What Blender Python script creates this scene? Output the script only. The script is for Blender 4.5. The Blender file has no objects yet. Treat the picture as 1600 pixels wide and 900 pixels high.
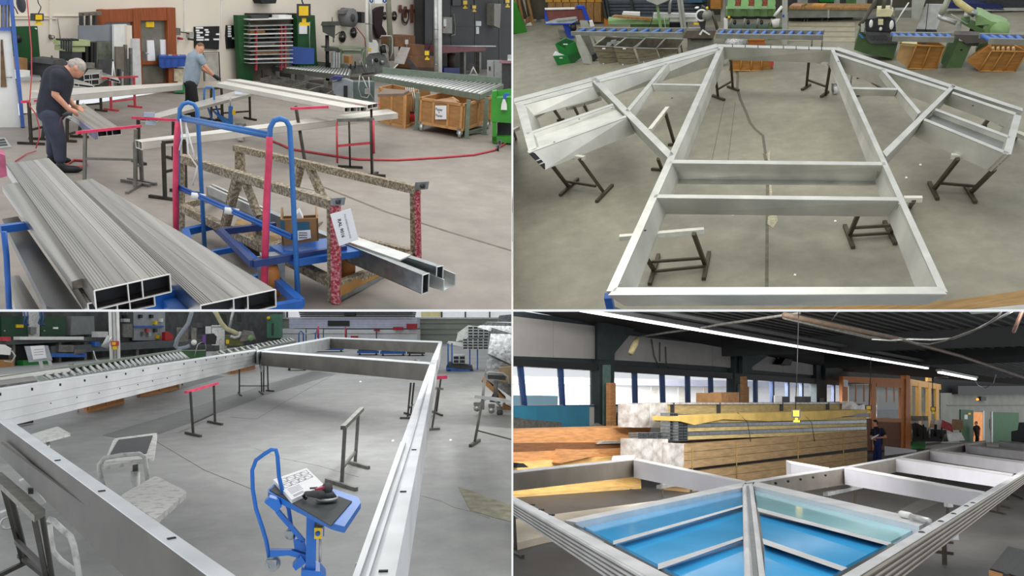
import bpy,bmesh,math,random
from mathutils import Vector,Matrix
V = Vector
SC = bpy.context.scene
COL = SC.collection
random.seed(7)
F = 1200.0                       # focal length in pixels of a 1600 px wide frame (27 mm on 36 mm)
# ---------------------------------------------------------------- camera
cam_d = bpy.data.cameras.new('camera'); cam = bpy.data.objects.new('camera',cam_d); COL.objects.link(cam)
cam_d.lens = 27.0; cam_d.sensor_width = 36.0; cam_d.clip_end = 400
CAM = V((0,0,2.0))
cam.location = CAM; cam.rotation_euler = (math.pi/2,0,0)
SC.camera = cam
# ---------------------------------------------------------------- world
w = bpy.data.worlds.new('overcast'); SC.world = w; w.use_nodes = True
bg = w.node_tree.nodes['Background']; bg.inputs[0].default_value = (0.93,0.965,1.0,1); bg.inputs[1].default_value = 0.92
SC.view_settings.view_transform = 'Standard'; SC.view_settings.look = 'None'
SC.view_settings.gamma = 1.0; SC.view_settings.use_curve_mapping = False
SC.view_settings.exposure = 0.0
# ---------------------------------------------------------------- the four halls
class Room:
    """a hall with its own floor; metres, z up from its floor, the camera stands at (0,0,h)"""
    def __init__(s,name,vpx,xc,yh,h,clip):
        s.name = name; s.h = h; s.clip = clip
        X = xc-800.0; Y = 450.0-yh; vx = vpx-800.0
        vy = -(F*F+vx*X)/Y
        n = V((vx,F,vy))
        if n.z < 0: n = -n
        n.normalize()
        yv = V((0,1,0)); yv = (yv-n*yv.dot(n)).normalized(); xv = yv.cross(n)
        s.R = Matrix((xv,yv,n)).transposed()
        s.Ri = s.R.transposed()
        s.M = Matrix.Translation(CAM-n*h) @ s.R.to_4x4()
        s.eye = V((0,0,h))
    def ray(s,px,py):
        return s.Ri @ V(((px-800)/F,1.0,(450-py)/F))
    def at(s,px,py,z=0.0):                   # point at height z seen at a pixel
        d = s.ray(px,py); return s.eye+d*((z-s.h)/d.z)
    def hit(s,px,py,P,N):
        d = s.ray(px,py); return s.eye+d*((P-s.eye).dot(N)/d.dot(N))
    def far(s,px,py,t):                      # point t metres ahead
        return s.eye+s.ray(px,py)*t
    def mpp(s,P):                              # metres per pixel at a point
        return ((s.R @ (P-s.eye)).y)/F
    def px(s,P):
        q = s.R @ (P-s.eye); return (800+F*q.x/q.y,450-F*q.z/q.y)
    def face(s,px,py,z=0.0):                 # upright plane through a floor point, facing the eye
        P = s.at(px,py,z); n = V((P.x,P.y,0)).normalized(); return Plane(s,P,n)
    def wall(s,a,b,za=0.0,zb=0.0):          # upright plane through two floor points
        A = s.at(a[0],a[1],za); B = s.at(b[0],b[1],zb); d = (B-A); d.z = 0; d.normalize()
        n = V((-d.y,d.x,0))
        if n.dot(A) < 0: n = -n
        return Plane(s,A,n)
class Plane:
    def __init__(s,r,P,n): s.r = r; s.P = P; s.n = n; s.k = r.mpp(P)
    def __call__(s,px,py,d=0.0): return s.r.hit(px,py,s.P+s.n*d,s.n)   # d metres behind the plane
    def back(s,d): return Plane(s.r,s.P+s.n*d,s.n)
TL = Room('tl',520,400,0,2.5,(None,799.0,None,483.5))
TR = Room('tr',1200,1200,-300,6.0,(802.0,None,None,483.5))
BL = Room('bl',800,400,498,2.0,(None,799.0,487.0,None))
BR = Room('br',1000,1200,655,1.9,(802.0,None,487.0,None))

def area(name,room,loc,target,size,power,col=(1,1,1),sy=None):
    d = bpy.data.lights.new(name,'AREA'); d.energy = power; d.color = col; d.size = size
    if sy: d.shape = 'RECTANGLE'; d.size_y = sy
    o = bpy.data.objects.new(name,d); COL.objects.link(o)
    a = room.M @ V(loc); b = room.M @ V(target)
    o.location = a; o.rotation_euler = (b-a).to_track_quat('-Z','Y').to_euler()
    return o
LIGHTS_HERE = 0
# ---------------------------------------------------------------- materials
def lin(c):
    return tuple(((x/255)/12.92 if x/255 <= .04045 else ((x/255+.055)/1.055)**2.4) for x in c)
MATS = {}
def mat(name,col,rough=.6,metal=0.0,var=.12,scale=6.0,bump=0.0,col2=None,emit=0.0,alpha=1.0,stretch=None,spec=.5,detail=4,ramp=(.35,.68),trans=0.0,rotz=None):
    if name in MATS: return MATS[name]
    m = bpy.data.materials.new(name); m.use_nodes = True; MATS[name] = m
    nt = m.node_tree; b = nt.nodes['Principled BSDF']
    c = lin(col)
    b.inputs['Base Color'].default_value = (*c,1)
    b.inputs['Roughness'].default_value = rough; b.inputs['Metallic'].default_value = metal
    b.inputs['Specular IOR Level'].default_value = spec
    if trans: b.inputs['Transmission Weight'].default_value = trans
    if alpha < 1: b.inputs['Alpha'].default_value = alpha
    if emit:
        b.inputs['Emission Color'].default_value = (*c,1); b.inputs['Emission Strength'].default_value = emit
    if var or col2 or bump:
        tc = nt.nodes.new('ShaderNodeTexCoord'); mp = nt.nodes.new('ShaderNodeMapping')
        nt.links.new(tc.outputs['Object'],mp.inputs[0])
        if stretch: mp.inputs['Scale'].default_value = stretch
        if rotz is not None:
            m0 = nt.nodes.new('ShaderNodeMapping'); m0.inputs['Rotation'].default_value = (0,0,rotz)
            nt.links.new(tc.outputs['Object'],m0.inputs[0]); nt.links.new(m0.outputs[0],mp.inputs[0])
        no = nt.nodes.new('ShaderNodeTexNoise'); no.inputs['Scale'].default_value = scale; no.inputs['Detail'].default_value = detail
        nt.links.new(mp.outputs[0],no.inputs['Vector'])
        if var or col2:
            r = nt.nodes.new('ShaderNodeValToRGB')
            r.color_ramp.elements[0].position,r.color_ramp.elements[1].position = ramp
            lo = tuple(x*(1-var) for x in c); hi = lin(col2) if col2 else tuple(min(1,x*(1+var)) for x in c)
            if col2: lo = c
            r.color_ramp.elements[0].color = (*lo,1); r.color_ramp.elements[1].color = (*hi,1)
            nt.links.new(no.outputs[0],r.inputs[0]); nt.links.new(r.outputs[0],b.inputs['Base Color'])
        if bump:
            bp = nt.nodes.new('ShaderNodeBump'); bp.inputs['Strength'].default_value = bump; bp.inputs['Distance'].default_value = .02
            nt.links.new(no.outputs[0],bp.inputs['Height']); nt.links.new(bp.outputs[0],b.inputs['Normal'])
    return m
def concrete(name,c0,c1,c2,streak=0.0,rough=.55):
    m = bpy.data.materials.new(name); m.use_nodes = True; nt = m.node_tree; b = nt.nodes['Principled BSDF']
    tc = nt.nodes.new('ShaderNodeTexCoord')
    def noise(sc,det,st=(1,1,1)):
        mp = nt.nodes.new('ShaderNodeMapping'); mp.inputs['Scale'].default_value = st
        nt.links.new(tc.outputs['Object'],mp.inputs[0])
        n = nt.nodes.new('ShaderNodeTexNoise'); n.inputs['Scale'].default_value = sc; n.inputs['Detail'].default_value = det
        n.inputs['Roughness'].default_value = .65
        nt.links.new(mp.outputs[0],n.inputs['Vector']); return n
    n1 = noise(.55,8,(1,.6,1)); n2 = noise(2.6,8); n3 = noise(38,3)
    r = nt.nodes.new('ShaderNodeValToRGB'); e = r.color_ramp.elements
    e[0].position = .3; e[0].color = (*lin(c0),1); e[1].position = .72; e[1].color = (*lin(c2),1)
    k = e.new(.52); k.color = (*lin(c1),1)
    mx = nt.nodes.new('ShaderNodeMath'); mx.operation = 'MULTIPLY_ADD'; mx.inputs[1].default_value = .55
    m2 = nt.nodes.new('ShaderNodeMath'); m2.operation = 'MULTIPLY'; m2.inputs[1].default_value = .45
    nt.links.new(n2.outputs[0],m2.inputs[0]); nt.links.new(n1.outputs[0],mx.inputs[0]); nt.links.new(m2.outputs[0],mx.inputs[2])
    nt.links.new(mx.outputs[0],r.inputs[0])
    sp = nt.nodes.new('ShaderNodeValToRGB'); sp.color_ramp.elements[0].position = .70; sp.color_ramp.elements[1].position = .78
    sp.color_ramp.elements[0].color = (0,0,0,1); sp.color_ramp.elements[1].color = (.35,.35,.35,1)
    nt.links.new(n3.outputs[0],sp.inputs[0])
    mixc = nt.nodes.new('ShaderNodeMixRGB'); mixc.blend_type = 'MIX'; mixc.inputs[2].default_value = (*lin(c2),1)
    nt.links.new(sp.outputs[0],mixc.inputs[0]); nt.links.new(r.outputs[0],mixc.inputs[1])
    nt.links.new(mixc.outputs[0],b.inputs['Base Color'])
    b.inputs['Roughness'].default_value = rough
    bp = nt.nodes.new('ShaderNodeBump'); bp.inputs['Strength'].default_value = .08; bp.inputs['Distance'].default_value = .01
    nt.links.new(n2.outputs[0],bp.inputs['Height']); nt.links.new(bp.outputs[0],b.inputs['Normal'])
    return m
def alu(name,col,rough=.35,streak=40,amt=.16):
    """mill finish aluminium with fine marks"""
    return mat(name,col,rough,1.0,amt,3.0,0,stretch=(1,1,1),detail=6)
# ---------------------------------------------------------------- mesh builder (room coordinates)
class MB:
    def __init__(s,r): s.r = r; s.v = []; s.f = []; s.sm = []
    def _add(s,vs,fs,smooth=False):
        k = len(s.v); s.v += [V(p) for p in vs]
        s.f += [tuple(i+k for i in f) for f in fs]; s.sm += [smooth]*len(fs)
        return s
    def hexa(s,a,b):                          # two quads (bottom a, top b)
        return s._add(list(a)+list(b),[(3,2,1,0),(4,5,6,7),(0,1,5,4),(1,2,6,5),(2,3,7,6),(3,0,4,7)])
    def prism(s,pts,vec):
        n = len(pts); vec = V(vec); q = [V(p) for p in pts]
        return s._add(q+[p+vec for p in q],[tuple(range(n))[::-1],tuple(range(n,2*n))]+[(i,(i+1) % n,n+(i+1) % n,n+i) for i in range(n)])
    def loft(s,a,b):                          # two polygons with equal counts
        n = len(a)
        return s._add(list(a)+list(b),[tuple(range(n))[::-1],tuple(range(n,2*n))]+[(i,(i+1) % n,n+(i+1) % n,n+i) for i in range(n)])
    def box(s,c,sx,sy,sz,x=None,up=V((0,0,1))):   # centre, sizes; x direction
        x = V((1,0,0)) if x is None else V(x).normalized()
        y = V(up).cross(x).normalized(); z = x.cross(y)
        X,Y,Z = x*sx/2,y*sy/2,z*sz/2; c = V(c)
        return s.hexa([c-X-Y-Z,c+X-Y-Z,c+X+Y-Z,c-X+Y-Z],[c-X-Y+Z,c+X-Y+Z,c+X+Y+Z,c-X+Y+Z])
    def bar(s,p,q,w,h=None,up=V((0,0,1))):
        p,q = V(p),V(q); h = w if h is None else h; d = (q-p)
        if d.length < 1e-6: return s
        x = d.normalized(); u = V(up)
        if abs(x.dot(u)) > .97: u = V((0,1,0))
        y = u.cross(x).normalized(); z = x.cross(y)
        Y,Z = y*w/2,z*h/2
        return s.hexa([p-Y-Z,q-Y-Z,q+Y-Z,p+Y-Z],[p-Y+Z,q-Y+Z,q+Y+Z,p+Y+Z])
    def tube(s,pts,r,n=8,closed=False,caps=True):
        pts = [V(p) for p in pts]; m = len(pts)
        rr = r if isinstance(r,(list,tuple)) else [r]*m
        vs = []; fs = []; prev = None
        for i,p in enumerate(pts):
            if closed: d = pts[(i+1) % m]-pts[i-1]
            else: d = pts[min(i+1,m-1)]-pts[max(i-1,0)]
            if d.length < 1e-9: d = V((0,0,1))
            d.normalize()
            if prev is None:
                u = V((0,0,1)) if abs(d.z) < .9 else V((1,0,0))
                prev = (u-d*u.dot(d)).normalized()
            else:
                prev = prev-d*prev.dot(d)
                prev = prev.normalized() if prev.length > 1e-6 else d.orthogonal().normalized()
            b = d.cross(prev)
            vs += [p+(prev*math.cos(2*math.pi*j/n)+b*math.sin(2*math.pi*j/n))*rr[i] for j in range(n)]
        for i in range(m if closed else m-1):
            a0 = i*n; b0 = ((i+1) % m)*n
            fs += [(a0+j,a0+(j+1) % n,b0+(j+1) % n,b0+j) for j in range(n)]
        if caps and not closed: fs += [tuple(range(n))[::-1],tuple(range((m-1)*n,m*n))]
        return s._add(vs,fs,True)
    def cyl(s,p,q,r,r2=None,n=16):
        return s.tube([p,q],[r,r if r2 is None else r2],n)
    def ball(s,c,rx,ry=None,rz=None,x=None,n=12,m=8):
        ry = rx if ry is None else ry; rz = rx if rz is None else rz; c = V(c)
        x = V((1,0,0)) if x is None else V(x).normalized(); y = V((0,0,1)).cross(x)
        y = y.normalized() if y.length > 1e-6 else V((0,1,0)); z = x.cross(y)
        vs = [c-z*rz]; fs = []
        for i in range(1,m):
            t = -math.pi/2+math.pi*i/m
            vs += [c+x*rx*math.cos(t)*math.cos(2*math.pi*j/n)+y*ry*math.cos(t)*math.sin(2*math.pi*j/n)+z*rz*math.sin(t) for j in range(n)]
        vs.append(c+z*rz); L = len(vs)-1
        fs += [(0,1+(j+1) % n,1+j) for j in range(n)]
        for i in range(m-2):
            a = 1+i*n; b = a+n
            fs += [(a+j,a+(j+1) % n,b+(j+1) % n,b+j) for j in range(n)]
        a = 1+(m-2)*n
        fs += [(a+j,a+(j+1) % n,L) for j in range(n)]
        return s._add(vs,fs,True)
    # --- pixel helpers
    def slab(s,pl,poly,d0,d1):              # outline on an upright plane given real thickness
        a = [pl(x,y,d0) for x,y in poly]
        return s.prism(a,pl.n*(d1-d0))
    def rect(s,pl,x0,y0,x1,y1,d0,d1):
        return s.slab(pl,[(x0,y1),(x1,y1),(x1,y0),(x0,y0)],d0,d1)
    def pt(s,pl,pts,rpx,n=8,closed=False):
        P = [pl(p[0],p[1],p[2] if len(p) > 2 else 0) for p in pts]; return s.tube(P,[rpx*s.r.mpp(q) for q in P],n,closed)
    def disc(s,pl,x,y,rpx,d0,d1,n=20,ry=None):
        c = pl(x,y,d0); k = s.r.mpp(c)
        return s.cyl(c,c+pl.n*(d1-d0),rpx*k,None,n)
    def ring(s,pl,x,y,rpx,tpx,d=0.0,n=24):
        c = pl(x,y,d); k = s.r.mpp(c); u = V((0,0,1)); e = u.cross(pl.n).normalized()
        return s.tube([c+(e*math.cos(2*math.pi*i/n)+u*math.sin(2*math.pi*i/n))*rpx*k for i in range(n)],tpx*k,6,True)
    def floorpoly(s,pix,z0,z1):              # flat piece lying on the floor or at a height
        a = [s.r.at(x,y,z1) for x,y in pix]
        return s.prism(a,V((0,0,z0-z1)))
    def bd(s,name,m,parent=None,origin=None):
        base = V((0,0,0)) if origin is None else V(origin)
        if parent is not None: base = ORG[parent.name]
        me = bpy.data.meshes.new(name)
        me.from_pydata([p-base for p in s.v],[],s.f)
        if any(s.sm): me.polygons.foreach_set('use_smooth',s.sm)
        bm = bmesh.new(); bm.from_mesh(me); bmesh.ops.recalc_face_normals(bm,faces=bm.faces); bm.to_mesh(me); bm.free()
        me.materials.append(m)
        o = bpy.data.objects.new(name,me); COL.objects.link(o)
        ORG[o.name] = base; ROOM[o.name] = s.r
        if parent is not None: o.parent = parent
        else: o.matrix_world = s.r.M @ Matrix.Translation(base)
        return o
ORG = {}; ROOM = {}
NTH = ['leftmost','second','third','fourth','fifth','sixth','seventh']
def tag(o,label=None,cat=None,group=None,kind=None):
    if label: o['label'] = label
    if cat: o['category'] = cat
    if group: o['group'] = group
    if kind: o['kind'] = kind
    return o
def thing(r,name,label,cat,base,group=None):
    o = bpy.data.objects.new(name,None); COL.objects.link(o); o.empty_display_size = .1
    base = V(base); ORG[o.name] = base; ROOM[o.name] = r
    o.matrix_world = r.M @ Matrix.Translation(base)
    return tag(o,label,cat,group)
def solo(mb,name,m,label,cat,group=None,kind=None):   # a thing that is one mesh
    lo = V((min(p.x for p in mb.v)+max(p.x for p in mb.v),min(p.y for p in mb.v)+max(p.y for p in mb.v),2*min(p.z for p in mb.v)))/2
    return tag(mb.bd(name,m,None,lo),label,cat,group,kind)
def struct(mb,name,m,parent=None):
    o = mb.bd(name,m,parent)
    if parent is None: o['kind'] = 'structure'
    return o
def text(r,body,P,xdir,ydir,size,m,name,parent,align='CENTER',bold=0.0):
    """flat lettering at P (centre), as a mesh child"""
    c = bpy.data.curves.new(name,'FONT'); c.body = body; c.size = 1.0; c.align_x = align; c.align_y = 'CENTER'; c.extrude = .01; c.offset = bold; c.resolution_u = 2
    t = bpy.data.objects.new(name,c); COL.objects.link(t)
    dg = bpy.context.evaluated_depsgraph_get(); me = bpy.data.meshes.new_from_object(t.evaluated_get(dg))
    bpy.data.objects.remove(t)
    x = V(xdir).normalized(); y = V(ydir); y = (y-x*y.dot(x)).normalized(); z = x.cross(y)
    Mx = Matrix((x,y,z)).transposed().to_4x4(); base = ORG[parent.name] if parent else V((0,0,0))
    for v in me.vertices: v.co = Mx @ (v.co*size) + V(P) - base
    me.materials.clear(); me.materials.append(m)
    o = bpy.data.objects.new(name,me); COL.objects.link(o); ORG[o.name] = base; ROOM[o.name] = r
    if parent: o.parent = parent
    else: o.matrix_world = r.M.copy()
    return o
def ptext(pl,body,x,y,hpx,m,name,parent,d=-.004,ang=0.0,bold=0.0):
    """lettering on an upright plane, height in pixels"""
    P = pl(x,y)+pl.n*d; e = (pl(x+20*math.cos(ang),y+20*math.sin(ang))+pl.n*d)-P; u = (pl(x+20*math.sin(ang),y-20*math.cos(ang))+pl.n*d)-P
    return text(pl.r,body,P,e,u,hpx*pl.k*1.35,m,name,parent,'CENTER',bold)
# ---------------------------------------------------------------- shared materials
M_steel = mat('dark_steel',(62,58,52),.5,.6,.25,8)
M_steelg = mat('grey_steel',(120,118,112),.5,.5,.25,8)
M_red = mat('red_paint',(190,62,72),.5,0,.2,9)
M_pink = mat('pink_red_film',(214,62,98),.45,0,.2,7)
M_blue = mat('blue_paint',(30,92,172),.4,0,.15,6)
M_black = mat('black_plastic',(22,22,24),.5,0,.2,8)
M_dark = mat('dark_grey_paint',(52,54,56),.6,0,.25,6)
M_white = mat('white_paint',(226,226,222),.5,0,.06,4)
M_paper = mat('paper',(236,236,238),.8,0,.03,4)
M_yellow = mat('yellow_paint',(236,196,20),.45,0,.08,6)
M_wood = mat('light_wood',(176,128,76),.65,0,.25,5,stretch=(1,6,6))
M_card = mat('cardboard',(150,112,72),.8,0,.15,5)
M_green = mat('machine_green',(78,112,70),.5,0,.18,6)
M_gdoor = mat('door_green',(22,74,34),.5,0,.15,3)
M_rub = mat('grey_rubber',(70,70,72),.7,0,.2,8)
M_orange = mat('orange_tyre',(176,110,52),.6,0,.2,8)
M_skin = mat('skin',(205,148,120),.55,0,.08,12)
M_hole = mat('hollow_dark',(20,22,30),.7,0,.2,5)
M_pale = mat('pale_steel',(190,192,190),.4,.7,.12,6)
M_ink = mat('ink',(40,40,46),.7,0,0)
M_zinc = mat('zinc',(150,156,158),.35,.9,.2,9)
# ---------------------------------------------------------------- shared things
def trestle(r,tops,feet,m,label,rail=None,railm=None,group='trestles',th=None,foot_dir=None,foot_len=.5,stretch=.35,z=None,name='trestle'):
    """tops, feet: two pixels each (left, right leg); rail: two pixels of the rail ends"""
    Fp = [r.at(*p) for p in feet]
    Tp = []
    for t,f in zip(tops,Fp):
        n = V((f.x,f.y,0)).normalized(); Tp.append(r.hit(t[0],t[1],f,n))
    zt = (Tp[0].z+Tp[1].z)/2 if z is None else z
    if z is not None: Tp = [r.at(t[0],t[1],z) for t in tops]
    th = th or .04
    t = thing(r,name,label,'trestle',(Fp[0]+Fp[1])/2,group)
    d = (Fp[1]-Fp[0]); d.z = 0; side = V((-d.y,d.x,0)).normalized() if foot_dir is None else None
    for i in (0,1):
        MB(r).bar(Fp[i],Tp[i],th,th).bd('leg',m,t)
    for i in (0,1):
        if foot_dir is None: a,b = Fp[i]-side*foot_len/2,Fp[i]+side*foot_len/2
        else:
            e = r.at(feet[i][0]+foot_dir[0],feet[i][1]+foot_dir[1])-Fp[i]; a,b = Fp[i]-e,Fp[i]+e
        up = V((0,0,th*.5)); MB(r).bar(a+up,b+up,th*1.1,th).bd('foot',m,t)
    if stretch:
        MB(r).bar(Fp[0].lerp(Tp[0],stretch),Fp[1].lerp(Tp[1],stretch),th*.8,th*.8).bd('stretcher',m,t)
    ra = [r.at(p[0],p[1],zt) for p in rail] if rail else Tp
    MB(r).bar(ra[0]+V((0,0,th*.3)),ra[1]+V((0,0,th*.3)),th*1.1,th*.9).bd('rail',railm or m,t)
    return t
def caster(r,P,rad,parent,wheelm=None,yoke=None,axis=None):
    P = V(P); ax = V((1,0,0)) if axis is None else V(axis).normalized(); fw = V((0,0,1)).cross(ax)
    c = P+V((0,0,rad)); wd = rad*.35
    W = MB(r).cyl(c-ax*wd,c+ax*wd,rad,None,16).bd('wheel',wheelm or M_rub,parent)
    MB(r).cyl(c-ax*wd*1.15,c+ax*wd*1.15,rad*.5,None,12).bd('hub',M_pale,W)
    y = MB(r)
    for sg in (-1,1): y.bar(c+ax*wd*1.5*sg,c+ax*wd*1.5*sg+V((0,0,rad*1.5)),rad*.5,rad*.18,fw)
    y.box(c+V((0,0,rad*1.5)),wd*3.4,rad*.8,rad*.25,ax)
    y.bd('caster_yoke',yoke or M_zinc,parent)
def pendant(pl,x,y,wpx,hpx,label,cable,group='hanging crane controls',d=0.0,hook=True):
    """yellow-fronted crane control hanging on its cable"""
    r = pl.r; k = pl.k; t = thing(r,'crane_control',label,'crane control',pl(x,y+hpx/2)+pl.n*d,group)
    dp = .5*wpx*k
    MB(r).rect(pl,x-wpx/2,y-hpx/2,x+wpx/2,y+hpx/2,d,d+dp).bd('housing',M_dark,t)
    MB(r).rect(pl,x-wpx*.34,y-hpx*.34,x+wpx*.34,y+hpx*.34,d-.06*wpx*k,d).bd('front_panel',M_yellow,t)
    if hook:
        h = MB(r).rect(pl,x-wpx*.12,y+hpx/2,x+wpx*.18,y+hpx*.85,d+dp*.2,d+dp*.7)
        h.rect(pl,x-wpx*.3,y+hpx*.82,x+wpx*.4,y+hpx*1.05,d+dp*.2,d+dp*.7); h.bd('hook_block',M_yellow,t)
    if cable:
        MB(r).pt(pl,[(a,b,d+dp*.5) for a,b in cable],max(.7,wpx*.05),6).bd('cable',M_black,t)
    return t
def under(r,P,row):                          # point on the plumb line below P seen at an image row
    lo,hi = -1.0,P.z
    for _ in range(40):
        m = (lo+hi)/2
        if r.px(V((P.x,P.y,m)))[1] > row: lo = m
        else: hi = m
    return V((P.x,P.y,lo))
def zz(r,fx,fy,ty):                          # height of a point seen at row ty straight above a floor pixel
    return r.face(fx,fy)(fx,ty).z
def bent_man(pl,J,name,label,shirt,trousers,hair,gloves=None,s=1.0,shoes=None,sleeve=.55,cuff=1.0,bib=None):
    """one figure: continuous skin body, clothes and hair as children; J maps joints to (px, py, depth)"""
    r = pl.r; P = {k: pl(v[0],v[1],v[2]) for k,v in J.items()}
    t = thing(r,name,label,'person',(P['foot_a']+P['foot_b'])/2)
    def fuse(mb,nm,m,vox,sm=4):
        o = mb.bd(nm+'_x',m,None,ORG[t.name])
        md = o.modifiers.new('r','REMESH'); md.mode = 'VOXEL'; md.voxel_size = vox
        ms = o.modifiers.new('s','SMOOTH'); ms.factor = .5; ms.iterations = sm
        bpy.context.view_layer.update()
        dg = bpy.context.evaluated_depsgraph_get(); me = bpy.data.meshes.new_from_object(o.evaluated_get(dg))
        me.polygons.foreach_set('use_smooth',[True]*len(me.polygons)); me.materials.clear(); me.materials.append(m)
        bpy.data.objects.remove(o)
        c = bpy.data.objects.new(nm,me); COL.objects.link(c); c.parent = t; ORG[c.name] = ORG[t.name]; ROOM[c.name] = r
    def cap(mb,a,b,ra,rb):
        mb.ball(a,ra*s); mb.ball(b,rb*s); mb.tube([a,b],[ra*s,rb*s],12)
    up = (P['neck']-P['hip']).normalized(); out = pl.n
    hd = (P['head']-P['neck']).normalized(); face = P['nose']-P['head']; face = (face-hd*face.dot(hd)).normalized()
    H = P['head']; side = hd.cross(face)
    b = MB(r)
    # head with brow, nose, chin, ears
    b.ball(H,.078*s,.098*s,.115*s,side)
    b.ball(H-hd*.06*s+face*.035*s,.055*s,.06*s,.06*s); b.ball(H+face*.10*s-hd*.015*s,.014*s,.014*s,.022*s)
    b.ball(H+face*.085*s-hd*.065*s,.028*s,.014*s,.012*s,side); b.ball(H+face*.075*s-hd*.1*s,.03*s)
    for q in (-1,1):
        b.ball(H+side*.08*s*q-face*.01*s,.012*s,.022*s,.032*s,side); b.ball(H+face*.083*s+hd*.02*s+side*.03*s*q,.02*s,.012*s,.01*s,side)
    cap(b,P['neck'],H-hd*.06*s,.062,.058)
    cap(b,P['hip'],P['chest'],.14,.15); cap(b,P['chest'],P['neck'],.13,.06)
    sh = {}
    for k in 'ab':
        cap(b,P['chest'].lerp(P['sho_'+k],.6),P['sho_'+k],.08,.06); cap(b,P['sho_'+k],P['elb_'+k],.052,.042); cap(b,P['elb_'+k],P['wri_'+k],.042,.03)
        w = P['wri_'+k]; hdir = (P['hand_'+k]-w).normalized(); x = hdir.cross(V((0,0,1))).normalized(); nn = x.cross(hdir)
        palm = w+hdir*.085*s; cap(b,w,palm,.03,.034)
        for i,(o_,L) in enumerate(((-.03,.07),(-.01,.085),(.01,.08),(.03,.06))):
            f0 = palm+x*o_*s; f1 = f0+(hdir*.8-nn*.25)*L*.55*s; f2 = f1+(hdir*.5-nn*.7)*L*.5*s
            b.tube([f0,f1,f2],[.0105*s,.0095*s,.008*s],8)
        t0 = w+hdir*.03*s-x*.03*s; b.tube([t0,t0+(hdir*.6-x*.7)*.045*s,t0+(hdir*1.2-x*.7)*.07*s],[.013*s,.011*s,.009*s],8)
        cap(b,P['hip']+out*(.07*s if k == 'b' else -.07*s),P['kne_'+k],.085,.06); cap(b,P['kne_'+k],P['ank_'+k],.055,.04)
        cap(b,P['ank_'+k],P['foot_'+k]+V((0,0,.04*s)),.042,.035)
    fuse(b,'body',M_skin,.010*s,3)
    ey = MB(r)
    for q in (-1,1): ey.ball(H+face*.09*s+hd*.004*s+side*.03*s*q,.013*s,.008*s,.007*s,side,8,6)
    ey.ball(H+face*.088*s-hd*.066*s,.024*s,.008*s,.005*s,side,8,6); ey.bd('eyes_and_lips',mat('lip_brown',(120,70,62),.6,0,0),t)
    c = MB(r)
    cap(c,P['hip'].lerp(P['chest'],.12),P['chest'],.168,.172); cap(c,P['chest'],P['neck']-up*.02*s,.155,.085)
    for k in 'ab':
        cap(c,P['chest'].lerp(P['sho_'+k],.5),P['sho_'+k],.10,.085); cap(c,P['sho_'+k],P['sho_'+k].lerp(P['elb_'+k],sleeve),.078,.072)
    fuse(c,'shirt',shirt,.016*s,4)
    d = MB(r)
    for k in 'ab':
        o_ = out*(.07*s if k == 'b' else -.07*s)
        cap(d,P['hip']+o_,P['kne_'+k],.118,.088); cap(d,P['kne_'+k],P['kne_'+k].lerp(P['ank_'+k],cuff),.086,.072)
    d.ball(P['hip'],.155*s,.15*s,.13*s); fuse(d,'trousers',trousers,.016*s,4)
    e = MB(r)
    for k in 'ab':
        a0 = P['foot_'+k]; dr = (a0-P['ank_'+k]); dr.z = 0; dr = dr.normalized() if dr.length > .02 else face
        e.ball(a0+V((0,0,.045*s)),.15*s,.052*s,.05*s,dr); cap(e,P['ank_'+k],a0+V((0,0,.05*s))-dr*.05*s,.055,.055)
    fuse(e,'shoes',shoes or M_black,.012*s,2)
    h = MB(r); h.ball(H+hd*.028*s-face*.022*s,.083*s,.095*s,.1*s,side); h.ball(H-hd*.02*s-face*.045*s,.074*s,.06*s,.075*s,side)
    fuse(h,'hair',hair,.010*s,2)
    if gloves:
        for k in 'ab':
            g = MB(r); w = P['wri_'+k]; hdir = (P['hand_'+k]-w).normalized(); x = hdir.cross(V((0,0,1))).normalized(); nn = x.cross(hdir)
            palm = w+hdir*.085*s; cap(g,w,palm,.037,.042)
            for o_,L in ((-.032,.07),(-.011,.085),(.011,.08),(.032,.06)):
                f0 = palm+x*o_*s; f1 = f0+(hdir*.8-nn*.25)*L*.55*s; f2 = f1+(hdir*.5-nn*.7)*L*.5*s
                g.tube([f0,f1,f2],[.0135*s,.012*s,.011*s],8)
            t0 = w+hdir*.03*s-x*.03*s; g.tube([t0,t0+(hdir*.6-x*.7)*.045*s,t0+(hdir*1.2-x*.7)*.07*s],[.016*s,.014*s,.012*s],8)
            fuse(g,'glove',gloves,.008*s,2)
    return t,P,dict(face=face,hd=hd,side=side,up=up)
def extrusion(r,P0,u,v,L,webs=(0,.42,.61,1),t=.006,mb=None,plug=True):
    """hollow aluminium profile: P0 lower corner of the near end, u across, v up, L along"""
    mb = mb or MB(r); P0,u,v,L = V(P0),V(u),V(v),V(L)
    tv = v.normalized()*t; tu = u.normalized()*t
    def plate(o,a,b): mb.hexa([o,o+a,o+a+b,o+b],[o+L,o+a+L,o+a+b+L,o+b+L])
    plate(P0,u,tv); plate(P0+v-tv,u,tv)
    for w_ in webs: plate(P0+u*w_-tu*w_,tu,v)
    return mb
def plug(r,P0,u,v,L,f=.03):
    o = V(P0)+V(L)*f; return MB(r).hexa([o+u*.01+v*.02,o+u*.99+v*.02,o+u*.99+v*.98,o+u*.01+v*.98],[o+u*.01+v*.02+L*.94,o+u*.99+v*.02+L*.94,o+u*.99+v*.98+L*.94,o+u*.01+v*.98+L*.94])
def quadbeam(r,top,z,h,zs=None):
    """solid bar whose top face is seen at four pixels: near left, near right, far right, far left"""
    T = [r.at(p[0],p[1],z) for p in top]; return MB(r).hexa([p-V((0,0,h)) for p in T],T)
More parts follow.
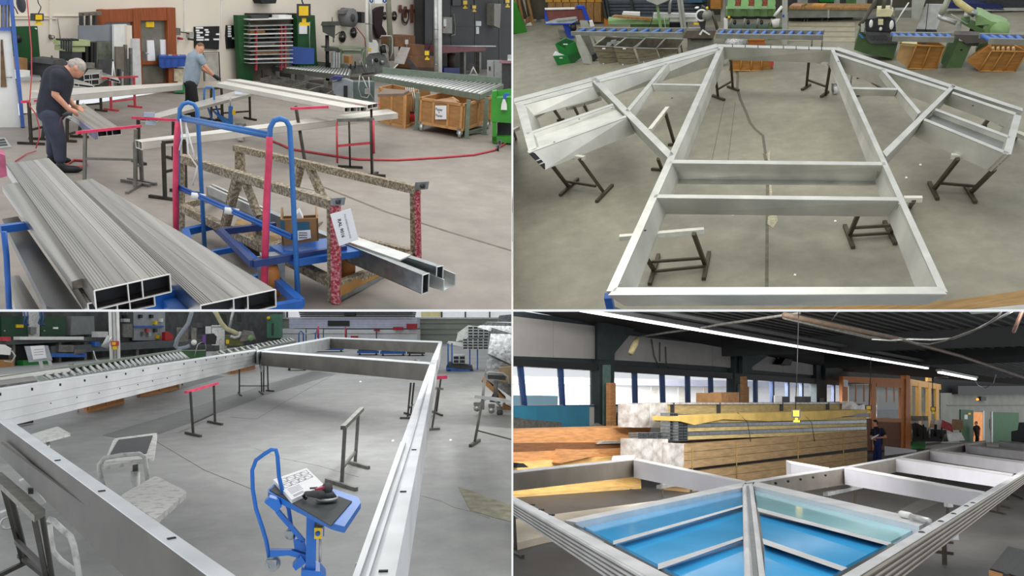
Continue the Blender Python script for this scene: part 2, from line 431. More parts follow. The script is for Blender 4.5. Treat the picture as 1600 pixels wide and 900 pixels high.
def profile(r,top,z,h,name,label,m,group=None,webs=(0,.42,.61,1),grooves=None,cat='aluminium profile',t=.006):
    """hollow profile from its top face: near left, near right, far right, far left"""
    T = [r.at(p[0],p[1],z) for p in top]; dz = V((0,0,h))
    th = thing(r,name,label,cat,T[0]-dz,group)
    mb = MB(r); e = V((0,0,t)); A,B,C,D = T
    def plate(a0,a1,b0,b1,hh): mb.hexa([a0-hh,a1-hh,b1-hh,b0-hh],[a0,a1,b1,b0])
    plate(A,B,D,C,e); plate(A-dz+e,B-dz+e,D-dz+e,C-dz+e,e)
    for w_ in webs:
        q = t/(B-A).length*.8; w0 = w_-q*w_; w1 = w0+q
        plate(A.lerp(B,w0),A.lerp(B,w1),D.lerp(C,w0),D.lerp(C,w1),dz)
    if grooves:
        for g in grooves:
            w0,w1 = g-.008,g+.008; u_ = V((0,0,.004))
            plate(A.lerp(B,w0)+u_,A.lerp(B,w1)+u_,D.lerp(C,w0)+u_,D.lerp(C,w1)+u_,u_)
    mb.bd('extruded_shell',m,th)
    ed = MB(r); o = (A-D).normalized()*.004; k = max(t*.8,r.mpp(A)*.4)
    for p,q in ((A,B),(A-dz,B-dz)): ed.bar(p+o,q+o,.008,k)
    for w_ in webs: p = A.lerp(B,w_); ed.bar(p+o,p-dz+o,.008,k,(B-A))
    ed.bd('cut_edge',mat('cut_edge_bright',(232,230,226),.5,.2,.05,4),th)
    f = .02; pl = MB(r); s = [A.lerp(D,f),B.lerp(C,f),C.lerp(B,f),D.lerp(A,f)]; i = .01
    s = [s[0].lerp(s[1],i),s[1].lerp(s[0],i),s[2].lerp(s[3],i),s[3].lerp(s[2],i)]
    pl.hexa([p-dz+e*1.2 for p in s],[p-e*1.2 for p in s]); pl.bd('hollow_core',M_hole,th)
    return th
def conveyor(r,near,far,z,legs,nroll,name,label,m,rollm,legw=.06,rail_h=.1,fence=None,fence_h=.12,low=None):
    """roller conveyor: near and far edges as pixel pairs at height z, feet of the legs as pixels"""
    N = [r.at(*p,z) for p in near]; Fa = [r.at(*p,z) for p in far]
    t = thing(r,name,label,'roller conveyor',V(((N[0].x+Fa[1].x)/2,(N[0].y+Fa[1].y)/2,0)))
    for a in (N,Fa): MB(r).bar(a[0]-V((0,0,rail_h/2)),a[1]-V((0,0,rail_h/2)),.045,rail_h).bd('side_rail',m,t)
    for e in (0,1): MB(r).bar(N[e]-V((0,0,rail_h/2)),Fa[e]-V((0,0,rail_h/2)),.045,rail_h*.8).bd('end_rail',m,t)
    for i in range(nroll):
        f = (i+.5)/nroll; a = N[0].lerp(N[1],f); b = Fa[0].lerp(Fa[1],f); L = (N[1]-N[0]).length/nroll
        MB(r).cyl(a-V((0,0,.02)),b-V((0,0,.02)),min(.035,L*.3),None,8).bd('roller',rollm,t)
    for p in legs:
        q = r.at(*p); MB(r).bar(q,V((q.x,q.y,z-rail_h*.6)),legw).bd('leg',m,t)
        MB(r).box(q+V((0,0,.01)),legw*1.8,legw*1.8,.02).bd('foot_plate',m,t)
    if low:
        for a,b,zz_ in low: MB(r).bar(r.at(*a)+V((0,0,zz_)),r.at(*b)+V((0,0,zz_)),legw*.7).bd('brace',m,t)
    if fence:
        a,b = r.at(*fence[0],z),r.at(*fence[1],z); MB(r).bar(a+V((0,0,fence_h/2)),b+V((0,0,fence_h/2)),.06,fence_h).bd('fence',m,t)
    return t
def crate(r,foot,w2,depth,zt,name,label,m,panelm=None,np=3,z0=0.0,group=None,cat='box',open_top=True,t=.03,back=None):
    """open framed box: foot = two floor pixels of its front edge, depth in metres away, zt height"""
    A,B = r.at(*foot[0],z0),r.at(*foot[1],z0)
    d = (B-A).normalized(); n = V((-d.y,d.x,0)); n = n if n.dot(A-r.eye) > 0 else -n
    D = n*depth if back is None else r.at(*back,z0)-B
    th = thing(r,name,label,cat,(A+B)/2,group); dn = D.normalized(); Z = V((0,0,zt))
    def wl(a,b,inw,nm='side_panel',k=np):
        p = MB(r).hexa([a,b,b+inw*t,a+inw*t],[a+Z,b+Z,b+inw*t+Z,a+inw*t+Z]).bd(nm,panelm or m,th)
        f = MB(r); o = -inw*t*.25; W = .055 if zt > .35 else .02
        for zc in (W/2,zt-W/2): f.bar(a+o+V((0,0,zc)),b+o+V((0,0,zc)),t,W)
        for i in range(k+1):
            q = a.lerp(b,min(max(i/k,.03),.97)) if k else a; f.bar(q+o,q+o+Z,t,W,b-a)
        if k: f.bd('battens',m,th)
    wl(A,B,dn); wl(A+D,B+D,-dn); wl(B,B+D,-d,k=2); wl(A,A+D,d,k=2)
    MB(r).hexa([A,B,B+D,A+D],[p+V((0,0,t)) for p in (A,B,B+D,A+D)]).bd('bottom',m,th)
    return th,A,B,D
# ======================================================================= HALL A, upper left: two workers
r = TL
MA_floor = concrete('concrete_hall_a',(118,110,103),(140,132,124),(160,152,143))
MA_wall = mat('cream_wall',(224,214,200),.85,0,.05,.6)
MA_dark = mat('anthracite_wall',(66,66,66),.8,0,.1,1.2)
MA_alu = mat('mill_aluminium_a',(205,203,196),.42,.85,.14,2.2,stretch=(.6,.6,.6),detail=5)
_d = r.at(42,251,1.02)-r.at(206,441,1.02); BROT = math.pi/2-math.atan2(_d.y,_d.x)
MA_alud = mat('brushed_aluminium_a',(172,168,160),.3,1.0,.34,1.5,stretch=(9,.12,9),detail=5,rotz=BROT)
MA_wht = mat('bright_aluminium_a',(206,202,194),.45,.3,.1,2)
MA_door = mat('brown_door_wood',(146,76,36),.5,0,.18,4,stretch=(5,5,.6))
MA_conv = mat('conveyor_sage',(112,126,112),.5,.1,.12,6)
MA_crate = mat('crate_plywood',(168,122,72),.65,0,.16,4,stretch=(1,1,5))
MA_cratef = mat('crate_batten',(190,142,88),.65,0,.14,6)
M_crust = mat('paint_crusted_steel',(116,102,80),.8,0,0,36,.9,col2=(184,174,154),detail=9,ramp=(.42,.7))
M_crustred = mat('red_film_crusted',(158,36,56),.6,0,0,48,.8,col2=(206,150,152),detail=6,ramp=(.45,.66))
M_glassA = mat('door_glass',(120,118,108),.12,0,.3,1.5)
M_film = mat('blue_film_glass',(150,160,172),.25,0,.12,2)
# floor and walls
fl = MB(r); fl.floorpoly([(-30,190),(-30,520),(830,520),(830,105),(400,120)],-.05,0)
struct(fl,'floor',MA_floor)
W = r.wall((0,160),(665,112))
wb = MB(r).rect(W,-60,-80,690,160,0,.2); wb.v = [p if p.z > 1 else V((p.x,p.y,-.05)) for p in wb.v]
struct(wb,'wall_back',MA_wall)
DW = W.back(-.6)
wd = MB(r).rect(DW,664,-80,850,140,0,.5); wd.v = [p if p.z > 1 else V((p.x,p.y,-.05)) for p in wd.v]
wdo = struct(wd,'wall_right',MA_dark)
for x in (705,742,780):
    struct(MB(r).rect(DW,x,-20,x+.7,100,-.02,0),'trim_1',M_dark)
struct(MB(r).rect(DW,666,40.5,800,41.2,-.02,0),'trim_2',M_dark)
struct(MB(r).rect(DW,664,-60,678,130,-.1,0),'trim_3',M_black)
for x in (288.5,346): struct(MB(r).rect(W,x,-40,x+.8,60,-.04,0),'trim_4',M_white)
struct(MB(r).rect(W,24,24.5,125,25.5,-.04,0),'trim_5',MA_wall); struct(MB(r).rect(W,24,29,90,30,-.05,0),'trim_5',MA_wall)
struct(MB(r).rect(W,78,-30,81.5,54,-.05,0),'trim_6',MA_wall)
struct(MB(r).pt(W,[(90,29,-.05),(95,65,-.05)],.6),'trim_6',M_steelg)
# floor joints
def strip(pts,wpx,name,m,rr,kind='structure'):
    mb = MB(rr)
    for (a,b) in zip(pts,pts[1:]):
        A = rr.at(*a); B = rr.at(*b); w_ = wpx*rr.mpp((A+B)/2)*2; mb.bar(A,B,w_,.006)
    o = mb.bd(name,m); o['kind'] = kind; return o
M_joint = mat('floor_joint',(98,90,80),.8,0,.2,6)
strip([(500,290),(600,330),(700,362),(800,392)],2.6,'trim_7',mat('floor_joint_a',(112,102,92),.8,0,.2,6),r)
strip([(330,260),(420,282),(500,300)],.9,'trim_7',M_joint,r)
# blue steel portal with a white door at the left edge
PL = r.face(25,199)
t = MB(r)
pd = thing(r,'door_1',None,None,PL(18,199)); pd['kind'] = 'structure'
MB(r).slab(PL,[(-20,200),(31.5,200),(17,48),(-20,48)],0,.08).bd('door_leaf',M_white,pd)
g = MB(r).slab(PL,[(1,136),(10.5,136),(4,62),(1,62)],-.02,0).bd('door_pane',mat('pane_brown',(110,84,58),.3,0,.5,5),pd)
MB(r).pt(PL,[(8,121,-.05),(19,121,-.05)],.8).bd('door_handle',M_zinc,pd)
MB(r).slab(PL,[(33,199),(39,199),(19,-20),(12,-20)],-.1,.14).bd('post',mat('portal_blue',(64,98,172),.45,0,.1,5),pd)
MB(r).slab(PL,[(-20,48),(18,48),(17,43.5),(-20,43.5)],-.06,.1).bd('transom',MATS['portal_blue'],pd)
MB(r).slab(PL,[(-20,8),(16,8),(15,-20),(-20,-20)],-.06,.1).bd('lintel',MATS['portal_blue'],pd)
for x in (1,6.5,12): MB(r).rect(PL,x,8,x+3.2,44,-.02,.05).bd('louvre',M_steelg,pd)
for x in (5,10.2): MB(r).rect(PL,x-.6,8,x+1.2,44,-.04,.05).bd('bar',MATS['portal_blue'],pd)
# green door on the back wall
d2 = thing(r,'door_2',None,None,W(45,130)); d2['kind'] = 'structure'
MB(r).slab(W,[(22,125),(65.5,125),(58.5,41),(22,42)],-.12,0).bd('door_leaf',M_gdoor,d2)
MB(r).disc(W,57,45,1.2,-.16,-.12).bd('door_latch',M_white,d2)
MB(r).disc(W,29,61,6,-.3,-.12).bd('cable_ring',M_black,d2)
tag(solo(MB(r).rect(W,28,91,43,118,-.9,-.3),'carton',M_card,'tan carton in front of the green door at the left','carton'))
tag(solo(MB(r).rect(W,32,110,47,124,-1.1,-.92),'bag',M_white,'white bag below the carton by the left green door','bag'))
# brown timber door with glazing
d3 = thing(r,'door_3',None,None,W(220,144)); d3['kind'] = 'structure'
for q in ([(158.5,144),(165,144),(165,14.5),(158.5,15.5)],[(212,144),(224,143),(219,13),(208,14)],[(264,140),(278,139),(274,12),(261,12)]):
    MB(r).slab(W,q,-.16,.0).bd('jamb',MA_door,d3)
MB(r).slab(W,[(158.5,35),(212,34),(209,14),(158.5,15.5)],-.15,0).bd('head_panel',MA_door,d3)
MB(r).slab(W,[(219,32),(262,32),(262,12),(218,13)],-.15,0).bd('head_panel',MA_door,d3)
MB(r).slab(W,[(223,142),(266,139),(266,129),(223,132)],-.13,0).bd('bottom_rail',MA_door,d3)
MB(r).slab(W,[(222,101),(266,100),(266,95),(222,96)],-.14,0).bd('lock_rail',MA_door,d3)
MB(r).slab(W,[(222,97),(265,96),(261,32),(220,32)],-.06,0).bd('pane',M_glassA,d3)
MB(r).slab(W,[(223,133),(266,131),(266,99),(223,100)],-.06,0).bd('pane',M_glassA,d3)
MB(r).slab(W,[(165,60),(212,60),(210,34),(165,35)],-.06,0).bd('pane',M_film,d3)
MB(r).rect(W,228.5,34,241,42.5,-.09,-.06).bd('notice',M_yellow,d3)
for q in ([(231,95),(243,95),(240.5,63),(230,63)],[(252,88),(262,88),(260.5,62),(250.5,62)]):
    MB(r).slab(W,q,-.09,-.06).bd('notice',M_paper,d3)
MB(r).pt(W,[(225,83,-.1),(228,83,-.3),(232,84,-.3)],.8).bd('door_handle',M_pale,d3)
# green sliding doors around the opening with the profile rack
d4 = thing(r,'door_4',None,None,W(430,120)); d4['kind'] = 'structure'
MB(r).slab(W,[(376,128),(395,127),(391,24),(371,24)],-.35,-.2).bd('door_leaf',M_gdoor,d4)
MB(r).slab(W,[(466,106),(496,106),(492,24),(464,24)],-.35,-.2).bd('door_leaf',M_gdoor,d4)
MB(r).rect(W,468,37,480,53,-.38,-.35).bd('notice',M_paper,d4)
MB(r).rect(W,389,36,391.5,75,-.4,-.35).bd('door_handle',M_steelg,d4)
f = MB(r); f.rect(W,389,21,466,24,-.2,-.04); f.rect(W,462.5,22,466,108,-.2,-.04); f.bd('door_frame',M_black,d4)
MB(r).rect(W,390,24,463,126,-.03,-.005).bd('opening',mat('store_dark',(120,112,100),.9,0,.5,1.0),d4)
t = thing(r,'profile_rack','tall rack of long profiles with red uprights in the green sliding doorway','rack',W(430,118,-.6))
for x in (401,440,446): MB(r).rect(W,x,40,x+1.1,110,-.56,-.5).bd('upright',M_red,t)
for i,y in enumerate((30,40,46,53,59,66,72,79,85,92,98)):
    MB(r).slab(W,[(391,y+1.6),(458,y-.2),(458,y-1.8),(391,y)],-.58,-.2).bd('shelf',M_pale if i % 3 else M_white,t)
for i,(x0,x1,y,c) in enumerate(((393,420,27.5,M_dark),(436,456,27,M_white),(444,457,43,M_dark),(392,414,50,MA_crate),(430,456,56,M_dark),(396,430,70,M_steelg),(448,458,68,M_black),(398,440,83,MA_crate),(394,425,95,M_dark))):
    solo(MB(r).rect(W,x0,y-3.4,x1,y+1.6,-.48,-.22),'stock_bundle',c,['dark bundle on the top shelf of the doorway rack','white box at the top right of the doorway rack','dark bundle under the white box in the doorway rack','brown bundle at the left of the doorway rack second from top','dark bundle mid right on the doorway rack','grey bundle mid left on the doorway rack','black bundle at the right end of the doorway rack','brown bundle low on the doorway rack','dark bundle lowest on the doorway rack'][i],'bundle','stock on the doorway rack')
# boards with white labels
for nm,q,labs,lab in (('info_board',[(305.5,75),(342,77.5),(343,41),(305,42)],[(306.5,43.5,317.5),(306.5,47.5,311.5),(307.5,51,317),(307.5,55,312.5),(307.5,58.5,318.5),(307.5,62.3,318),(320,46.8,325.5),(322,50.2,327),(321,54.5,326),(320,62,326.5),(338,53.5,343),(334,61.5,342.5)],'wide black board with white labels on the wall behind the far worker'),
                         ('info_board',[(355.5,76),(366.5,75.5),(368,52),(366.5,39.5),(355,39.5),(354,55)],[(356.5,41.5,361),(356.8,45.2,361.5),(356.8,49,361.5),(356.8,52.8,361),(356.8,56.5,362),(363.5,60,367.5)],'narrow black board with white labels between wide board and green door')):
    t = thing(r,nm,lab,'notice board',W(q[0][0],q[0][1]),'black label boards')
    MB(r).slab(W,q,-.06,0).bd('panel',M_black,t)
    for x0,y,x1 in labs: MB(r).rect(W,x0,y-1.3,x1,y+1.3,-.08,-.06).bd('label_strip',M_paper,t)
t = thing(r,'switch_cluster','wall switch box with pipes and a small red light right of the brown door','switch box',W(283,60))
MB(r).rect(W,275,44,282,55,-.15,0).bd('switch_box',M_steelg,t); MB(r).rect(W,296,50,303,58,-.12,0).bd('switch_box',M_pale,t)
MB(r).pt(W,[(282,50,-.1),(290,51,-.1),(296,53,-.1)],.8).bd('pipe',M_steel,t); MB(r).pt(W,[(294,61,-.2),(303,62,-.2)],1.5).bd('valve',M_black,t)
MB(r).disc(W,285,60.5,1.8,-.15,0).bd('lamp',M_red,t)
t = thing(r,'wall_socket','small round socket on the cream wall under its conduit','socket',W(84,58))
MB(r).disc(W,83.5,58.5,3.2,-.1,0).bd('body',M_steelg,t); MB(r).disc(W,83.5,58.5,1.7,-.13,-.1).bd('face',M_pale,t)
# hanging reel, red air hose, crane controls
solo(MB(r).ball(PL(33,6,.3),7*PL.k,5*PL.k,13*PL.k),'hose_reel',M_rub,'dark rounded reel hanging at the top beside the blue portal','hose reel')
solo(MB(r).pt(PL,[(18,-10,.0),(21,9,0),(25,15,0),(28,22,0)],.8),'cable',M_black,'short dark cable hanging beside the blue portal','cable')
PH = r.face(48,236)
h = MB(r).pt(PH,[(40,-20,.2),(43,8,.2),(46,40,.15),(49,75,.1),(49.5,115,.1),(47,150,0),(46,165,0),(56,178,0),(61,198,0),(61.5,215,0),(56,232,0)],.9)
h.tube([r.at(56,236,.03),r.at(40,241,.02),r.at(24,252,.02)],.9*PH.k); solo(h,'air_hose',mat('hose_red',(186,70,76),.5,0,.1,6),'red air hose hanging down past the left worker','hose')
pendant(W.back(-2.5),61,27,15,11.5,'yellow crane control hanging at the upper left above the green door',[(60,21),(63,15),(64,11),(60,5),(57,-8)])
pendant(r.face(474,150),474.5,17,22,22,'largest yellow crane control hanging in front of the doorway rack',[(474,7),(472,2),(470,-12)])
pendant(r.face(496,118),496,21,9,9,'small crane control on a hooked cable beside the largest one',[(496,17),(498,10),(498,-8)],hook=False)
solo(MB(r).pt(r.face(497,116),[(499,22),(506,25),(508,30),(504,60),(496,100)],.5),'cable',M_steelg,'thin cable sloping down from the small crane control to the floor','cable')
solo(MB(r).pt(r.face(483,130),[(484,34),(483.5,60),(485,98)],.5),'cable',M_pale,'pale cable hanging from the largest crane control past the blue panel','cable')
pendant(r.face(668,160),667,83,10,10,'crane control hanging in front of the twin round column',[(669,78),(676,62),(677,20),(678,-10)])
pendant(DW.back(-1),727,4,9,9,'left of the crane controls at the top of the dark wall',[(727,0),(727,-8)])
pendant(DW.back(-1.2),741,11,8,7,'middle crane control at the top of the dark wall',[(741,7),(740,-8)])
pendant(DW.back(-1.4),793,1,9,10,'right crane control in the upper corner by the dark wall',[(793,-4),(793,-9)])
solo(MB(r).slab(W,[(407,0),(410,6),(431,5.5),(433,-3),(407,-3)],-.3,0),'speaker',M_black,'black box fixed high on the cream wall above the doorway','speaker')
# sheet material leaning left of the brown door
SP = W.back(-.5)
t = thing(r,'slatted_frame','dark slatted gate standing behind the grey sheets','framework',SP(130,140))  # dark slatted frame beside the leaning sheets
for x in (128.5,138.5,149): MB(r).rect(SP,x,21,x+2.4,44,.1,.2).bd('slat',M_dark,t)
MB(r).slab(SP,[(128,25),(159,23.5),(159,18),(128,20)],.1,.2).bd('top_rail',mat('weathered_board',(112,102,90),.8),t)
solo(MB(r).slab(SP,[(124,64.5),(178,64),(177,39),(123.5,40)],0,.04),'sheet',mat('blue_grey_sheet',(132,138,146),.35,.1,.1,2),'blue grey sheet standing upper left of the white boards','sheet')
solo(MB(r).slab(SP,[(152,140),(178,142),(177.5,64),(152,65)],-.02,.02),'sheet',mat('green_grey_glass',(104,110,98),.3,.1,.35,5),'greenish reflecting sheet below the blue grey sheet','sheet')
for i,(q,c,lab) in enumerate(([[(178.5,146),(199.5,146),(198,38),(178,38.5)],M_white,'white board tallest of those leaning by the brown door'],[[(199,146),(208,146),(206,40),(198.5,39)],MA_wall,'cream board between the tallest board and the grey one'],[[(208,146),(222,145),(218.5,60.5),(207,60.5)],mat('pale_grey_board',(204,204,204),.6),'pale grey board leaning against the jamb of the brown door'])):
    solo(MB(r).slab(SP,q,-.1-i*.06,-.04-i*.06),'board',c,lab,'board','boards by the brown door')
for i,(x0,x1,y,c) in enumerate(((181.5,194.5,73,mat('brown_grey_sheet',(116,108,98),.5)),(195.5,199,70,M_steelg),(200.5,203,92,M_pale),(186,189,108,M_dark),(152,156,110,M_dark),(190.5,193,112,M_pale),(204,207,75,M_zinc))):
    solo(MB(r).rect(SP,x0,y,x1,146,-.32-.02*i,-.26-.02*i),'offcut',c,['brown grey offcut leaning on the white board','narrow grey offcut right of the brown grey one','pale strip leaning before the white boards','dark strip leaning before the brown grey offcut','dark strip leaning on the greenish sheet','pale strip leaning beside the dark strip','narrow zinc strip leaning at the right of the offcuts'][i],'offcut','offcuts leaning by the brown door')
solo(MB(r).slab(SP,[(152,118),(177,119),(177,93),(155,93)],-.3,-.26),'sheet',M_rub,'dark grey sheet behind the stacked profile ends','sheet')
t = thing(r,'white_frame','white angled easel standing among the leaning sheets','framing',SP(174,140))  # plain white frame of two slanting stiles
MB(r).pt(SP,[(174,145,-.5),(176.5,96,-.45)],1.1).bd('stile',M_white,t); MB(r).pt(SP,[(176.5,96,-.45),(180,120,-.5)],.9).bd('stile',M_white,t)
# pale green multi spindle machine
GM = W.back(-1.4)
t = thing(r,'spindle_machine','pale green multi spindle drilling machine against the cream wall','machine',GM(120,130))
MB(r).rect(GM,111,63,141,72,0,.5).bd('head',mat('pale_green',(164,176,128),.5,0,.15,4),t)
MB(r).rect(GM,110,73,133,81,.05,.5).bd('gearbox',MATS['pale_green'],t)
for i in range(5): 
    s_ = MB(r).pt(GM,[(96+i*3.8,64,-.1),(96+i*3.8,76+2*i,-.1)],1.5); s_.bd('spindle',M_dark,t)
for x in (100,105,110,116,122): MB(r).disc(GM,x,62.5,1.6,-.2,0).bd('knob',M_black,t)
MB(r).rect(GM,112,81,128,96,.05,.4).bd('column',M_dark,t)
for x in (134,142,147): MB(r).rect(GM,x,66,x+4,106,.1,.4).bd('guide_column',M_black,t)
MB(r).slab(GM,[(82,101),(150,108),(150,130),(80,130)],0,.9).bd('bed',M_dark,t)
MB(r).slab(GM,[(82,101),(112,104),(100,92),(84,94)],-.1,.5).bd('table',M_rub,t)
MB(r).pt(GM,[(81,106),(81,87)],1.4).bd('lever',M_dark,t)
MB(r).rect(GM,130,98,148,107,-.1,0).bd('control_box',M_steelg,t)
# work bench behind left worker
BP = r.face(40,172)
t = thing(r,'side_bench','grey low bench behind the left worker','bench',BP(40,172))
MB(r).rect(BP,30,121,64,126,0,.6).bd('top',M_pale,t); MB(r).rect(BP,33,126,62,177,.1,.5).bd('body',MA_wall,t); MB(r).rect(BP,33,178,62,192,.1,.5).bd('plinth',M_black,t)
# blue crate with stand
CP = r.face(272,146)
t = thing(r,'parts_crate','blue plastic parts crate on a post beside the far worker','crate',CP(270,107))
MB(r).slab(CP,[(249,103),(253,106.5),(290,104),(291,89),(248,89.5)],0,.5).bd('tub',mat('crate_blue',(42,84,172),.4,0,.12,4),t)
MB(r).rect(CP,248,87.5,291,90.5,-.03,.53).bd('rim',MATS['crate_blue'],t)
for x in (258,268,279): MB(r).rect(CP,x,91,x+1,104,-.03,0).bd('rib',MATS['crate_blue'],t)
MB(r).rect(CP,263.5,106,270,141,.15,.35).bd('post',MA_door,t)
for i,(x,w_) in enumerate(((266,6),(273,5),(279,3))): solo(MB(r).rect(CP,x-w_/2,85.5,x+w_/2,88.5,.1,.3),'fitting',M_pale if i != 1 else M_red,['pale fitting at the left in the blue crate','reddish fitting in the middle of the blue crate','small pale fitting at the right in the blue crate'][i],'fitting','fittings in the blue crate')
solo(MB(r).rect(CP,272,107,288,127,.1,.45),'sack',mat('cream_sack',(196,184,160),.9,0,.25,9,.6),'cream sack below the blue crate','sack')
tag(solo(MB(r).rect(CP,272.5,134,289,145,-.1,.35),'box',mat('green_box',(36,124,66),.5),'green box on the floor behind the far worker','box'))
t = thing(r,'screen_wall','pale grey screen with a thin black rim leaning behind the far worker','screen',W(332,127)); MB(r).slab(W.back(-.5),[(322,127),(343.5,127),(342,83),(320,84)],0,.05).bd('sheet',mat('grey_panel',(176,172,164),.5),t); MB(r).pt(W.back(-.56),[(319,127),(317,82.5),(342,81.5),(344,127)],.8).bd('rim',M_black,t)

# beams and trestles of the work places ------------------------------------------------
def tres(*a,**k): return trestle(TL,*a,**k)
tres([(45,160),(75,158)],[(49,226),(66,219)],M_steel,'trestle with pink top behind the left worker',rail=[(34,160.5),(62,158)],railm=M_pink,foot_len=.4)
tres([(172,122),(209,120)],[(174,173),(211,168)],M_red,'red trestle under the far white beam by the boards',rail=[(158,123),(215,120.5)],foot_len=.35,stretch=.28)
tres([(122,145),(157,143)],[(120,178),(158,174)],M_steel,'dark trestle left under the far white beam',foot_len=.3,stretch=.4)
profile(r,[(47,154),(48,141),(285,129),(285,133)],zz(r,174,173,122)+.03,.10,'long_profile','long white profile lying across the far trestles behind the left worker',MA_wht,webs=(0,1))
solo(MB(r).slab(r.face(48,226).back(.3),[(45,152),(60,158),(62,145),(47,143)],0,.05),'offcut',MA_wht,'bright offcut end beside the left worker','offcut')
# profile ends stacked on the trestle by the machine
zt = zz(r,140,176,124)
for i,(a,lab) in enumerate((([(131,126),(154,124),(170,116),(150,113)],'hollow profile end lower in the pile behind the left worker'),([(131,117),(155,115),(160,109),(138,108)],'hollow profile end upper in the pile behind the left worker'),([(100,128),(146,134),(140,130),(112,122)],'slim profile end lying beside the pile behind the left worker'),([(157,118),(187,126),(184,121),(160,113)],'flat grey profile on the red trestle'))):
    profile(r,a,zt+(.12 if i == 1 else .02),.1 if i < 2 else .05,'short_profile',lab,MA_alu,'profile ends behind the left worker',webs=(0,.35,.5,1))
# left worker's bench: wide profile on two trestles
tres([(133,203),(212,202)],[(132,292),(211,296)],M_steelg,'trestle with pink top at the near end of the left worker table',rail=[(120,208.5),(220,198)],railm=M_pink,foot_len=.6,stretch=.5,th=.036)
tres([(105,188),(126,186)],[(105,222),(124,215)],M_steel,'dark trestle at the far end of the left worker table',foot_len=.3)
profile(r,[(152,204.5),(188.5,201),(130,161),(104,176)],zz(r,172,294,203),.075,'wide_profile','wide hollow profile the left worker is treating',MA_alud,webs=(0,.38,.62,1))
solo(quadbeam(r,[(148,207),(152,206),(122,181),(114,180)],zz(r,172,294,203),.09),'guard_strip',mat('lilac_strip',(112,112,140),.5),'grey lilac strip along the left worker table','strip')
t = thing(r,'hand_tool','hand sander under the left worker hands','tool',r.at(108,182,.95))
HP = r.face(110,285)
MB(r).pt(HP,[(99,181),(106,177),(113,178)],3).bd('body',M_dark,t); MB(r).pt(HP,[(104,183),(112,183)],2.2).bd('pad',M_pale,t)
MB(r).pt(HP,[(101,181),(96,184),(94,190),(95,200)],.8).bd('hose',mat('wine_hose',(110,50,70),.5),t)
# left worker ------------------------------------------------------------------------
P1 = r.face(100,268)
J = dict(head=(119,107,0),neck=(101,111,0),nose=(126,121,0),chest=(91,124,0),hip=(79,178,0),
         sho_a=(91,118,-.17),elb_a=(86,148,-.2),wri_a=(108,171,-.2),hand_a=(117,175,-.14),
         sho_b=(97,121,.17),elb_b=(103,150,.2),wri_b=(116,166,.08),hand_b=(124,169,-.0),
         kne_a=(92,222,-.06),ank_a=(95,258,-.06),foot_a=(110,270,-.08),kne_b=(84,218,.1),ank_b=(81,246,.25),foot_b=(92,256,.25))
bent_man(P1,J,'person','person with grey hair in dark navy polo and trousers bending over a profile',mat('navy_shirt',(40,42,54),.85,0,.15,6),mat('slate_trousers',(62,66,84),.85,0,.2,5),mat('grey_hair',(168,160,154),.8,0,.25,30),sleeve=.62,cuff=.7,s=1.12)
# far worker's place ------------------------------------------------------------------
zf = 1.05
P2 = r.face(304,186)
J = dict(head=(312,76,0),neck=(307,82,0),nose=(319,80,-.12),chest=(304,93,0),hip=(298,130,0),
         sho_a=(313,90,-.16),elb_a=(322,105,-.2),wri_a=(334,118,-.16),hand_a=(341,123,-.1),
         sho_b=(302,87,.14),elb_b=(316,108,.2),wri_b=(336,119,.1),hand_b=(343,123,.06),
         kne_a=(304,158,-.08),ank_a=(303,182,-.06),foot_a=(316,189,-.1),kne_b=(296,156,.08),ank_b=(290,175,.1),foot_b=(299,180,.1))
bent_man(P2,J,'person','person in light blue polo, black trousers and gloves leaning on the long profiles',mat('pale_blue_shirt',(142,156,168),.85,0,.1,6),mat('black_trousers',(26,27,30),.85,0,.15,6),mat('brown_hair',(112,84,62),.8,0,.2,30),gloves=M_black,s=.98,sleeve=.5)
tres([(330,140),(346,138)],[(330,188),(348,187)],M_steel,'dark trestle behind the blue hand lifter beside the far worker',foot_len=.35)
tres([(346,152),(390,149)],[(347,190),(391,187)],M_steel,'dark trestle with pale top holding the small blue stop',rail=[(340,153),(392,149)],railm=M_pale,foot_len=.4)
zt = zz(r,462,258,168)
tres([(462,166),(580,164)],[(478,262),(582,275)],M_steel,'red and dark trestle under the near end of the long beam',rail=[(455,171),(592,164)],railm=M_pink,foot_len=.4,z=zt,stretch=0)
tt = thing(r,'trestle','red trestle with crossbar under the end of the long white beam','trestle',r.at(556,270),'trestles')
E1,E2 = r.face(527,262),r.face(583,276)
MB(r).pt(E1,[(526,190),(527,255)],1.6).bd('leg',M_red,tt); MB(r).pt(E2,[(583,188),(584,240)],2).bd('leg',M_red,tt)
MB(r).pt(E1,[(545.5,190,-.1),(547,262,-.1)],1.6).bd('leg',M_steel,tt); MB(r).pt(E2,[(579,188,-.02),(581,276,-.02)],1.8).bd('leg',M_steel,tt)
MB(r).bar(E1(528,228),E2(582,223),.04).bd('stretcher',M_red,tt); MB(r).bar(E1(528,188),E2(583,187),.05).bd('rail',M_steelg,tt)
for p in ((547,263),(582,276)): q = r.at(*p); MB(r).bar(q+V((-.2,0,.02)),q+V((.2,.05,.02)),.04).bd('foot',M_steel,tt)
# two long profiles from the far worker to the crates
zb = zz(r,478,255,170)
profile(r,[(538,168),(573,167),(352,127),(338,130)],.98,.075,'long_profile','left of two long profiles running from the far worker to the crates',MA_wht,webs=(0,.25,.55,.7,1))
profile(r,[(574,164),(590,161),(375,123.5),(352,124)],.98,.075,'long_profile','right of two long profiles running from the far worker to the crates',MA_wht,webs=(0,.5,1))
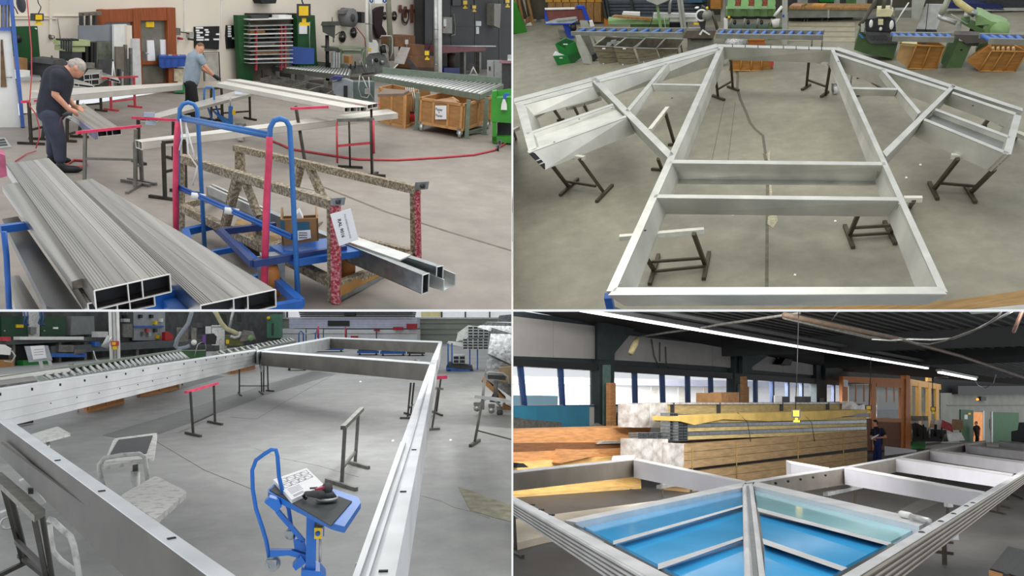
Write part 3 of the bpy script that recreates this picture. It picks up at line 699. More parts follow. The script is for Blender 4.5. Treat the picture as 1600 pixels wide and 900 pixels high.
# the long beam nearest: from the white trestle on the left to the right
zl = .92
profile(r,[(212,218.5),(222,222),(622,177),(606,170)],zz(r,214,300,219),.1,'long_beam','long white beam lying across behind the blue cart',MA_wht,webs=(0,.5,1))
tres([(211,222),(219,226)],[(212,288),(222,286)],M_steelg,'pale trestle under the left end of the long white beam',foot_len=.5,stretch=.45)
tres([(255,224),(288,221)],[(258,312),(290,302)],M_steel,'dark trestle under the long beam left of the blue cart',foot_len=.45,stretch=.5)
# clamp block on a profile in the middle
zc = zz(r,222,240,186)
tres([(216,187),(271,190)],[(217,255),(271,250)],M_steel,'trestle with pink top holding the profile with the pale blue clamp plates',rail=[(206,185),(278,189)],railm=M_pink,foot_len=.4,stretch=.4)
profile(r,[(218,184),(246,185),(395,146),(368,142)],zc,.05,'slanting_profile','slim profile from the clamp plates past the blue hand lifter to the far trestle',MA_alu,webs=(0,.4,.6,1))
t = thing(r,'clamp_plate_pair','pair of pale blue plates clamped on the slanting profile end','clamp plates',r.at(234,195,zc-.1))
CPn = r.face(232,250); pbl = mat('pale_blue_plate',(176,192,212),.35,.3,.06,6)
MB(r).rect(CPn,225,176,242,183,-.02,.02).bd('plate',pbl,t); MB(r).rect(CPn,227,189,243.5,195.5,-.02,.02).bd('plate',pbl,t)
solo(MB(r).rect(r.face(370,190),367,138,380,147,-.02,.05),'stop_block',mat('pale_blue_block',(214,226,240),.5),'pale blue stop block at the far end of the slanting profile','block')
# blue hand lifter by the far worker
LP = r.face(350,200)
t = thing(r,'lift_table','small blue hand lifter standing behind the slanting profile','lift table',LP(350,200))
mbl = mat('light_blue_paint',(52,114,184),.4,0,.1,6)
MB(r).pt(LP,[(319,158),(319,140),(322,136.5),(331,136.5),(334,140),(335,160),(345,185)],1.6).bd('handle',mbl,t)
MB(r).pt(LP,[(324,166,-.05),(333,192,-.05)],1.5).bd('lever',mbl,t)
MB(r).slab(LP,[(331,172),(334,176),(352,195),(360,193),(358,189)],-.05,.1).bd('strut',mbl,t)
MB(r).rect(LP,357,167,364,199,0,.16).bd('mast',mbl,t); MB(r).pt(LP,[(360,167,.05),(360,152,.05)],1).bd('piston',M_pale,t)
MB(r).rect(LP,363,172,368,179.5,-.05,0).bd('label',M_yellow,t)
MB(r).slab(LP,[(355,212),(372,214),(382,210),(360,207)],-.2,.3).bd('base',mbl,t)
caster(r,r.at(377,221),.13,t,M_white); caster(r,r.at(338,217),.07,t,M_white)
# roller conveyors ----------------------------------------------------------------------
zl = zz(r,414,131,105)
conveyor(r,[(405,101.5),(545,118)],[(427,96),(548,108)],zl,[(414,131),(434,133),(458,138),(479,140),(509,149)],30,'roller_conveyor','long grey roller conveyor running from the doorway rack to the saw',mat('conveyor_grey',(104,106,98),.5,.2,.12,6),M_pale,.1,.16,fence=[(424,96),(543,107)],fence_h=.14,low=[((414,131),(509,149),.25)])
conveyor(r,[(582,118),(750,147)],[(600,114),(786,131)],zz(r,729,213,148),[(651,203),(729,216),(757,210)],26,'roller_conveyor','sage green roller conveyor over the wooden boxes',MA_conv,M_pale,.09,.13,fence=[(598,115),(782,131)],fence_h=.16,low=[((729,213),(757,207),.08)])
# flat trays below the left conveyor
for i,q in enumerate(([(408,139),(432,142),(452,137),(425,134)],[(430,145),(458,149),(478,143),(452,140)],[(456,153),(484,157),(506,150),(480,146)],[(480,160),(510,165),(524,156),(498,152)])):
    A = [r.at(*p) for p in q]; t = thing(r,'steel_tray',['flat steel tray under the grey conveyor, farthest left','flat steel tray under the grey conveyor, second from left','flat steel tray under the grey conveyor, third from left','flat steel tray under the grey conveyor, nearest the saw'][i],'tray',A[0],'steel trays')
    Z = V((0,0,.28)); e = V((0,0,.06))
    MB(r).hexa([p+e for p in A],[p+e*1.5 for p in A]).bd('bottom',M_steelg,t)
    for a,b in zip(A,A[1:]+A[:1]): MB(r).bar(a+Z*.7,b+Z*.7,.03,.22).bd('side_wall',M_steelg,t)
    for p in A: MB(r).bar(p,p+Z*.4,.05).bd('foot',M_steelg,t)
# blue panel behind the conveyor
solo(MB(r).slab(r.face(470,131),[(452,100),(491,100),(491,75.5),(454,72.5)],0,.1),'panel',mat('panel_blue',(44,78,150),.45,0,.1,3),'blue panel standing behind the grey conveyor','panel')
# pillar drill
DP = r.face(512,129)
t = thing(r,'pillar_drill','dark grey green pillar drill standing at the cream wall','drill press',DP(512,122))
dg = mat('drill_grey_green',(64,70,62),.5,.1,.15,6)
MB(r).slab(DP,[(501,40),(532,40),(530,33.5),(503,34)],-.2,.3).bd('belt_cover',dg,t); MB(r).slab(DP,[(504,50),(523,60),(524,40),(503,40)],-.15,.25).bd('head',dg,t)
MB(r).pt(DP,[(512,126),(511,55)],3).bd('column',M_black,t); MB(r).rect(DP,507,76,530,80,-.3,.2).bd('work_table',M_dark,t)
MB(r).pt(DP,[(521,58,-.1),(521,66,-.1)],1.2).bd('spindle',M_steelg,t); MB(r).pt(DP,[(524,55,-.2),(531,50,-.25)],.6).bd('feed_lever',M_dark,t)
MB(r).pt(DP,[(519,34),(519,27)],.7).bd('top_rod',M_dark,t); MB(r).rect(DP,504,117,524,122,-.3,.4).bd('foot',dg,t)
t = thing(r,'green_bench','pale green work bench under the saw blades','bench',W.back(-.8)(545,115))
WB = W.back(-.8); pg = mat('bench_green',(136,152,124),.5,0,.1,5)
MB(r).rect(WB,529,74,572,77,-.2,.5).bd('top',pg,t)
for x in (531,568): MB(r).rect(WB,x,77,x+3.5,113,0,.1).bd('leg',pg,t)
MB(r).rect(WB,536,80,568,84,0,.3).bd('drawer',pg,t)
for i,x in enumerate((521,525,529)): solo(MB(r).rect(WB,x,82,x+2.4,106,-.5,-.4),'bar_stock',M_pale,NTH[i]+' pale upright bar stock between drill and bench','bar','bar stock by the drill')
solo(MB(r).rect(WB,545,88,551,99,-.4,-.2),'block',MA_crate,'small brown wooden block in front of the green bench','block')
# things on the cream wall
WW = W
t = thing(r,'hose_reel','round grey hose reel on the cream wall above the saw blades','hose reel',WW(552,28))
MB(r).disc(WW,552,28,14,-.45,-.02,24).bd('drum',mat('reel_grey',(112,112,114),.5,0,.08,5),t); MB(r).slab(WW,[(537,22),(552,17),(552,14),(537,16.5)],-.35,-.1).bd('arm',MATS['reel_grey'],t)
MB(r).disc(WW,552,28,6,-.48,-.45,20).bd('cap',M_rub,t); MB(r).rect(WW,565,19,570,36,-.3,0).bd('bracket',M_black,t)
MB(r).pt(WW,[(556,42,-.2),(566,54,-.2),(570,60,-.2),(571,75,-.2)],.7).bd('hose',M_red,t)
for x,y,rr_,lab in ((536,57.5,8.6,'left saw blade hanging on the wall under the hose reel'),(553.5,51,7.8,'right saw blade hanging on the wall under the hose reel'),(617,25,7,'round saw blade hanging left of the cable coil'),(602,25,6,'saw blade half hidden by the grey green pipe')):
    t = thing(r,'saw_blade',lab,'saw blade',WW(x,y+rr_),'saw blades on the wall'); MB(r).disc(WW,x,y,rr_,-.08,-.04,28).bd('disc',mat('blade_dark',(52,46,42),.4,.5,.2,5),t); MB(r).disc(WW,x,y,rr_*.22,-.1,-.08,12).bd('hub',M_pale,t)
    MB(r).rect(WW,x-rr_*.7,y-.5,x+rr_*.7,y+.6,-.1,-.085).bd('strap',M_steelg,t)
t = thing(r,'cable_rack','brown wooden rail with pegs on the wall','rack',WW(640,35))
bw = mat('peg_wood',(112,66,46),.7)
MB(r).rect(WW,624,14.5,660,19,-.06,0).bd('rail',bw,t)
for x,y0,y1 in ((625,8,20),(633,10,28),(643,7,36),(650.5,7,35)): MB(r).rect(WW,x,y0,x+3,y1,-.1,-.05).bd('peg',bw,t)
t = thing(r,'cable_coil','coiled dark cable hanging on the wooden pegs','cable',WW(634,40))
for i,(rr_,dx,dy) in enumerate(((11,0,0),(9.6,.4,-.3),(12,-.6,1.6),(10.4,.8,.2))): MB(r).ring(WW,633.5+dx,25+dy,rr_,.8,-.16-.03*i).bd('loop',mat('cable_brown',(58,44,40),.6),t)
solo(MB(r).slab(WW,[(584,18),(592,12),(600,10),(597,40),(604,52),(602,62),(592,60),(585,40)],-.25,-.1),'jacket',mat('maroon_cloth',(48,30,32),.9,0,.2,9,.5),'dark maroon jacket hanging on the wall by the white pipes','jacket')
# pipes and columns
for x0,x1,y,c,lab in ((571.5,576,78,M_white,'left white pipe rising behind the saw'),(577,582,66,M_pale,'right silver pipe rising behind the saw')):
    t = thing(r,'duct_pipe',lab,'pipe',r.face(x0,127)(x0,y),'pipes behind the saw')
    MB(r).pt(r.face(x0,127),[((x0+x1)/2-1,-30),((x0+x1)/2,y)],(x1-x0)/2,14).bd('pipe',c,t); MB(r).pt(r.face(x0,127),[((x0+x1)/2-.3,36),((x0+x1)/2-.3,38)],(x1-x0)/2+.5,14).bd('collar',M_zinc,t)
solo(MB(r).pt(r.face(608,126),[(605,-30),(607.5,20),(612,95)],4.4,14),'duct_pipe',mat('pipe_olive',(128,126,108),.5),'grey green pipe leaning in behind the saw','pipe')
for i,(x0,x1) in enumerate(((576.5,584),(598,604))):
    t = thing(r,'safety_sign',['left blue mandatory sign at the top above the saw','right blue mandatory sign at the top above the saw'][i],'sign',W(x0,6),'safety signs'); q = r.face(590,130)
    MB(r).rect(q,x0,-2,x1,5,0,.03).bd('board',M_white,t); MB(r).disc(q,(x0+x1)/2,1,3,-.02,0).bd('disc',M_blue,t); MB(r).rect(q,(x0+x1)/2-.7,-1,(x0+x1)/2+.7,2.5,-.03,-.02).bd('figure',M_white,t)
solo(MB(r).rect(r.face(590,130),585.5,-4,597,5.5,0,.03),'notice',M_paper,'white notice between the two blue signs','notice')
t = thing(r,'twin_column','pair of tall white round columns between saw and dark wall','column',r.at(684,128))
for x,c,m_ in ((681.5,3.6,M_pale),(687.5,3.4,M_white)): MB(r).pt(r.face(684,130),[(x-.5,-30,0),(x,130,0)],c,16).bd('pipe',m_,t)
for y in (45,60,100): MB(r).pt(r.face(684,130),[(681.3,y),(681.3,y+1.2)],4.2,16).bd('clamp_band',M_zinc,t)
# circular saw station
SW = r.face(585,125)
t = thing(r,'circular_saw','grey circular saw with white motor between the two conveyors','saw',SW(585,150))
sg = mat('saw_grey',(104,108,106),.5,.2,.25,8)
MB(r).slab(SW,[(565,118),(612,112),(606,96),(600,84),(580,82),(568,96)],0,.5).bd('housing',sg,t); MB(r).slab(SW,[(538,117),(586,113),(586,102),(540,104)],-.25,.2).bd('fence_block',sg,t)
MB(r).slab(SW,[(575,84),(592,82),(591,69),(588,63),(577,62),(575.5,68)],-.1,.3).bd('motor_cover',M_white,t); MB(r).cyl(SW(594,78,-.15),SW(603,77,-.15),6.5*SW.k,None,16).bd('motor',M_black,t)
MB(r).ring(SW,600,77,7,.9,-.22).bd('motor_ring',M_zinc,t); MB(r).rect(SW,576,75,580,80,-.13,-.1).bd('warning_label',M_yellow,t)
MB(r).pt(SW,[(594,60,-.1),(596,56,-.1),(611,56,-.1),(613,60,-.1),(613,82,-.1),(609,92,-.1)],1,8).bd('guard_tube',M_pale,t)
MB(r).pt(SW,[(571,112,-.3),(565,95,-.3),(566,82,-.2),(572,75,-.1)],.9).bd('hose',M_pale,t)
for x,y in ((555,100),(562,97),(582,96),(572,104),(548,104)): MB(r).pt(SW,[(x,y+6,-.3),(x,y-4,-.3)],1.1).bd('clamp',M_pale if x > 560 else M_dark,t)
MB(r).disc(SW,588,94,3,-.06,0).bd('hand_wheel',M_black,t); MB(r).disc(SW,597,97,4,-.05,0).bd('dial',M_zinc,t)
S2 = r.face(545,160)
MB(r).slab(S2,[(519,146),(551,156),(552,128),(540,124),(519,129)],0,.5).bd('cabinet',mat('cabinet_pale',(136,144,148),.5,0,.12,4),t); MB(r).slab(S2,[(552,156),(585,158),(585,128),(552,128)],.1,.6).bd('cabinet',mat('cabinet_teal',(92,108,106),.5,0,.15,4),t)
MB(r).rect(S2,537,134,543,152,-.03,0).bd('switch_strip',M_black,t); MB(r).slab(S2,[(516,124),(533,126),(536,120),(522,119)],-.1,.3).bd('control_tray',mat('tray_violet',(50,52,110),.4),t)
for k,pts in enumerate(([(562,118),(560,138),(564,151),(574,153),(578,146),(576,120)],[(566,120),(575,140),(584,156)])): MB(r).pt(S2,[(a,b,-.15) for a,b in pts],.8).bd('hose',M_pale,t)
MB(r).rect(S2,570,139,577,147,-.12,0).bd('junction_box',M_pale,t)
# drawing stand, cartons, bench at the dark wall
t = thing(r,'drawing_stand','tilted drawing board on a stand beside the saw','drawing board',r.face(628,130)(628,112))
Q = r.face(628,128)
MB(r).slab(Q,[(615,98.5),(631.5,100.5),(641,74.5),(626.5,73)],0,.04).bd('board',mat('board_grey',(176,170,166),.5),t); MB(r).pt(Q,[(622,100),(610,112)],1).bd('support',M_white,t); MB(r).rect(Q,633,62,638,69,.02,.1).bd('clip',M_pale,t); MB(r).pt(Q,[(635.5,68,.05),(635.5,74,.05)],1).bd('neck',M_zinc,t)
solo(MB(r).slab(Q,[(634,92),(640,92),(655,110),(645,112)],.1,.25),'duct_piece',M_dark,'dark flat duct piece leaning by the drawing board','duct')
for i,(x0,y0,x1,y1,d,lab) in enumerate(((617,57,632,73,.6,'carton at the left below the cable coil'),(627,55.5,648.5,72,.75,'tallest carton below the cable coil'),(644,70,663,88,.3,'carton with a tape strip nearest the twin column'),(641,88,680,106,.1,'wide carton low beside the twin column'))):
    solo(MB(r).rect(W.back(-1.4),x0,y0,x1,y1,d-.6,d),'carton',mat('carton_brown',(126,88,56),.8,0,.2,4),lab,'carton','cartons by the wall')
solo(MB(r).rect(W.back(-1.5),640,106,680,118,-.6,0),'pallet_box',mat('pallet_dark',(78,58,42),.8),'dark pallet box under the cartons','pallet box')
t = thing(r,'red_bench','bench with dark red top in front of the dark wall','bench',DW(725,120))
B2 = DW.back(-1.0)
MB(r).slab(B2,[(692,83),(758,79.5),(760,75),(692,72.5)],-.3,.6).bd('top',mat('bench_red',(116,60,66),.6,0,.2,5),t); MB(r).rect(B2,692,71.5,775,73,.3,.6).bd('back_edge',M_pale,t)
for x in (725,749): MB(r).rect(B2,x,82,x+3,120,-.1,.1).bd('leg',M_steelg,t)
solo(MB(r).cyl(B2(705,106,.1),B2(705,84,.1),13*B2.k,None,20),'drum',mat('drum_brown',(66,52,42),.7),'dark brown drum under the red bench','drum'); solo(MB(r).rect(B2,694,106,718,116,-.2,.5),'crate',mat('dark_blue',(30,44,110),.5),'dark blue crate below the drum','crate')
t = thing(r,'wall_cabinet','grey electric box on the dark wall','electric box',DW(700,52))
MB(r).rect(DW,692.5,27,706.5,52,-.3,0).bd('box',mat('box_grey',(132,132,120),.5),t); MB(r).rect(DW,693,30,697.5,41,-.33,-.3).bd('label',M_pale,t); MB(r).disc(DW,695.5,43,1.2,-.34,-.3).bd('knob',M_red,t)
solo(MB(r).pt(DW,[(708.5,22,-.1),(710.5,40,-.1),(710.5,54,-.1),(704,56,-.1)],1.2),'conduit',M_steelg,'grey bent conduit right of the electric box','conduit')
for x0,y0,x1,y1,lab in ((743.5,33,752,40.5,'square socket plate on the dark wall'),(744,42,748.5,53,'white slip hanging under the socket plate')): solo(MB(r).rect(DW,x0,y0,x1,y1,-.05,0),'wall_plate',M_pale,lab,'plate','plates on the dark wall')
solo(MB(r).slab(DW,[(772,40),(781,44),(783,6),(772,6)],-.4,0),'wall_heater',mat('heater_grey',(128,124,114),.5),'grey tall unit high on the dark wall at the right','heater')
solo(MB(r).rect(DW,707,-10,732,8.5,-.08,0),'dark_window',M_black,'dark panel at the top of the dark wall','panel')
t = thing(r,'grey_cabinet','pale grey cabinet standing right behind the green conveyor','cabinet',r.at(775,145)); Q = r.face(772,142)
MB(r).rect(Q,761,95,784,136,0,.6).bd('body',mat('cab_grey',(150,154,152),.5),t); MB(r).rect(Q,764,104,766.5,110,-.05,0).bd('handle',M_black,t); MB(r).rect(Q,771.5,95,772.2,136,-.01,0).bd('door_gap',M_dark,t)
t = thing(r,'lamp_stand','angled work lamp on a white tripod behind the green conveyor','lamp',r.at(740,130)); Q = r.face(740,130)
MB(r).slab(Q,[(730,107),(738,110),(741,102),(734,98)],0,.12).bd('lamp_head',M_rub,t); MB(r).pt(Q,[(739,104),(746,118)],.9).bd('leg',M_white,t); MB(r).pt(Q,[(739,106),(734,118)],.8).bd('leg',M_white,t); MB(r).rect(Q,732,116,746,120,0,.15).bd('foot',M_pale,t)
t = thing(r,'side_machine','dark machine with a pink tray at the right edge behind the green trolley','machine',r.at(795,150)); Q = r.face(795,150)
MB(r).rect(Q,784,98,812,140,.1,.6).bd('body',M_dark,t); MB(r).rect(Q,780,95.5,812,99,-.1,.5).bd('tray',mat('dusty_pink',(136,98,104),.6),t); MB(r).rect(Q,793,86,812,95,0,.3).bd('head',M_pale,t)
# wooden boxes with casters
Mx = zz(r,720,207,160)
def wbox(foot,back,fy,topy,name,label,z0,np=3,cast=True):
    zt = zz(r,foot[1][0],fy,topy)-z0
    A0 = [(foot[0][0],foot[0][1]),(foot[1][0],foot[1][1])]
    return crate(r,A0,None,1.0,zt,name,label,MA_cratef,MA_crate,np,z0,back=back)
z0 = .16
th_,A,B,D = wbox([(655,193),(722,205)],(766,189),215,161,'wooden_box','wooden box on casters with a paper sign under the green conveyor',z0)
FP = Plane(r,A,V((-(B-A).y,(B-A).x,0)).normalized())
if FP.n.dot(A) < 0: FP.n = -FP.n
MB(r).rect(FP,680,165,697,186.5,-.05,-.035).bd('paper_sign',M_paper,th_)
for i,s_ in enumerate(('Papier','+','Papier')): ptext(FP,s_,688.5,171+i*4.8,4.0,M_ink,'lettering',th_,d=-.056,ang=.16)
for p in (A.lerp(B,.06),A.lerp(B,.95),B+D*.9): caster(r,V((p.x,p.y,0)),.085,th_,M_pale)
for i,q in enumerate(([(675,160),(705,155),(716,164)],[(690,158),(708,154),(718,161)])):
    solo(MB(r).prism([r.at(*p,z0+.72) for p in q],V((0,0,.04))),'cardboard_sheet',M_card,['cardboard sheet sticking out of the signed box at the left','cardboard sheet sticking out of the signed box at the right'][i],'cardboard','cardboard in the box')
wbox([(592,190),(632,201)],(650,193),201,145,'wooden_box','wooden box behind the pale beam end with clamps hung on it',0.0,2)
solo(quadbeam(r,[(590,147),(630,146),(640,141),(600,138)],.98,.05),'cover_sheet',mat('dusty_sheet',(116,98,84),.8),'dusty sheet lying on the wooden box with clamps','sheet')
solo(MB(r).rect(r.face(690,172),655,137,672,158,.2,.6),'wooden_box',MA_crate,'small wooden box standing behind the green conveyor legs','box')
solo(MB(r).rect(r.face(770,190),760,156,774,198,.3,.7),'wooden_box',MA_crate,'wooden box half hidden behind the green trolley','box')
QC = r.face(640,196)
for i in range(5):
    t = thing(r,'bar_clamp',NTH[i]+' silver bar clamp with red handle hanging on the wooden box','clamp',QC(640+i*3,190),'bar clamps'); x = 634+i*2.9
    MB(r).pt(QC,[(x,137,-.1),(x+5+i*.4,174,-.1)],.9,6).bd('bar',M_pale,t); MB(r).pt(QC,[(x+.5+i*.1,177,-.14),(x+2.5,190,-.14)],1.3,8).bd('handle',mat('grip_red',(206,30,40),.4),t); MB(r).pt(QC,[(x+.2,174,-.14),(x+.5,178,-.14)],1.4,8).bd('grip_collar',M_black,t)
# green trolley with spray bottle at right edge
GT = r.face(772,225); gg = mat('bright_green',(58,146,46),.45,0,.12,3)
t = thing(r,'tool_trolley','bright green tool trolley at the right edge of the hall','trolley',GT(785,228))
MB(r).slab(GT,[(767.5,190),(815,194),(815,152),(767.5,153)],0,.5).bd('top_tray',gg,t); MB(r).slab(GT,[(769,222),(776,224),(776,188),(769,188)],.02,.5).bd('leg_panel',gg,t)
MB(r).slab(GT,[(769,222),(815,225),(815,215),(769,213)],.02,.5).bd('bottom_tray',gg,t); MB(r).slab(GT,[(769,154),(815,154),(815,139),(795,139),(769,143)],.45,.5).bd('back_rim',gg,t); MB(r).slab(GT,[(768,153),(776,152),(776,142),(769,143)],.05,.45).bd('side_rim',gg,t)
MB(r).rect(GT,777,192,815,214,.3,.4).bd('inner_panel',M_dark,t); caster(r,r.at(780,230),.06,t,M_black); caster(r,r.at(778,236),.05,t,M_black)
t = thing(r,'spray_bottle','white spray bottle with blue head hanging on the green trolley','bottle',GT(787,172))
MB(r).slab(GT,[(782.5,171.5),(792,172),(792,164),(789,155),(786,155),(783.5,163)],-.1,-.02).bd('bottle',M_white,t); MB(r).slab(GT,[(786.5,155),(790,155),(792,150),(796,149),(796,146),(789,146),(786,150)],-.09,-.03).bd('trigger_head',mat('spray_blue',(50,90,190),.4),t)
# red hoses on the floor
hm = MATS['hose_red']
solo(MB(r).tube([r.at(x,y,.02) for x,y in ((420,218),(440,226),(455,233),(475,236),(500,240),(560,249),(620,250),(690,246),(740,242),(772,235),(790,224),(797,205))],.022,6),'air_hose',hm,'red air hose running over the floor to the green trolley','hose')
solo(MB(r).tube([r.at(x,y,.02) for x,y in ((100,266),(108,261),(125,262),(135,257),(132,251),(115,250),(104,256),(110,262),(128,260))],.02,6),'air_hose',hm,'red air hose coiled on the floor behind the left worker shoe','hose')
t = thing(r,'floor_grate','pale grate with an opening lying at the left wall','grate',r.at(8,222))
MB(r).floorpoly([(-10,232),(18,229),(8,215),(-10,216)],0,.03).bd('frame',M_pale,t)
for i in range(3): MB(r).floorpoly([(-8,228-4*i),(12-2*i,226.4-4*i),(11-2*i,224.4-4*i),(-8,226-4*i)],.03,.04).bd('slot',M_dark,t)
# ---- foreground left: pile of wide profiles on a blue cart
al = MA_alud
zt = 1.02
gr = [.05,.09,.13,.17,.21,.25] + [.75,.79,.83,.87,.91,.95]
profile(r,[(147,454),(265,428),(76,247),(9,256)],zt,.105,'wide_profile','upper wide ribbed profile in the foreground pile at lower left',al,'wide ribbed profiles',grooves=gr)
profile(r,[(137,474),(240,454),(78,292),(26,300)],zt-.11,.09,'wide_profile','wide profile lying directly below the upper ribbed one',al,'wide ribbed profiles',webs=(0,.42,.61,1))
profile(r,[(313,477),(430,452),(144,279),(112,284)],zt-.16,.11,'wide_profile','wide ribbed profile to the right of the upper one in the foreground pile',al,'wide ribbed profiles',grooves=[.04,.07,.10,.13,.16])
solo(quadbeam(r,[(112,440),(132,434),(30,284),(3,290)],zt-.04,.05),'angle_profile',al,'narrow profile left of the upper ribbed profile','aluminium profile')
t = thing(r,'angle_profile','small angled profile end sticking out at the left of the pile','aluminium profile',r.at(118,442,.8))
Q = r.face(120,640); MB(r).slab(Q,[(115.5,441),(117.5,441),(117.5,427),(115.5,425.5)],0,.5).bd('flange',al,t); MB(r).slab(Q,[(115.5,442.5),(128,442.5),(127,440),(115.5,440)],0,.5).bd('flange',al,t); MB(r).slab(Q,[(117,441),(124,440),(117,427)],.05,.5).bd('core',M_hole,t)
solo(quadbeam(r,[(72,478),(140,500),(28,338),(3,342)],zt-.2,.07),'dark_board',mat('dark_slate_panel',(62,60,58),.35,.3,.2,2),'dark flat board at the lower left under the profiles','board')
solo(quadbeam(r,[(40,520),(90,530),(30,430),(5,432)],.55,.08),'short_profile',al,'short profile lower down in the blue cart','aluminium profile')
t = thing(r,'profile_cart','blue cart carrying the foreground pile of wide profiles','cart',r.at(60,560))
Q = r.face(12,600); MB(r).pt(Q,[(6,362),(10,400),(16,520)],4.2,10).bd('post',M_blue,t)
mbq = MB(r).bar(r.at(150,492,.74),r.at(330,448,.74),.09,.11); mbq.bd('cross_beam',M_blue,t); MB(r).bar(r.at(0,358,.9),r.at(60,350,.9),.05).bd('cross_beam',M_blue,t)
MB(r).bar(r.at(262,470,.7),r.at(300,520,.7),.1,.1).bd('side_beam',M_blue,t); MB(r).bar(r.at(8,500,.3),r.at(200,520,.3),.08).bd('lower_beam',M_blue,t)
solo(MB(r).slab(r.face(10,330),[(-8,280),(12,275),(8,243),(-8,238)],0,.3),'wrapped_bundle',mat('pink_bundle',(176,90,120),.6,0,.2,9),'pink wrapped bundle end at the left edge','bundle')
solo(quadbeam(r,[(255,445),(262,441),(240,420),(230,420)],zt-.13,.05),'angle_profile',M_dark,'dark strip between the two wide profiles','strip')
# ---- paint rack
FQ = r.wall((523,473),(280,358)); BQ = r.wall((650,406),(368,296))
t = thing(r,'paint_rack','long paint crusted steel rack with two end posts wrapped in red film','rack',FQ(523,472))
def bm(a,b,w_,m_=M_crust,nm='rail',h_=None): return MB(r).bar(a,b,w_,h_).bd(nm,m_,t)
k = FQ.k
bm(FQ(283,247),FQ(522,320),.085); bm(FQ(281,322),FQ(520,441),.085); bm(BQ(368,231),BQ(653,297),.085); bm(BQ(372,330),BQ(648,396),.07)
bm(FQ(517,317),FQ(518,470),.06,nm='post'); bm(FQ(524.5,320),FQ(525.5,473),.075,M_crustred,'post_film'); bm(BQ(645,300),BQ(646,404),.055,nm='post'); bm(BQ(652,297),BQ(654,404),.06,M_crustred,'post_film')
bm(FQ(283,245),FQ(283,360),.06,nm='post'); bm(BQ(372,231),BQ(373,300),.07,nm='post')
bm(FQ(372,275),FQ(352,352),.075,nm='brace'); bm(BQ(376,240),BQ(380,290),.08,nm='brace'); bm(FQ(383,283),FQ(404,338),.06,nm='brace'); bm(BQ(470,262),BQ(460,300),.07,nm='brace'); bm(BQ(484,262),BQ(509,318),.08,nm='brace')
bm(FQ(398,340),FQ(406,384),.06,nm='brace')
bm(FQ(525,447),BQ(645,398),.07,nm='cross_bar'); bm(FQ(283,322),BQ(372,300),.07,nm='cross_bar'); bm(FQ(420,390),BQ(500,350),.07,nm='cross_bar')
MB(r).bar(FQ(528,455),BQ(645,403),.03,.10).bd('wood_strip',mat('ochre_wood',(168,122,62),.7,0,.15,6),t)
MB(r).bar(FQ(526,466),BQ(648,408),.05,.05).bd('bottom_bar',M_zinc,t)
for pl_,x,y in ((FQ,525,316),(BQ,657,291)):
    MB(r).slab(pl_,[(x-10,y+6),(x+7,y+5),(x+9,y-7),(x-8,y-6)],-.04,0).bd('lifting_eye',M_zinc,t); MB(r).disc(pl_,x+1,y,3.4,-.06,-.03).bd('eye_hole',M_dark,t)
MB(r).hexa([FQ(360,372),FQ(440,402),BQ(440,345),BQ(380,330)],[p+V((0,0,.05)) for p in (FQ(360,372),FQ(440,402),BQ(440,345),BQ(380,330))]).bd('shelf_board',mat('crust_wood',(140,112,74),.8,0,.3,14,.5),t)
# white paper sign on the rack
SP_ = Plane(r,FQ(535,360)-FQ.n*.1,r.face(535,470).n)
t = thing(r,'paper_sign','white paper sign hung on the near red post of the rack','sign',SP_(540,384))
MB(r).slab(SP_,[(530,384.5),(560,374),(548,326),(516,335)],-.01,0).bd('sheet',M_paper,t)
ptext(SP_,'RAL 9016',533,356,5.6,M_ink,'lettering',t,d=-.014,ang=math.radians(76),bold=.01)
ptext(SP_,'PULVERBESCHICHTUNG',543,353,2.7,mat('grey_ink',(120,120,128),.7,0,0),'lettering',t,d=-.014,ang=math.radians(76))
# channels lying through the rack
profile(r,[(660,430),(670,426.5),(330,290),(322,292)],.42,.17,'steel_channel','grey rectangular tube nearest the front on the rack',M_zinc,'tubes on the rack',webs=(0,1),t=.006)
profile(r,[(682,417),(692,415),(545,367),(535,369)],.46,.2,'steel_channel','second grey rectangular tube behind the front one',M_zinc,'tubes on the rack',webs=(0,1),t=.006)
solo(quadbeam(r,[(625,406),(642,398),(560,371),(545,378)],.56,.012),'cover_plate',M_pale,'flat bright plate lying on the tubes','plate')
t = thing(r,'channel_section','open channel section under the tubes at the right','aluminium profile',r.at(690,450,.25))
A4 = [r.at(*p,.28) for p in ((693,454),(711,445),(690,436),(668,444))]; MB(r).hexa([p-V((0,0,.01)) for p in A4],A4).bd('web',M_pale,t)
for a,b in ((0,3),(1,2)): MB(r).bar(A4[a]+V((0,0,.05)),A4[b]+V((0,0,.05)),.012,.1).bd('flange',M_pale,t)
t = thing(r,'steel_channel','thin galvanised channel lying far back on the rack','aluminium profile',r.at(330,300,.6),'tubes on the rack')
for o_ in (0,5): MB(r).bar(r.at(327+o_,297-o_*.6,.52),r.at(420,340-o_,.52),.03,.09).bd('flange',M_pale,t)
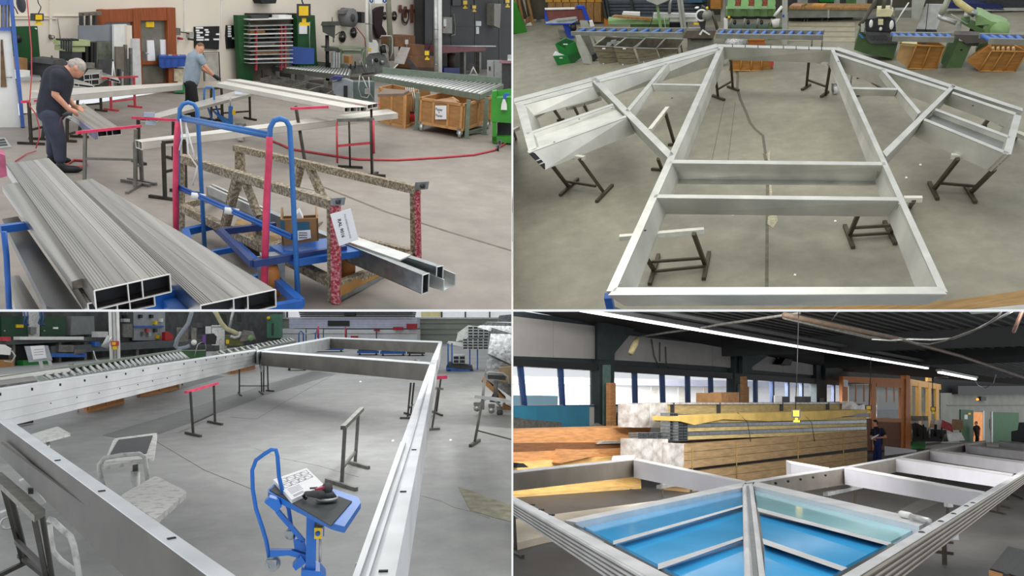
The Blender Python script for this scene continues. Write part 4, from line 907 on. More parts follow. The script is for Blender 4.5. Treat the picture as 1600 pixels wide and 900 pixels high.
# carton on the rack
z1 = .62; CP1 = r.face(470,455)
t = thing(r,'parts_carton','open brown carton with blue print and white label on the rack','carton',CP1(470,382))
f0,f1,s1 = [(441,384),(498,376),(497,341),(438,343)],None,None
MB(r).slab(CP1,f0,0,.02).bd('front_side',M_card,t); MB(r).slab(CP1,[(441,384),(444,385),(441,343),(438,343)],0,.45).bd('left_side',M_card,t); MB(r).slab(CP1,[(495,377),(498,376),(497,341),(494,341)],0,.45).bd('right_side',M_card,t); MB(r).slab(CP1,[(441,378),(496,372),(497,336),(439,338)],.43,.45).bd('back_side',M_card,t)
MB(r).slab(CP1,[(462,366),(484,362),(483,347),(461,348)],-.012,0).bd('print_panel',mat('print_blue',(40,92,120),.6),t); MB(r).slab(CP1,[(438.5,360),(444,361),(444,345),(438.2,345)],-.012,0).bd('print_panel',MATS['print_blue'],t); MB(r).slab(CP1,[(465,376),(486,372),(485,359.5),(464,361)],-.02,-.012).bd('label',M_paper,t)
for y in (363.5,367,371): MB(r).rect(CP1,467,y,480,y+.9,-.025,-.02).bd('print_line',M_ink,t)
solo(MB(r).slab(CP1,[(461,346),(474,343),(468,331),(459,338)],.1,.25),'leaflet',M_paper,'white leaflet sticking out of the brown carton','paper')
# blue loop cart in front of the rack
LA,LB = r.face(305,392),r.face(445,476)
t = thing(r,'loop_cart','blue tubular cart with two tall loop ends and red film wrapped legs','cart',LB(440,478))
MB(r).pt(LA,[(276,362),(278,230),(280,186),(281,170),(286,162.5),(294,160),(303,163),(308,171),(310,200),(314,280),(320,392)],3.3,12).bd('loop_end',mbl,t)
MB(r).pt(LB,[(413,474),(418,330),(421,240),(422,200),(428,188.5),(437,185),(447,188.5),(452.5,198),(455,240),(460,350),(466,474)],4.2,12).bd('loop_end',mbl,t)
MB(r).pt(LA,[(278,190,-.03),(275,230,-.03),(274,290,-.03),(275,362,-.03)],4.4,10).bd('film_wrap',M_pink,t)
MB(r).pt(LB,[(421,214,-.03),(420,250,-.03),(416,320,-.03),(412,472,-.03)],5.4,10).bd('film_wrap',M_pink,t)
MB(r).tube([LA(284,186),LB(422,213)],3.4*LA.k,10).bd('top_bar',mbl,t); MB(r).tube([LA(284,182),LB(422,208)],2.0*LA.k,10).bd('top_bar',mbl,t)
MB(r).tube([LA(279,294),LB(455,372)],2.7*LA.k,10).bd('middle_bar',M_blue,t); MB(r).tube([LA(279,290),LB(455,367)],1.8*LA.k,10).bd('middle_bar',M_blue,t)
for p in ((314,308),(369,330)): 
    a = LA(279,292).lerp(LB(455,370),(p[0]-279)/176); MB(r).cyl(a-V((.06,.02,0)),a+V((.06,.02,-.02)),5*LA.k,None,12).bd('tape_wrap',M_white,t)
for i,pts in enumerate(([(282,186),(285,215),(280,235)],[(288,186),(300,230),(305,248)],[(290,188),(294,240),(308,260),(301,290)])): MB(r).pt(LA,[(a,b,-.06) for a,b in pts],1.3,6).bd('strap',M_paper,t)
zb = .16
base = [r.at(*p,zb) for p in ((330,500),(470,474),(335,352),(290,362))]
for a,b in ((0,1),(1,2),(2,3),(3,0)): MB(r).bar(base[a],base[b],.07,.07).bd('base_rail',M_blue,t)
for f_ in (.35,.7): MB(r).bar(base[3].lerp(base[0],f_),base[2].lerp(base[1],f_),.05,.05).bd('base_cross',M_blue,t)
b2 = [r.at(*p,.42) for p in ((345,362),(395,412),(540,388),(430,352))]
for a,b in ((0,1),(1,2),(3,0)): MB(r).bar(b2[a],b2[b],.05,.06).bd('deck_rail',mat('navy_paint',(32,56,112),.45),t)
caster(r,r.at(425,462),.15,t,M_orange,axis=(1,.5,0)); 
ct = thing(r,'dolly','low blue dolly under the rack with an orange tyred wheel','dolly',r.at(540,440))
MB(r).bar(r.at(440,400,.38),r.at(545,385,.38),.5,.06).bd('deck',M_blue,ct); caster(r,r.at(543,440),.17,ct,M_orange,axis=(1,.3,0))
# lamps of hall A (above the picture)
area('hall_a_lamps',TL,(-1,9,8.5),(-1,12,0),12,620,(1,.96,.9),6)
# ======================================================================= HALL B, upper right: house shaped roof frame seen from above
r = TR
MB_floor = concrete('concrete_hall_b',(108,105,90),(134,130,113),(156,151,133))
MB_alu = mat('frame_aluminium_b',(200,200,192),.36,.9,.12,2.5,detail=5)
MB_face = mat('frame_side_b',(196,196,188),.45,.4,.18,1.2,detail=4)
MB_green = mat('machine_green_b',(84,112,66),.5,0,.15,4)
MB_greenl = mat('pale_green_b',(128,160,104),.5,0,.12,4)
MB_grey = mat('machine_grey_b',(128,130,122),.5,.2,.15,4)
MB_lgrey = mat('light_grey_b',(168,170,162),.5,.1,.1,4)
MB_wood = mat('bin_wood_b',(164,112,48),.65,0,.2,4,stretch=(1,1,5))
MB_tim = mat('timber_b',(150,112,64),.7,0,.3,5,stretch=(6,1,1))
MB_leg = mat('trestle_iron_b',(78,70,54),.55,.4,.2,8)
MB_rail = mat('trestle_top_b',(206,204,190),.5,.2,.1,8)
MB_bwood = mat('cart_wood_b',(112,104,84),.7,0,.25,4,stretch=(1,1,8))
MB_roll = mat('roller_blue_b',(66,112,190),.4,0,.1,5)
MB_gbox = mat('crate_green_b',(16,112,40),.45,0,.1,4)
class Photo:                                    # how tall things recede when seen from above
    def __init__(s,yh,yv,cx,cy,H):
        s.f = math.sqrt((cy-yh)*(yv-cy)); s.t = math.atan2(cy-yh,s.f); s.c = (cx,cy); s.H = H
        s.fw = V((0,math.cos(s.t),-math.sin(s.t))); s.up = V((0,math.sin(s.t),math.cos(s.t)))
    def drop(s,px,py,zt,hb):
        d = s.fw*s.f+V((1,0,0))*(px-s.c[0])-s.up*(py-s.c[1]); P = V((0,0,s.H))+d*((zt-s.H)/d.z)-V((0,0,hb))
        q = P-V((0,0,s.H)); w_ = q.dot(s.fw); return s.c[0]+s.f*q.x/w_,s.c[1]-s.f*q.dot(s.up)/w_
PH = Photo(-111,620,1200,242,5.0)
ZT,HB = 1.2,.36
def fpt(p,f_=0.0):                             # frame point f_ of the way down from the top face
    if f_ == 0: return r.at(p[0],p[1],ZT)
    q = PH.drop(p[0],p[1],1.0,.62*f_); return r.at(q[0],q[1],ZT-HB*f_)
fl = MB(r).floorpoly([(700,520),(1700,520),(1700,-60),(700,30)],-.05,0)
struct(fl,'floor',MB_floor)
W = r.wall((790,36),(1610,4))
wb = MB(r).rect(W,700,-60,1700,30,0,.2); struct(wb,'wall_back',mat('dim_wall_b',(74,70,58),.8,0,.3,1.5))
cm = mat('floor_crack',(92,90,76),.8,0,.1,6)
strip([(1148,100),(1153,118),(1152,138),(1157,156),(1166,176),(1172,192),(1180,202),(1192,212),(1196,240)],2.0,'trim_1',cm,r)
strip([(1194,240),(1200,260),(1199,300),(1198,450)],2.4,'trim_1',mat('floor_seam_b',(96,94,76),.8,0,.25,7),r)
for a,b in (((1132,158),(1110,262)),((1149,160),(1135,270))): strip([a,b],.35,'trim_2',cm,r)
strip([(1209,340),(1204,330),(1205,310),(1201,240),(1203,236)],1.6,'trim_3',mat('pale_filler',(170,164,136),.8,0,.25,14),r)
pf = MB(r).floorpoly([(1200,338),(1213,335),(1215,345),(1208,356),(1199,350)],-.004,.004); struct(pf,'trim_3',MATS['pale_filler'])
# ---- the aluminium frame: one thing, every beam a part
FR = thing(r,'roof_frame','large house shaped aluminium frame with two side wings lying on trestles','frame',r.at(1200,300,ZT-HB))
def member(q,nm='beam',f_=1.0,m=None,holes=None):
    T = [fpt(p) for p in q]; B_ = [fpt(p,f_) for p in q]
    up = V((0,0,.012))
    o = MB(r).hexa(B_,[t_-up for t_ in T]).bd(nm,m or MB_face,FR)
    MB(r).hexa([t_-up for t_ in T],T).bd('top_flange',MB_alu,o)
    return o
member([(947.5,455),(962,455),(1131,73),(1124,70)])                       # left main
member([(1466,452),(1481,457),(1304,78),(1297,75)])                       # right main
member([(950,461),(1480,459),(1468,448),(962,449)])                       # front
bk = member([(1122,73),(1306,78),(1308,74),(1119,69)])                    # back
for i in range(8):
    x = 1144.5+i*19.9; y = 70+i*.62; q = [(x-.6,y+3.4),(x+.6,y+3.4),(x+.6,y-.6),(x-.6,y-.6)]
    MB(r).hexa([fpt(p,.05) for p in q],[fpt(p)+V((0,0,.006)) for p in q]).bd('slot',M_hole,bk)
member([(803,160),(1124,73),(1120,68),(803,153.5)])                       # left outer slope
member([(932,130),(1126,78),(1123,75),(930,126)])                         # left inner slope
member([(809,166),(926,135),(925,131.5),(808,162)],f_=.7)
member([(1306,78),(1598,174),(1598,169),(1309,73)])
member([(1306,86),(1478,142),(1480,138),(1306,82)])
member([(1487,146),(1586,180),(1588,176),(1489,143)],f_=.7)
member([(1043,246),(1053,241),(931,121),(920,121)])                       # diagonals
member([(1379,237),(1385,245),(1494,134),(1488,131.5)])
member([(977,173),(983,174.5),(1045,100),(1040,98.5)],f_=.45)
member([(1434,178),(1439,175),(1381,107),(1376,108)],f_=.45)
member([(1019,132.5),(1096,134),(1097,131.5),(1020,130)],f_=.4)
member([(1332,139),(1402,140.5),(1401,137.5),(1331,136)],f_=.4)
# cross channels: top strip, web and a bottom flange
for a,nm in (([(1046,255),(1384,258),(1383,253),(1048,249.5)],1),([(1021,309),(1410,313.5),(1408,308),(1024,303.5)],0)):
    o = member(a); 
    if nm:
        q = [(1040,285.5),(1396,288.5),(1393,283),(1043,280)]; z_ = ZT-HB*.95
        t4 = [r.at(*p,z_) for p in q]; MB(r).hexa([p-V((0,0,.02)) for p in t4],t4).bd('bottom_flange',MB_alu,o)
# left wing
member([(826,237),(839,233),(821,164),(806,164.5)],m=MB_alu)
A_ = [(824.5,210.5),(959,164.5),(957,161.5),(823,207.5)]; B_ = [(826,239),(979,183),(977,180),(824,236)]
oa = member(A_,f_=.35); ob = member(B_)
q4 = [B_[3],B_[2],A_[1],A_[0]]; MB(r).hexa([fpt(p,.32) for p in q4],[fpt(p,.25) for p in q4]).bd('web_plate',MB_face,ob)
hp = MB(r)
for u0,u1 in ((.04,.42),(.48,.62),(.68,.97)):
    P0,P1 = fpt((826,239),u0),fpt((826,239),u1); Q0,Q1 = fpt((832,236.5),u0),fpt((832,236.5),u1); n = (P0-Q0).normalized()*.012
    hp.hexa([P0+n,P1+n,Q1+n,Q0+n],[P0-n,P1-n,Q1-n,Q0-n])
hp.bd('open_end',M_hole,ob)
# right wing
member([(1567,240),(1580,241),(1596,181),(1585,178)],m=MB_alu)
A_ = [(1461,172.5),(1577,216),(1579,212.5),(1462,169)]; B_ = [(1443,188),(1575,242),(1577,238),(1445,184.5)]
oa = member(A_,f_=.35); ob = member(B_)
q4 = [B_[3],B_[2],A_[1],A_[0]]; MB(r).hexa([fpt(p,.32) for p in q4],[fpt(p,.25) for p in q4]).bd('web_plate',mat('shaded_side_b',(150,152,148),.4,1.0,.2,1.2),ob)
hp = MB(r)
for u0,u1 in ((.04,.42),(.48,.62),(.68,.97)):
    P0,P1 = fpt((1576,241),u0),fpt((1576,241),u1); Q0,Q1 = fpt((1570,239),u0),fpt((1570,239),u1); n = (P0-Q0).normalized()*.012
    hp.hexa([P0+n,P1+n,Q1+n,Q0+n],[P0-n,P1-n,Q1-n,Q0-n])
hp.bd('open_end',M_hole,ob)
# corner brackets inside the frame
for a,b in (((1052,255),(1060,276)),((1375,258),(1371,278)),((1023,315),(1030,333)),((1407,318),(1400,336)),((968,443),(964,454)),((1463,441),(1469,452)),((832,211),(836,222)),((955,168),(963,176))):
    A0 = r.at(*a,ZT-.02); B0 = r.at(*b,ZT-HB*.7); MB(r).bar(A0,B0,.05,.012).bd('corner_bracket',MB_alu,FR)
for x,y in ((1008,360),(905,186),(1310,96),(1520,165),(866,222),(1050,153)):
    P = fpt((x,y)); MB(r).cyl(P+V((0,0,.004)),P-V((0,0,.004)),.018,None,10).bd('bolt_hole',M_hole,FR)
# ---- trestles
zr = ZT-HB
def tb(rail,legs,feet,strs,label,stub=None):
    P0 = r.at(*legs[0][1]); t = thing(r,'trestle',label,'trestle',P0,'iron trestles under the frame')
    w_ = .055
    for a,b in legs: MB(r).bar(r.at(a[0],a[1],zr if len(a) < 3 else a[2]),r.at(b[0],b[1],.02),w_).bd('leg',MB_leg,t)
    for a,b in feet: MB(r).bar(r.at(*a,.03),r.at(*b,.03),.06,.05).bd('foot',MB_leg,t)
    for s_ in strs: MB(r).bar(r.at(*s_[0],s_[2]),r.at(*s_[1],s_[2]),.04).bd('stretcher',MB_leg,t)
    for a,b in zip(rail,rail[1:]): MB(r).bar(r.at(*a,zr),r.at(*b,zr),.085,.07).bd('rail',MB_rail,t)
    return t
tb([(968,371.5),(1020,367),(1100,360)],[((1084,365),(1102,414)),((1003,392,.5),(1023,424))],[((1029,398),(1015,444)),((1108,394),(1099.5,436))],[((1018,409),(1101,403),.2),((1023,424),(1101,416),.06)],'iron trestle at the front left inside the frame with its pale rail poking out')
tb([(1412,311),(1441,311)],[((1345,325),(1327,368)),((1402,349,.3),(1390,364)),((1428,313),(1422,322))],[((1320,352),(1333,387)),((1382,346),(1399,381))],[((1333,356),(1397,352),.25),((1327,368),(1391,364),.06)],'iron trestle at the front right inside the frame')
tb([(897,245),(913,247)],[((905,248),(943,300)),((863,259),(888.5,292))],[((875,305),(903,279)),((932,315),(957,289))],[((882,283),(931,291),.12)],'iron trestle below the hollow end of the left wing')
tb([(1486,244),(1510,245)],[((1497,248),(1459,296)),((1554,264),(1517,301))],[((1452,285),(1465,311)),((1508,289),(1524,316))],[((1468,286),(1525,291),.12)],'iron trestle below the hollow end of the right wing')
tb([(1124,90),(1129.6,98),(1145,89.5)],[((1142,94),(1145,138)),((1119,127,.5),(1122,152))],[((1137,135),(1154,141)),((1113,149),(1132,156))],[((1122.5,139),(1143.5,127),.25)],'iron trestle at the back left under the short top beam')
tb([(1277,95),(1295,100.5),(1306,96.5)],[((1264,94),(1260,135)),((1297,103.5),(1290,148))],[((1253,140),(1266,132)),((1283,151),(1294,143))],[((1262,125),(1290,135),.22)],'iron trestle at the back right under the short top beam')
tb([(1043,169),(1015.5,204)],[((1040,177),(1053,222)),((1028,248,.4),(1034,264))],[((1018,264),(1034,265)),((1044,226),(1056,226))],[],'iron trestle standing in the left inner triangle')
tb([(886,170),(939,154)],[((901,157),(914,164)),((912,163),(918,175)),((898,169),(903,179))],[((901,157.5),(913,163))],[],'iron trestle seen inside the left wing at its right side')
tb([(827,188),(862,167)],[((864,169),(877,188))],[((870,188),(882,186))],[],'iron trestle seen inside the left wing at its left side')
tb([(1550,181),(1576,199)],[((1550,180),(1536,197))],[((1530,198),(1541,196))],[],'iron trestle seen inside the right wing')
tb([(1588,208),(1606,216)],[((1590,210),(1586,216))],[],[],'trestle rail sticking out beyond the right wing')
tb([(796,207),(810,200)],[((802,205),(806,216))],[],[],'trestle rail sticking out beyond the left wing')
# ---- background, left to right
def Fp(x,y): return r.face(x,y)
Q = Fp(812,52); solo(MB(r).slab(Q,[(790,53),(824,51.5),(806,5),(790,2)],0,.6),'green_box',mat('green_panel_b',(36,120,10),.5,0,.08,3),'bright green panel box at the left edge of the frame hall','box')
for i,(x0,x1,y,w_) in enumerate(((806,812,40,5),(812,818,38,4),(818,829,34,6),(826,833,36,4),(834,842,30,8),(846,852,26,6))):
    solo(MB(r).slab(Fp(x1,y),[(x1-w_/2,y),(x1+w_/2,y),(x0+w_/2-6,-25),(x0-w_/2-6,-25)],0,.1),'timber_post',MB_tim if i != 2 else mat('pale_board_b',(176,168,140),.7),['leftmost leaning timber by the green panel','second leaning timber from the green panel','pale leaning board left of the blue grinder','thin leaning timber right of the pale board','wide leaning timber behind the pale board','leaning timber just left of the blue grinder'][i],'timber','leaning timbers at the left')
solo(MB(r).slab(Fp(826,36),[(821,34),(829,36),(833,29),(828,26),(823,29)],0,.3),'wood_block',MB_tim,'wood block on the floor by the leaning timbers','block'); solo(MB(r).slab(Fp(828,41),[(822,41),(832,40),(830,36),(824,38)],0,.2),'offcut',mat('white_scrap',(210,206,188),.8),'white offcut on the floor by the leaning timbers','offcut')
t = thing(r,'small_bench','small bench with thin legs behind the blue grinder','bench',r.at(845,30)); Q = Fp(845,30)
MB(r).rect(Q,830,3,858,6,0,.4).bd('top',MB_lgrey,t); MB(r).pt(Q,[(838,6),(852,28)],.9).bd('leg',MB_leg,t); MB(r).pt(Q,[(858,6),(862,28)],.8).bd('leg',MB_leg,t)
solo(MB(r).rect(Fp(852,28),845,-8,859,4,0,.4),'green_crate',MB_gbox,'green crate at the top on the small bench','crate')
Q = W.back(-.8); t = thing(r,'timber_stack','wide brown timber stack standing behind the blue grinder','timber',Q(900,30))
for i in range(7): MB(r).rect(Q,856+i*12,4,867+i*12,34,0,.3).bd('plank',MB_tim,t)
for i in range(7): solo(MB(r).rect(Q,852+i*13,-7,863+i*13,3.4,.0,.3),'carton',mat('amber_carton',(190,142,56),.6,0,.15,5),NTH[i]+' amber carton in the row on top of the brown timber stack','carton','amber cartons in a row')
Q = W.back(-.9); t = thing(r,'slatted_rack','dark blue grey rack of long boards at the back left','rack',Q(990,28))
for i in range(5): MB(r).slab(Q,[(948,6+i*5.2),(1100,5+i*5.2),(1100,1+i*5.2),(946,2+i*5.2)],0,.3).bd('board',mat('slate_board_b',(70,76,84),.6,0,.15,4),t)
for x in (941,946,985,1043): MB(r).slab(Q,[(x+5,32),(x+8,32),(x,-10),(x-3,-10)],-.1,0).bd('upright',M_dark,t)
solo(MB(r).rect(Q,1075,-6,1097,4,-.3,0),'panel',mat('blue_panel_b',(52,92,120),.5),'blue panel at the top of the dark rack','panel')
t = thing(r,'belt_grinder','blue belt grinder with brown red guard panel and pale table','machine',r.at(892,62)); Q = Fp(890,61); bl = mat('grinder_blue',(22,62,170),.45,0,.1,4)
MB(r).slab(Q,[(858,33),(916,33),(909,14.5),(851,15.5)],.2,.3).bd('guard_panel',mat('guard_maroon',(112,60,52),.6,0,.15,4),t); MB(r).slab(Q,[(852,15.5),(898,14.5),(898,12.5),(851,13.5)],.15,.3).bd('guard_edge',M_white,t)
MB(r).slab(Q,[(915,33),(922,32),(913,9.5),(900,10),(901,13.5),(909,14)],.15,.4).bd('frame',bl,t); MB(r).slab(Q,[(852,33),(857,33),(853,18),(850,15)],.15,.3).bd('frame',bl,t)
MB(r).slab(Q,[(852,37),(893,36.5),(903,32),(872,31)],-.1,.3).bd('table',mat('table_pale_b',(170,180,186),.4),t); MB(r).slab(Q,[(854,38.5),(893,38),(903,33),(893,36.5),(852,37)],-.12,.28).bd('table_edge',bl,t)
MB(r).slab(Q,[(870,33),(893,31),(902,28),(899,27),(870,30.5)],-.15,.0).bd('stop_bar',MB_lgrey,t); MB(r).slab(Q,[(889,60),(898,61),(888,38),(879,38),(883,50)],0,.3).bd('pedestal',bl,t)
MB(r).disc(Q,896,44,5,-.2,.1).bd('motor',M_black,t); MB(r).slab(Q,[(908,44),(922,43),(918,34),(906,34)],-.1,.2).bd('gear_box',MB_lgrey,t); MB(r).slab(Q,[(922,42),(929,41),(926,33),(921,34)],-.15,.1).bd('handle_box',M_white,t)
solo(MB(r).slab(Fp(882,62),[(876,60),(888,61),(883,50),(872,49)],.1,.5),'cabinet',MB_grey,'small grey cabinet behind the green crates','cabinet')
solo(MB(r).slab(Fp(945,40),[(944,40),(953,40),(956,34),(954,28),(944,31)],0,.3),'orange_box',mat('orange_b',(186,110,32),.6),'orange box on the floor before the dark rack','box')
# two green crates
t = thing(r,'green_crate','upper of two stacked green crates, turned on the lower one','crate',r.at(884,95),'green crates'); Q = Fp(885,99)
MB(r).slab(Q,[(873,82),(884,87),(884,76),(867,69)],.0,.1).bd('front_side',MB_gbox,t); MB(r).slab(Q,[(884,87),(904,80),(899,65),(883,73)],.0,.1).bd('front_side',MB_gbox,t); MB(r).slab(Q,[(867,69),(884,75),(899,65),(884,60)],.1,.3).bd('inside',mat('crate_green_dark',(10,84,34),.5),t); MB(r).rect(Q,880,68.5,887,70,-.02,0).bd('hand_hole',M_white,t)
t = thing(r,'green_crate','lower of two stacked green crates with white paper in it','crate',r.at(884,102),'green crates')
MB(r).slab(Q,[(871,102),(893,101.5),(886,87),(864,88)],-.1,.0).bd('front_side',MB_gbox,t); MB(r).slab(Q,[(893,101.5),(908,90),(904,80.5),(886,87)],-.1,.0).bd('front_side',MATS['crate_green_dark'],t); MB(r).rect(Q,874,90,879,91.3,-.12,-.1).bd('hand_hole',M_white,t)
solo(MB(r).slab(Q,[(864,87.5),(885,87.2),(877,84),(868,81),(866,84)],.0,.1),'paper_waste',M_paper,'white paper in the lower green crate','paper')
solo(MB(r).slab(Fp(925,100),[(911,98),(926,101),(907,55),(899,56)],.0,.05),'steel_sheet',MB_lgrey,'pale grey sheet leaning under the conveyor end','sheet'); solo(MB(r).slab(Fp(925,86),[(923,87),(931,84),(920,53),(908,55)],.0,.05),'steel_sheet',MB_grey,'brownish grey sheet leaning right of the pale grey one','sheet'); solo(MB(r).slab(Fp(930,97),[(926,96),(935,91),(931,83),(924,86.5)],.1,.3),'pallet_block',M_dark,'dark block under the leaning sheets','block')
# roller tracks
def track(p0,p1,q0,q1,n,label,slant=5,zy=None,legs=()):
    z_ = .9; t = thing(r,'roller_track',label,'roller conveyor',r.at(*p0,0),'roller tracks')
    A0,A1,B0,B1 = r.at(*p0,z_),r.at(*p1,z_),r.at(*q0,z_),r.at(*q1,z_)
    MB(r).bar(A0,A1,.07,.12).bd('side_rail',MB_grey,t); MB(r).bar(B0,B1,.07,.1).bd('side_rail',MB_grey,t)
    for i in range(n):
        f_ = (i+.5)/n; d = (A1-A0)/n*.25*(1 if slant > 0 else -1)
        MB(r).cyl(A0.lerp(A1,f_)-d*.9,B0.lerp(B1,f_)+d*.9,.05,None,8).bd('roller',MB_roll if slant else M_pale,t)
    for a,b in legs: MB(r).pt(Fp(*b),[a,b],1.4,6).bd('leg',MB_grey,t)
    return t
track((893,52.3),(1066,54),(904,45.5),(1072,46.5),10,'left roller track with blue rollers over the four grey carts',1,legs=[((1055,54),(1059,84)),((1061,54),(1066,82)),((925,54),(932,70))])
track((1119,56),(1285,58.5),(1122,48),(1287,50.5),12,'middle roller track behind the short top beam',1,legs=[((1269,58),(1268,75)),((1285,58),(1284,74)),((1134,57),(1134,68))])
track((1395,60),(1490,62),(1392,53.5),(1488,54.5),8,'right roller track with blue rollers over the wooden bins',-1)
track((1545,64),(1612,66),(1530,55.5),(1612,57.5),6,'far right roller track beyond the green pedestal',-1)
# four grey carts
for i,(fr,op,lab) in enumerate((([(937,99),(967,100),(960,73),(927,72)],[(927,72),(960,73),(977,59),(947,57)],'leftmost grey cart with silver scrap under the left roller track'),([(967,100.5),(998,100),(989,75),(959,73.5)],[(959,73.5),(989,75),(1008,60),(978,59)],'second grey cart under the left roller track'),([(1000,97),(1030,91),(1025,76),(993,75)],[(993,75),(1025,76),(1039,60),(1009,59)],'third grey cart under the left roller track'),([(1032,90),(1060,82),(1059,76),(1026,76)],[(1026,76),(1059,76),(1070,61),(1040,60)],'rightmost grey cart under the left roller track'))):
    Q = Fp((fr[0][0]+fr[1][0])/2,fr[0][1]); t = thing(r,'scrap_cart',lab,'cart',Q(fr[0][0],fr[0][1]),'grey scrap carts')
    n_ = 3
    for k in range(n_):
        a = k/n_; b = (k+.94)/n_; L = lambda p,q,f_: (p[0]+(q[0]-p[0])*f_,p[1]+(q[1]-p[1])*f_)
        MB(r).slab(Q,[L(fr[3],fr[0],b),L(fr[2],fr[1],b),L(fr[2],fr[1],a),L(fr[3],fr[0],a)],0,.06).bd('plank',MB_bwood,t)
    MB(r).slab(Q,op,.3,.36).bd('inner_side',mat('cart_inside',(96,90,76),.8,0,.3,6),t)
    for a,b in zip(op,op[1:]+op[:1]): MB(r).pt(Q,[(a[0],a[1],-.02),(b[0],b[1],-.02)],.9,6).bd('rim',MB_lgrey,t)
    if i < 2: MB(r).rect(Q,fr[3][0]+14,75,fr[3][0]+19,77,-.03,0).bd('tag',M_paper,t)
    for x in (.2,.8): MB(r).disc(Q,fr[0][0]+(fr[1][0]-fr[0][0])*x,fr[0][1]+1,1.6,0,.1).bd('wheel',M_pale,t)
for i,(x,y) in enumerate(((951,69),(957,66),(962,68),(988,72),(990,70))): solo(MB(r).slab(Fp(950,99),[(x-4,y+3),(x+4,y+2),(x+6,y-3),(x-2,y-2)],.0,.1),'scrap_piece',M_pale,NTH[i]+' silver scrap piece in the left grey carts','scrap','silver scrap in the carts')
# benches and machines behind the left track
Q = Fp(1010,62)
t = thing(r,'green_bench','dark green machine bench behind the left roller track','bench',Q(1010,62)); MB(r).rect(Q,985,36,1046,60,.3,.9).bd('body',MB_green,t); MB(r).rect(Q,950,33,1046,38,.2,.9).bd('top',MB_greenl,t); MB(r).rect(Q,1046,36,1074,56,.5,.9).bd('recess',M_black,t)
solo(MB(r).slab(Q,[(956,27),(1018,33),(1018,29),(960,24.5)],.1,.3),'timber',MB_tim,'timber lying on the green bench','timber')
for i,q in enumerate(([(1020,28),(1088,27),(1088,22),(1020,21)],[(1046,34),(1090,34),(1090,26),(1050,27)],[(972,23),(1000,25),(1000,20),(974,19)])): solo(MB(r).slab(Q,q,.2+.1*i,.4+.1*i),'white_profile',M_white,['upper white profile on the green bench','lower white profile right on the green bench','short white profile left on the green bench'][i],'profile','white profiles on the bench')
t = thing(r,'drill_stand','pale machine head on a green column behind the left track','machine',Q(1034,60)); MB(r).slab(Q,[(1030,45),(1035,45),(1029,8),(1025,9)],0,.15).bd('column',MB_greenl,t); MB(r).slab(Q,[(1010,1),(1027,8),(1046,0),(1040,-10),(1010,-10)],-.2,.2).bd('head',MB_lgrey,t); MB(r).pt(Q,[(1051,-12),(1047,5),(1046,21)],2.6).bd('hose',M_pale,t); MB(r).pt(Q,[(1037,22,-.1),(1040,45,-.1),(1043,58,-.1)],.6).bd('cable',MB_lgrey,t); MB(r).pt(Q,[(1022,12,-.1),(1018,35,-.1),(1013,45,-.1)],.6).bd('cable',M_black,t)
t = thing(r,'grey_column','grey square column rising left of the mitre saw','column',r.at(1068,48)); MB(r).slab(Fp(1068,56),[(1064,46),(1073,46),(1065,-15),(1056,-15)],0,.3).bd('shaft',MB_lgrey,t); MB(r).slab(Fp(1068,56),[(1068,46),(1069,46),(1061,-15),(1060,-15)],-.02,0).bd('groove',MB_grey,t)
Q = Fp(1092,78)
t = thing(r,'mitre_saw','mitre saw with white guard ring on a brown table','saw',Q(1092,78)); MB(r).slab(Q,[(1066,60),(1115,60),(1119,48),(1073,48)],0,.5).bd('table',mat('saw_table_b',(104,94,84),.5,.2,.15,5),t); MB(r).rect(Q,1076,44,1100,49,.3,.4).bd('fence',MB_lgrey,t); MB(r).rect(Q,1074,61,1115,78,.1,.5).bd('cabinet',MB_grey,t); MB(r).rect(Q,1080,60,1112,63,-.02,.1).bd('slot',M_black,t)
MB(r).ring(Q,1096,24,8,1.6,-.1).bd('guard',M_white,t); MB(r).disc(Q,1096,24,7,-.1,.1).bd('blade_housing',M_dark,t); MB(r).ball(Q(1105,24,-.2),8*Q.k,6*Q.k,8*Q.k).bd('motor',MB_grey,t); MB(r).pt(Q,[(1112,18,0),(1117,32,0),(1121,46,0)],2.4).bd('arm',mat('arm_dark',(86,84,72),.5,.3),t); MB(r).ball(Q(1089,12,0),3.5*Q.k,3*Q.k,1.6*Q.k).bd('handle',M_white,t); MB(r).slab(Q,[(1092,54),(1095,55),(1098,49),(1108,55),(1110,54),(1098,46)],-.1,-.05).bd('clamp',M_white,t); MB(r).slab(Q,[(1097,50),(1101,50),(1105,15),(1097,10),(1090,32)],.0,.3).bd('post',M_dark,t); MB(r).rect(Q,1084,36,1092,38.5,-.05,0).bd('warning_strip',M_yellow,t); MB(r).disc(Q,1105,13,1.8,-.3,-.2).bd('switch',M_yellow,t)
solo(MB(r).rect(W.back(-1.2),1110,-8,1126,14,0,.3),'carton',MB_wood,'brown carton standing at the back behind the mitre saw','carton'); solo(MB(r).rect(W.back(-1),1126,-10,1133,34,0,.3),'post',MB_lgrey,'light grey post right of the brown carton','post')
Q = Fp(1170,64)
t = thing(r,'spindle_machine','green machine with a row of four drilling heads','machine',Q(1170,64)); MB(r).rect(Q,1134,14,1212,27,.2,.6).bd('cross_beam',MB_greenl,t)
for i in range(4):
    x = 1136+i*21; h_ = MB(r).slab(Q,[(x,14),(x+11,14),(x+13,4),(x+10,-6),(x+2,-6)],-.1,.3).bd('head',mat('spindle_green_b',(140,190,126),.45,0,.1,4),t); MB(r).rect(Q,x+1,14,x+9,25,-.05,.2).bd('spindle',MB_green,h_)
    c = MB(r).pt(Q,[(x+4,44,-.1),(x+7,29,-.1)],2).bd('clamp',MB_grey,t); MB(r).disc(Q,x+12,36,2.5,-.2,0).bd('knob',M_black,t)
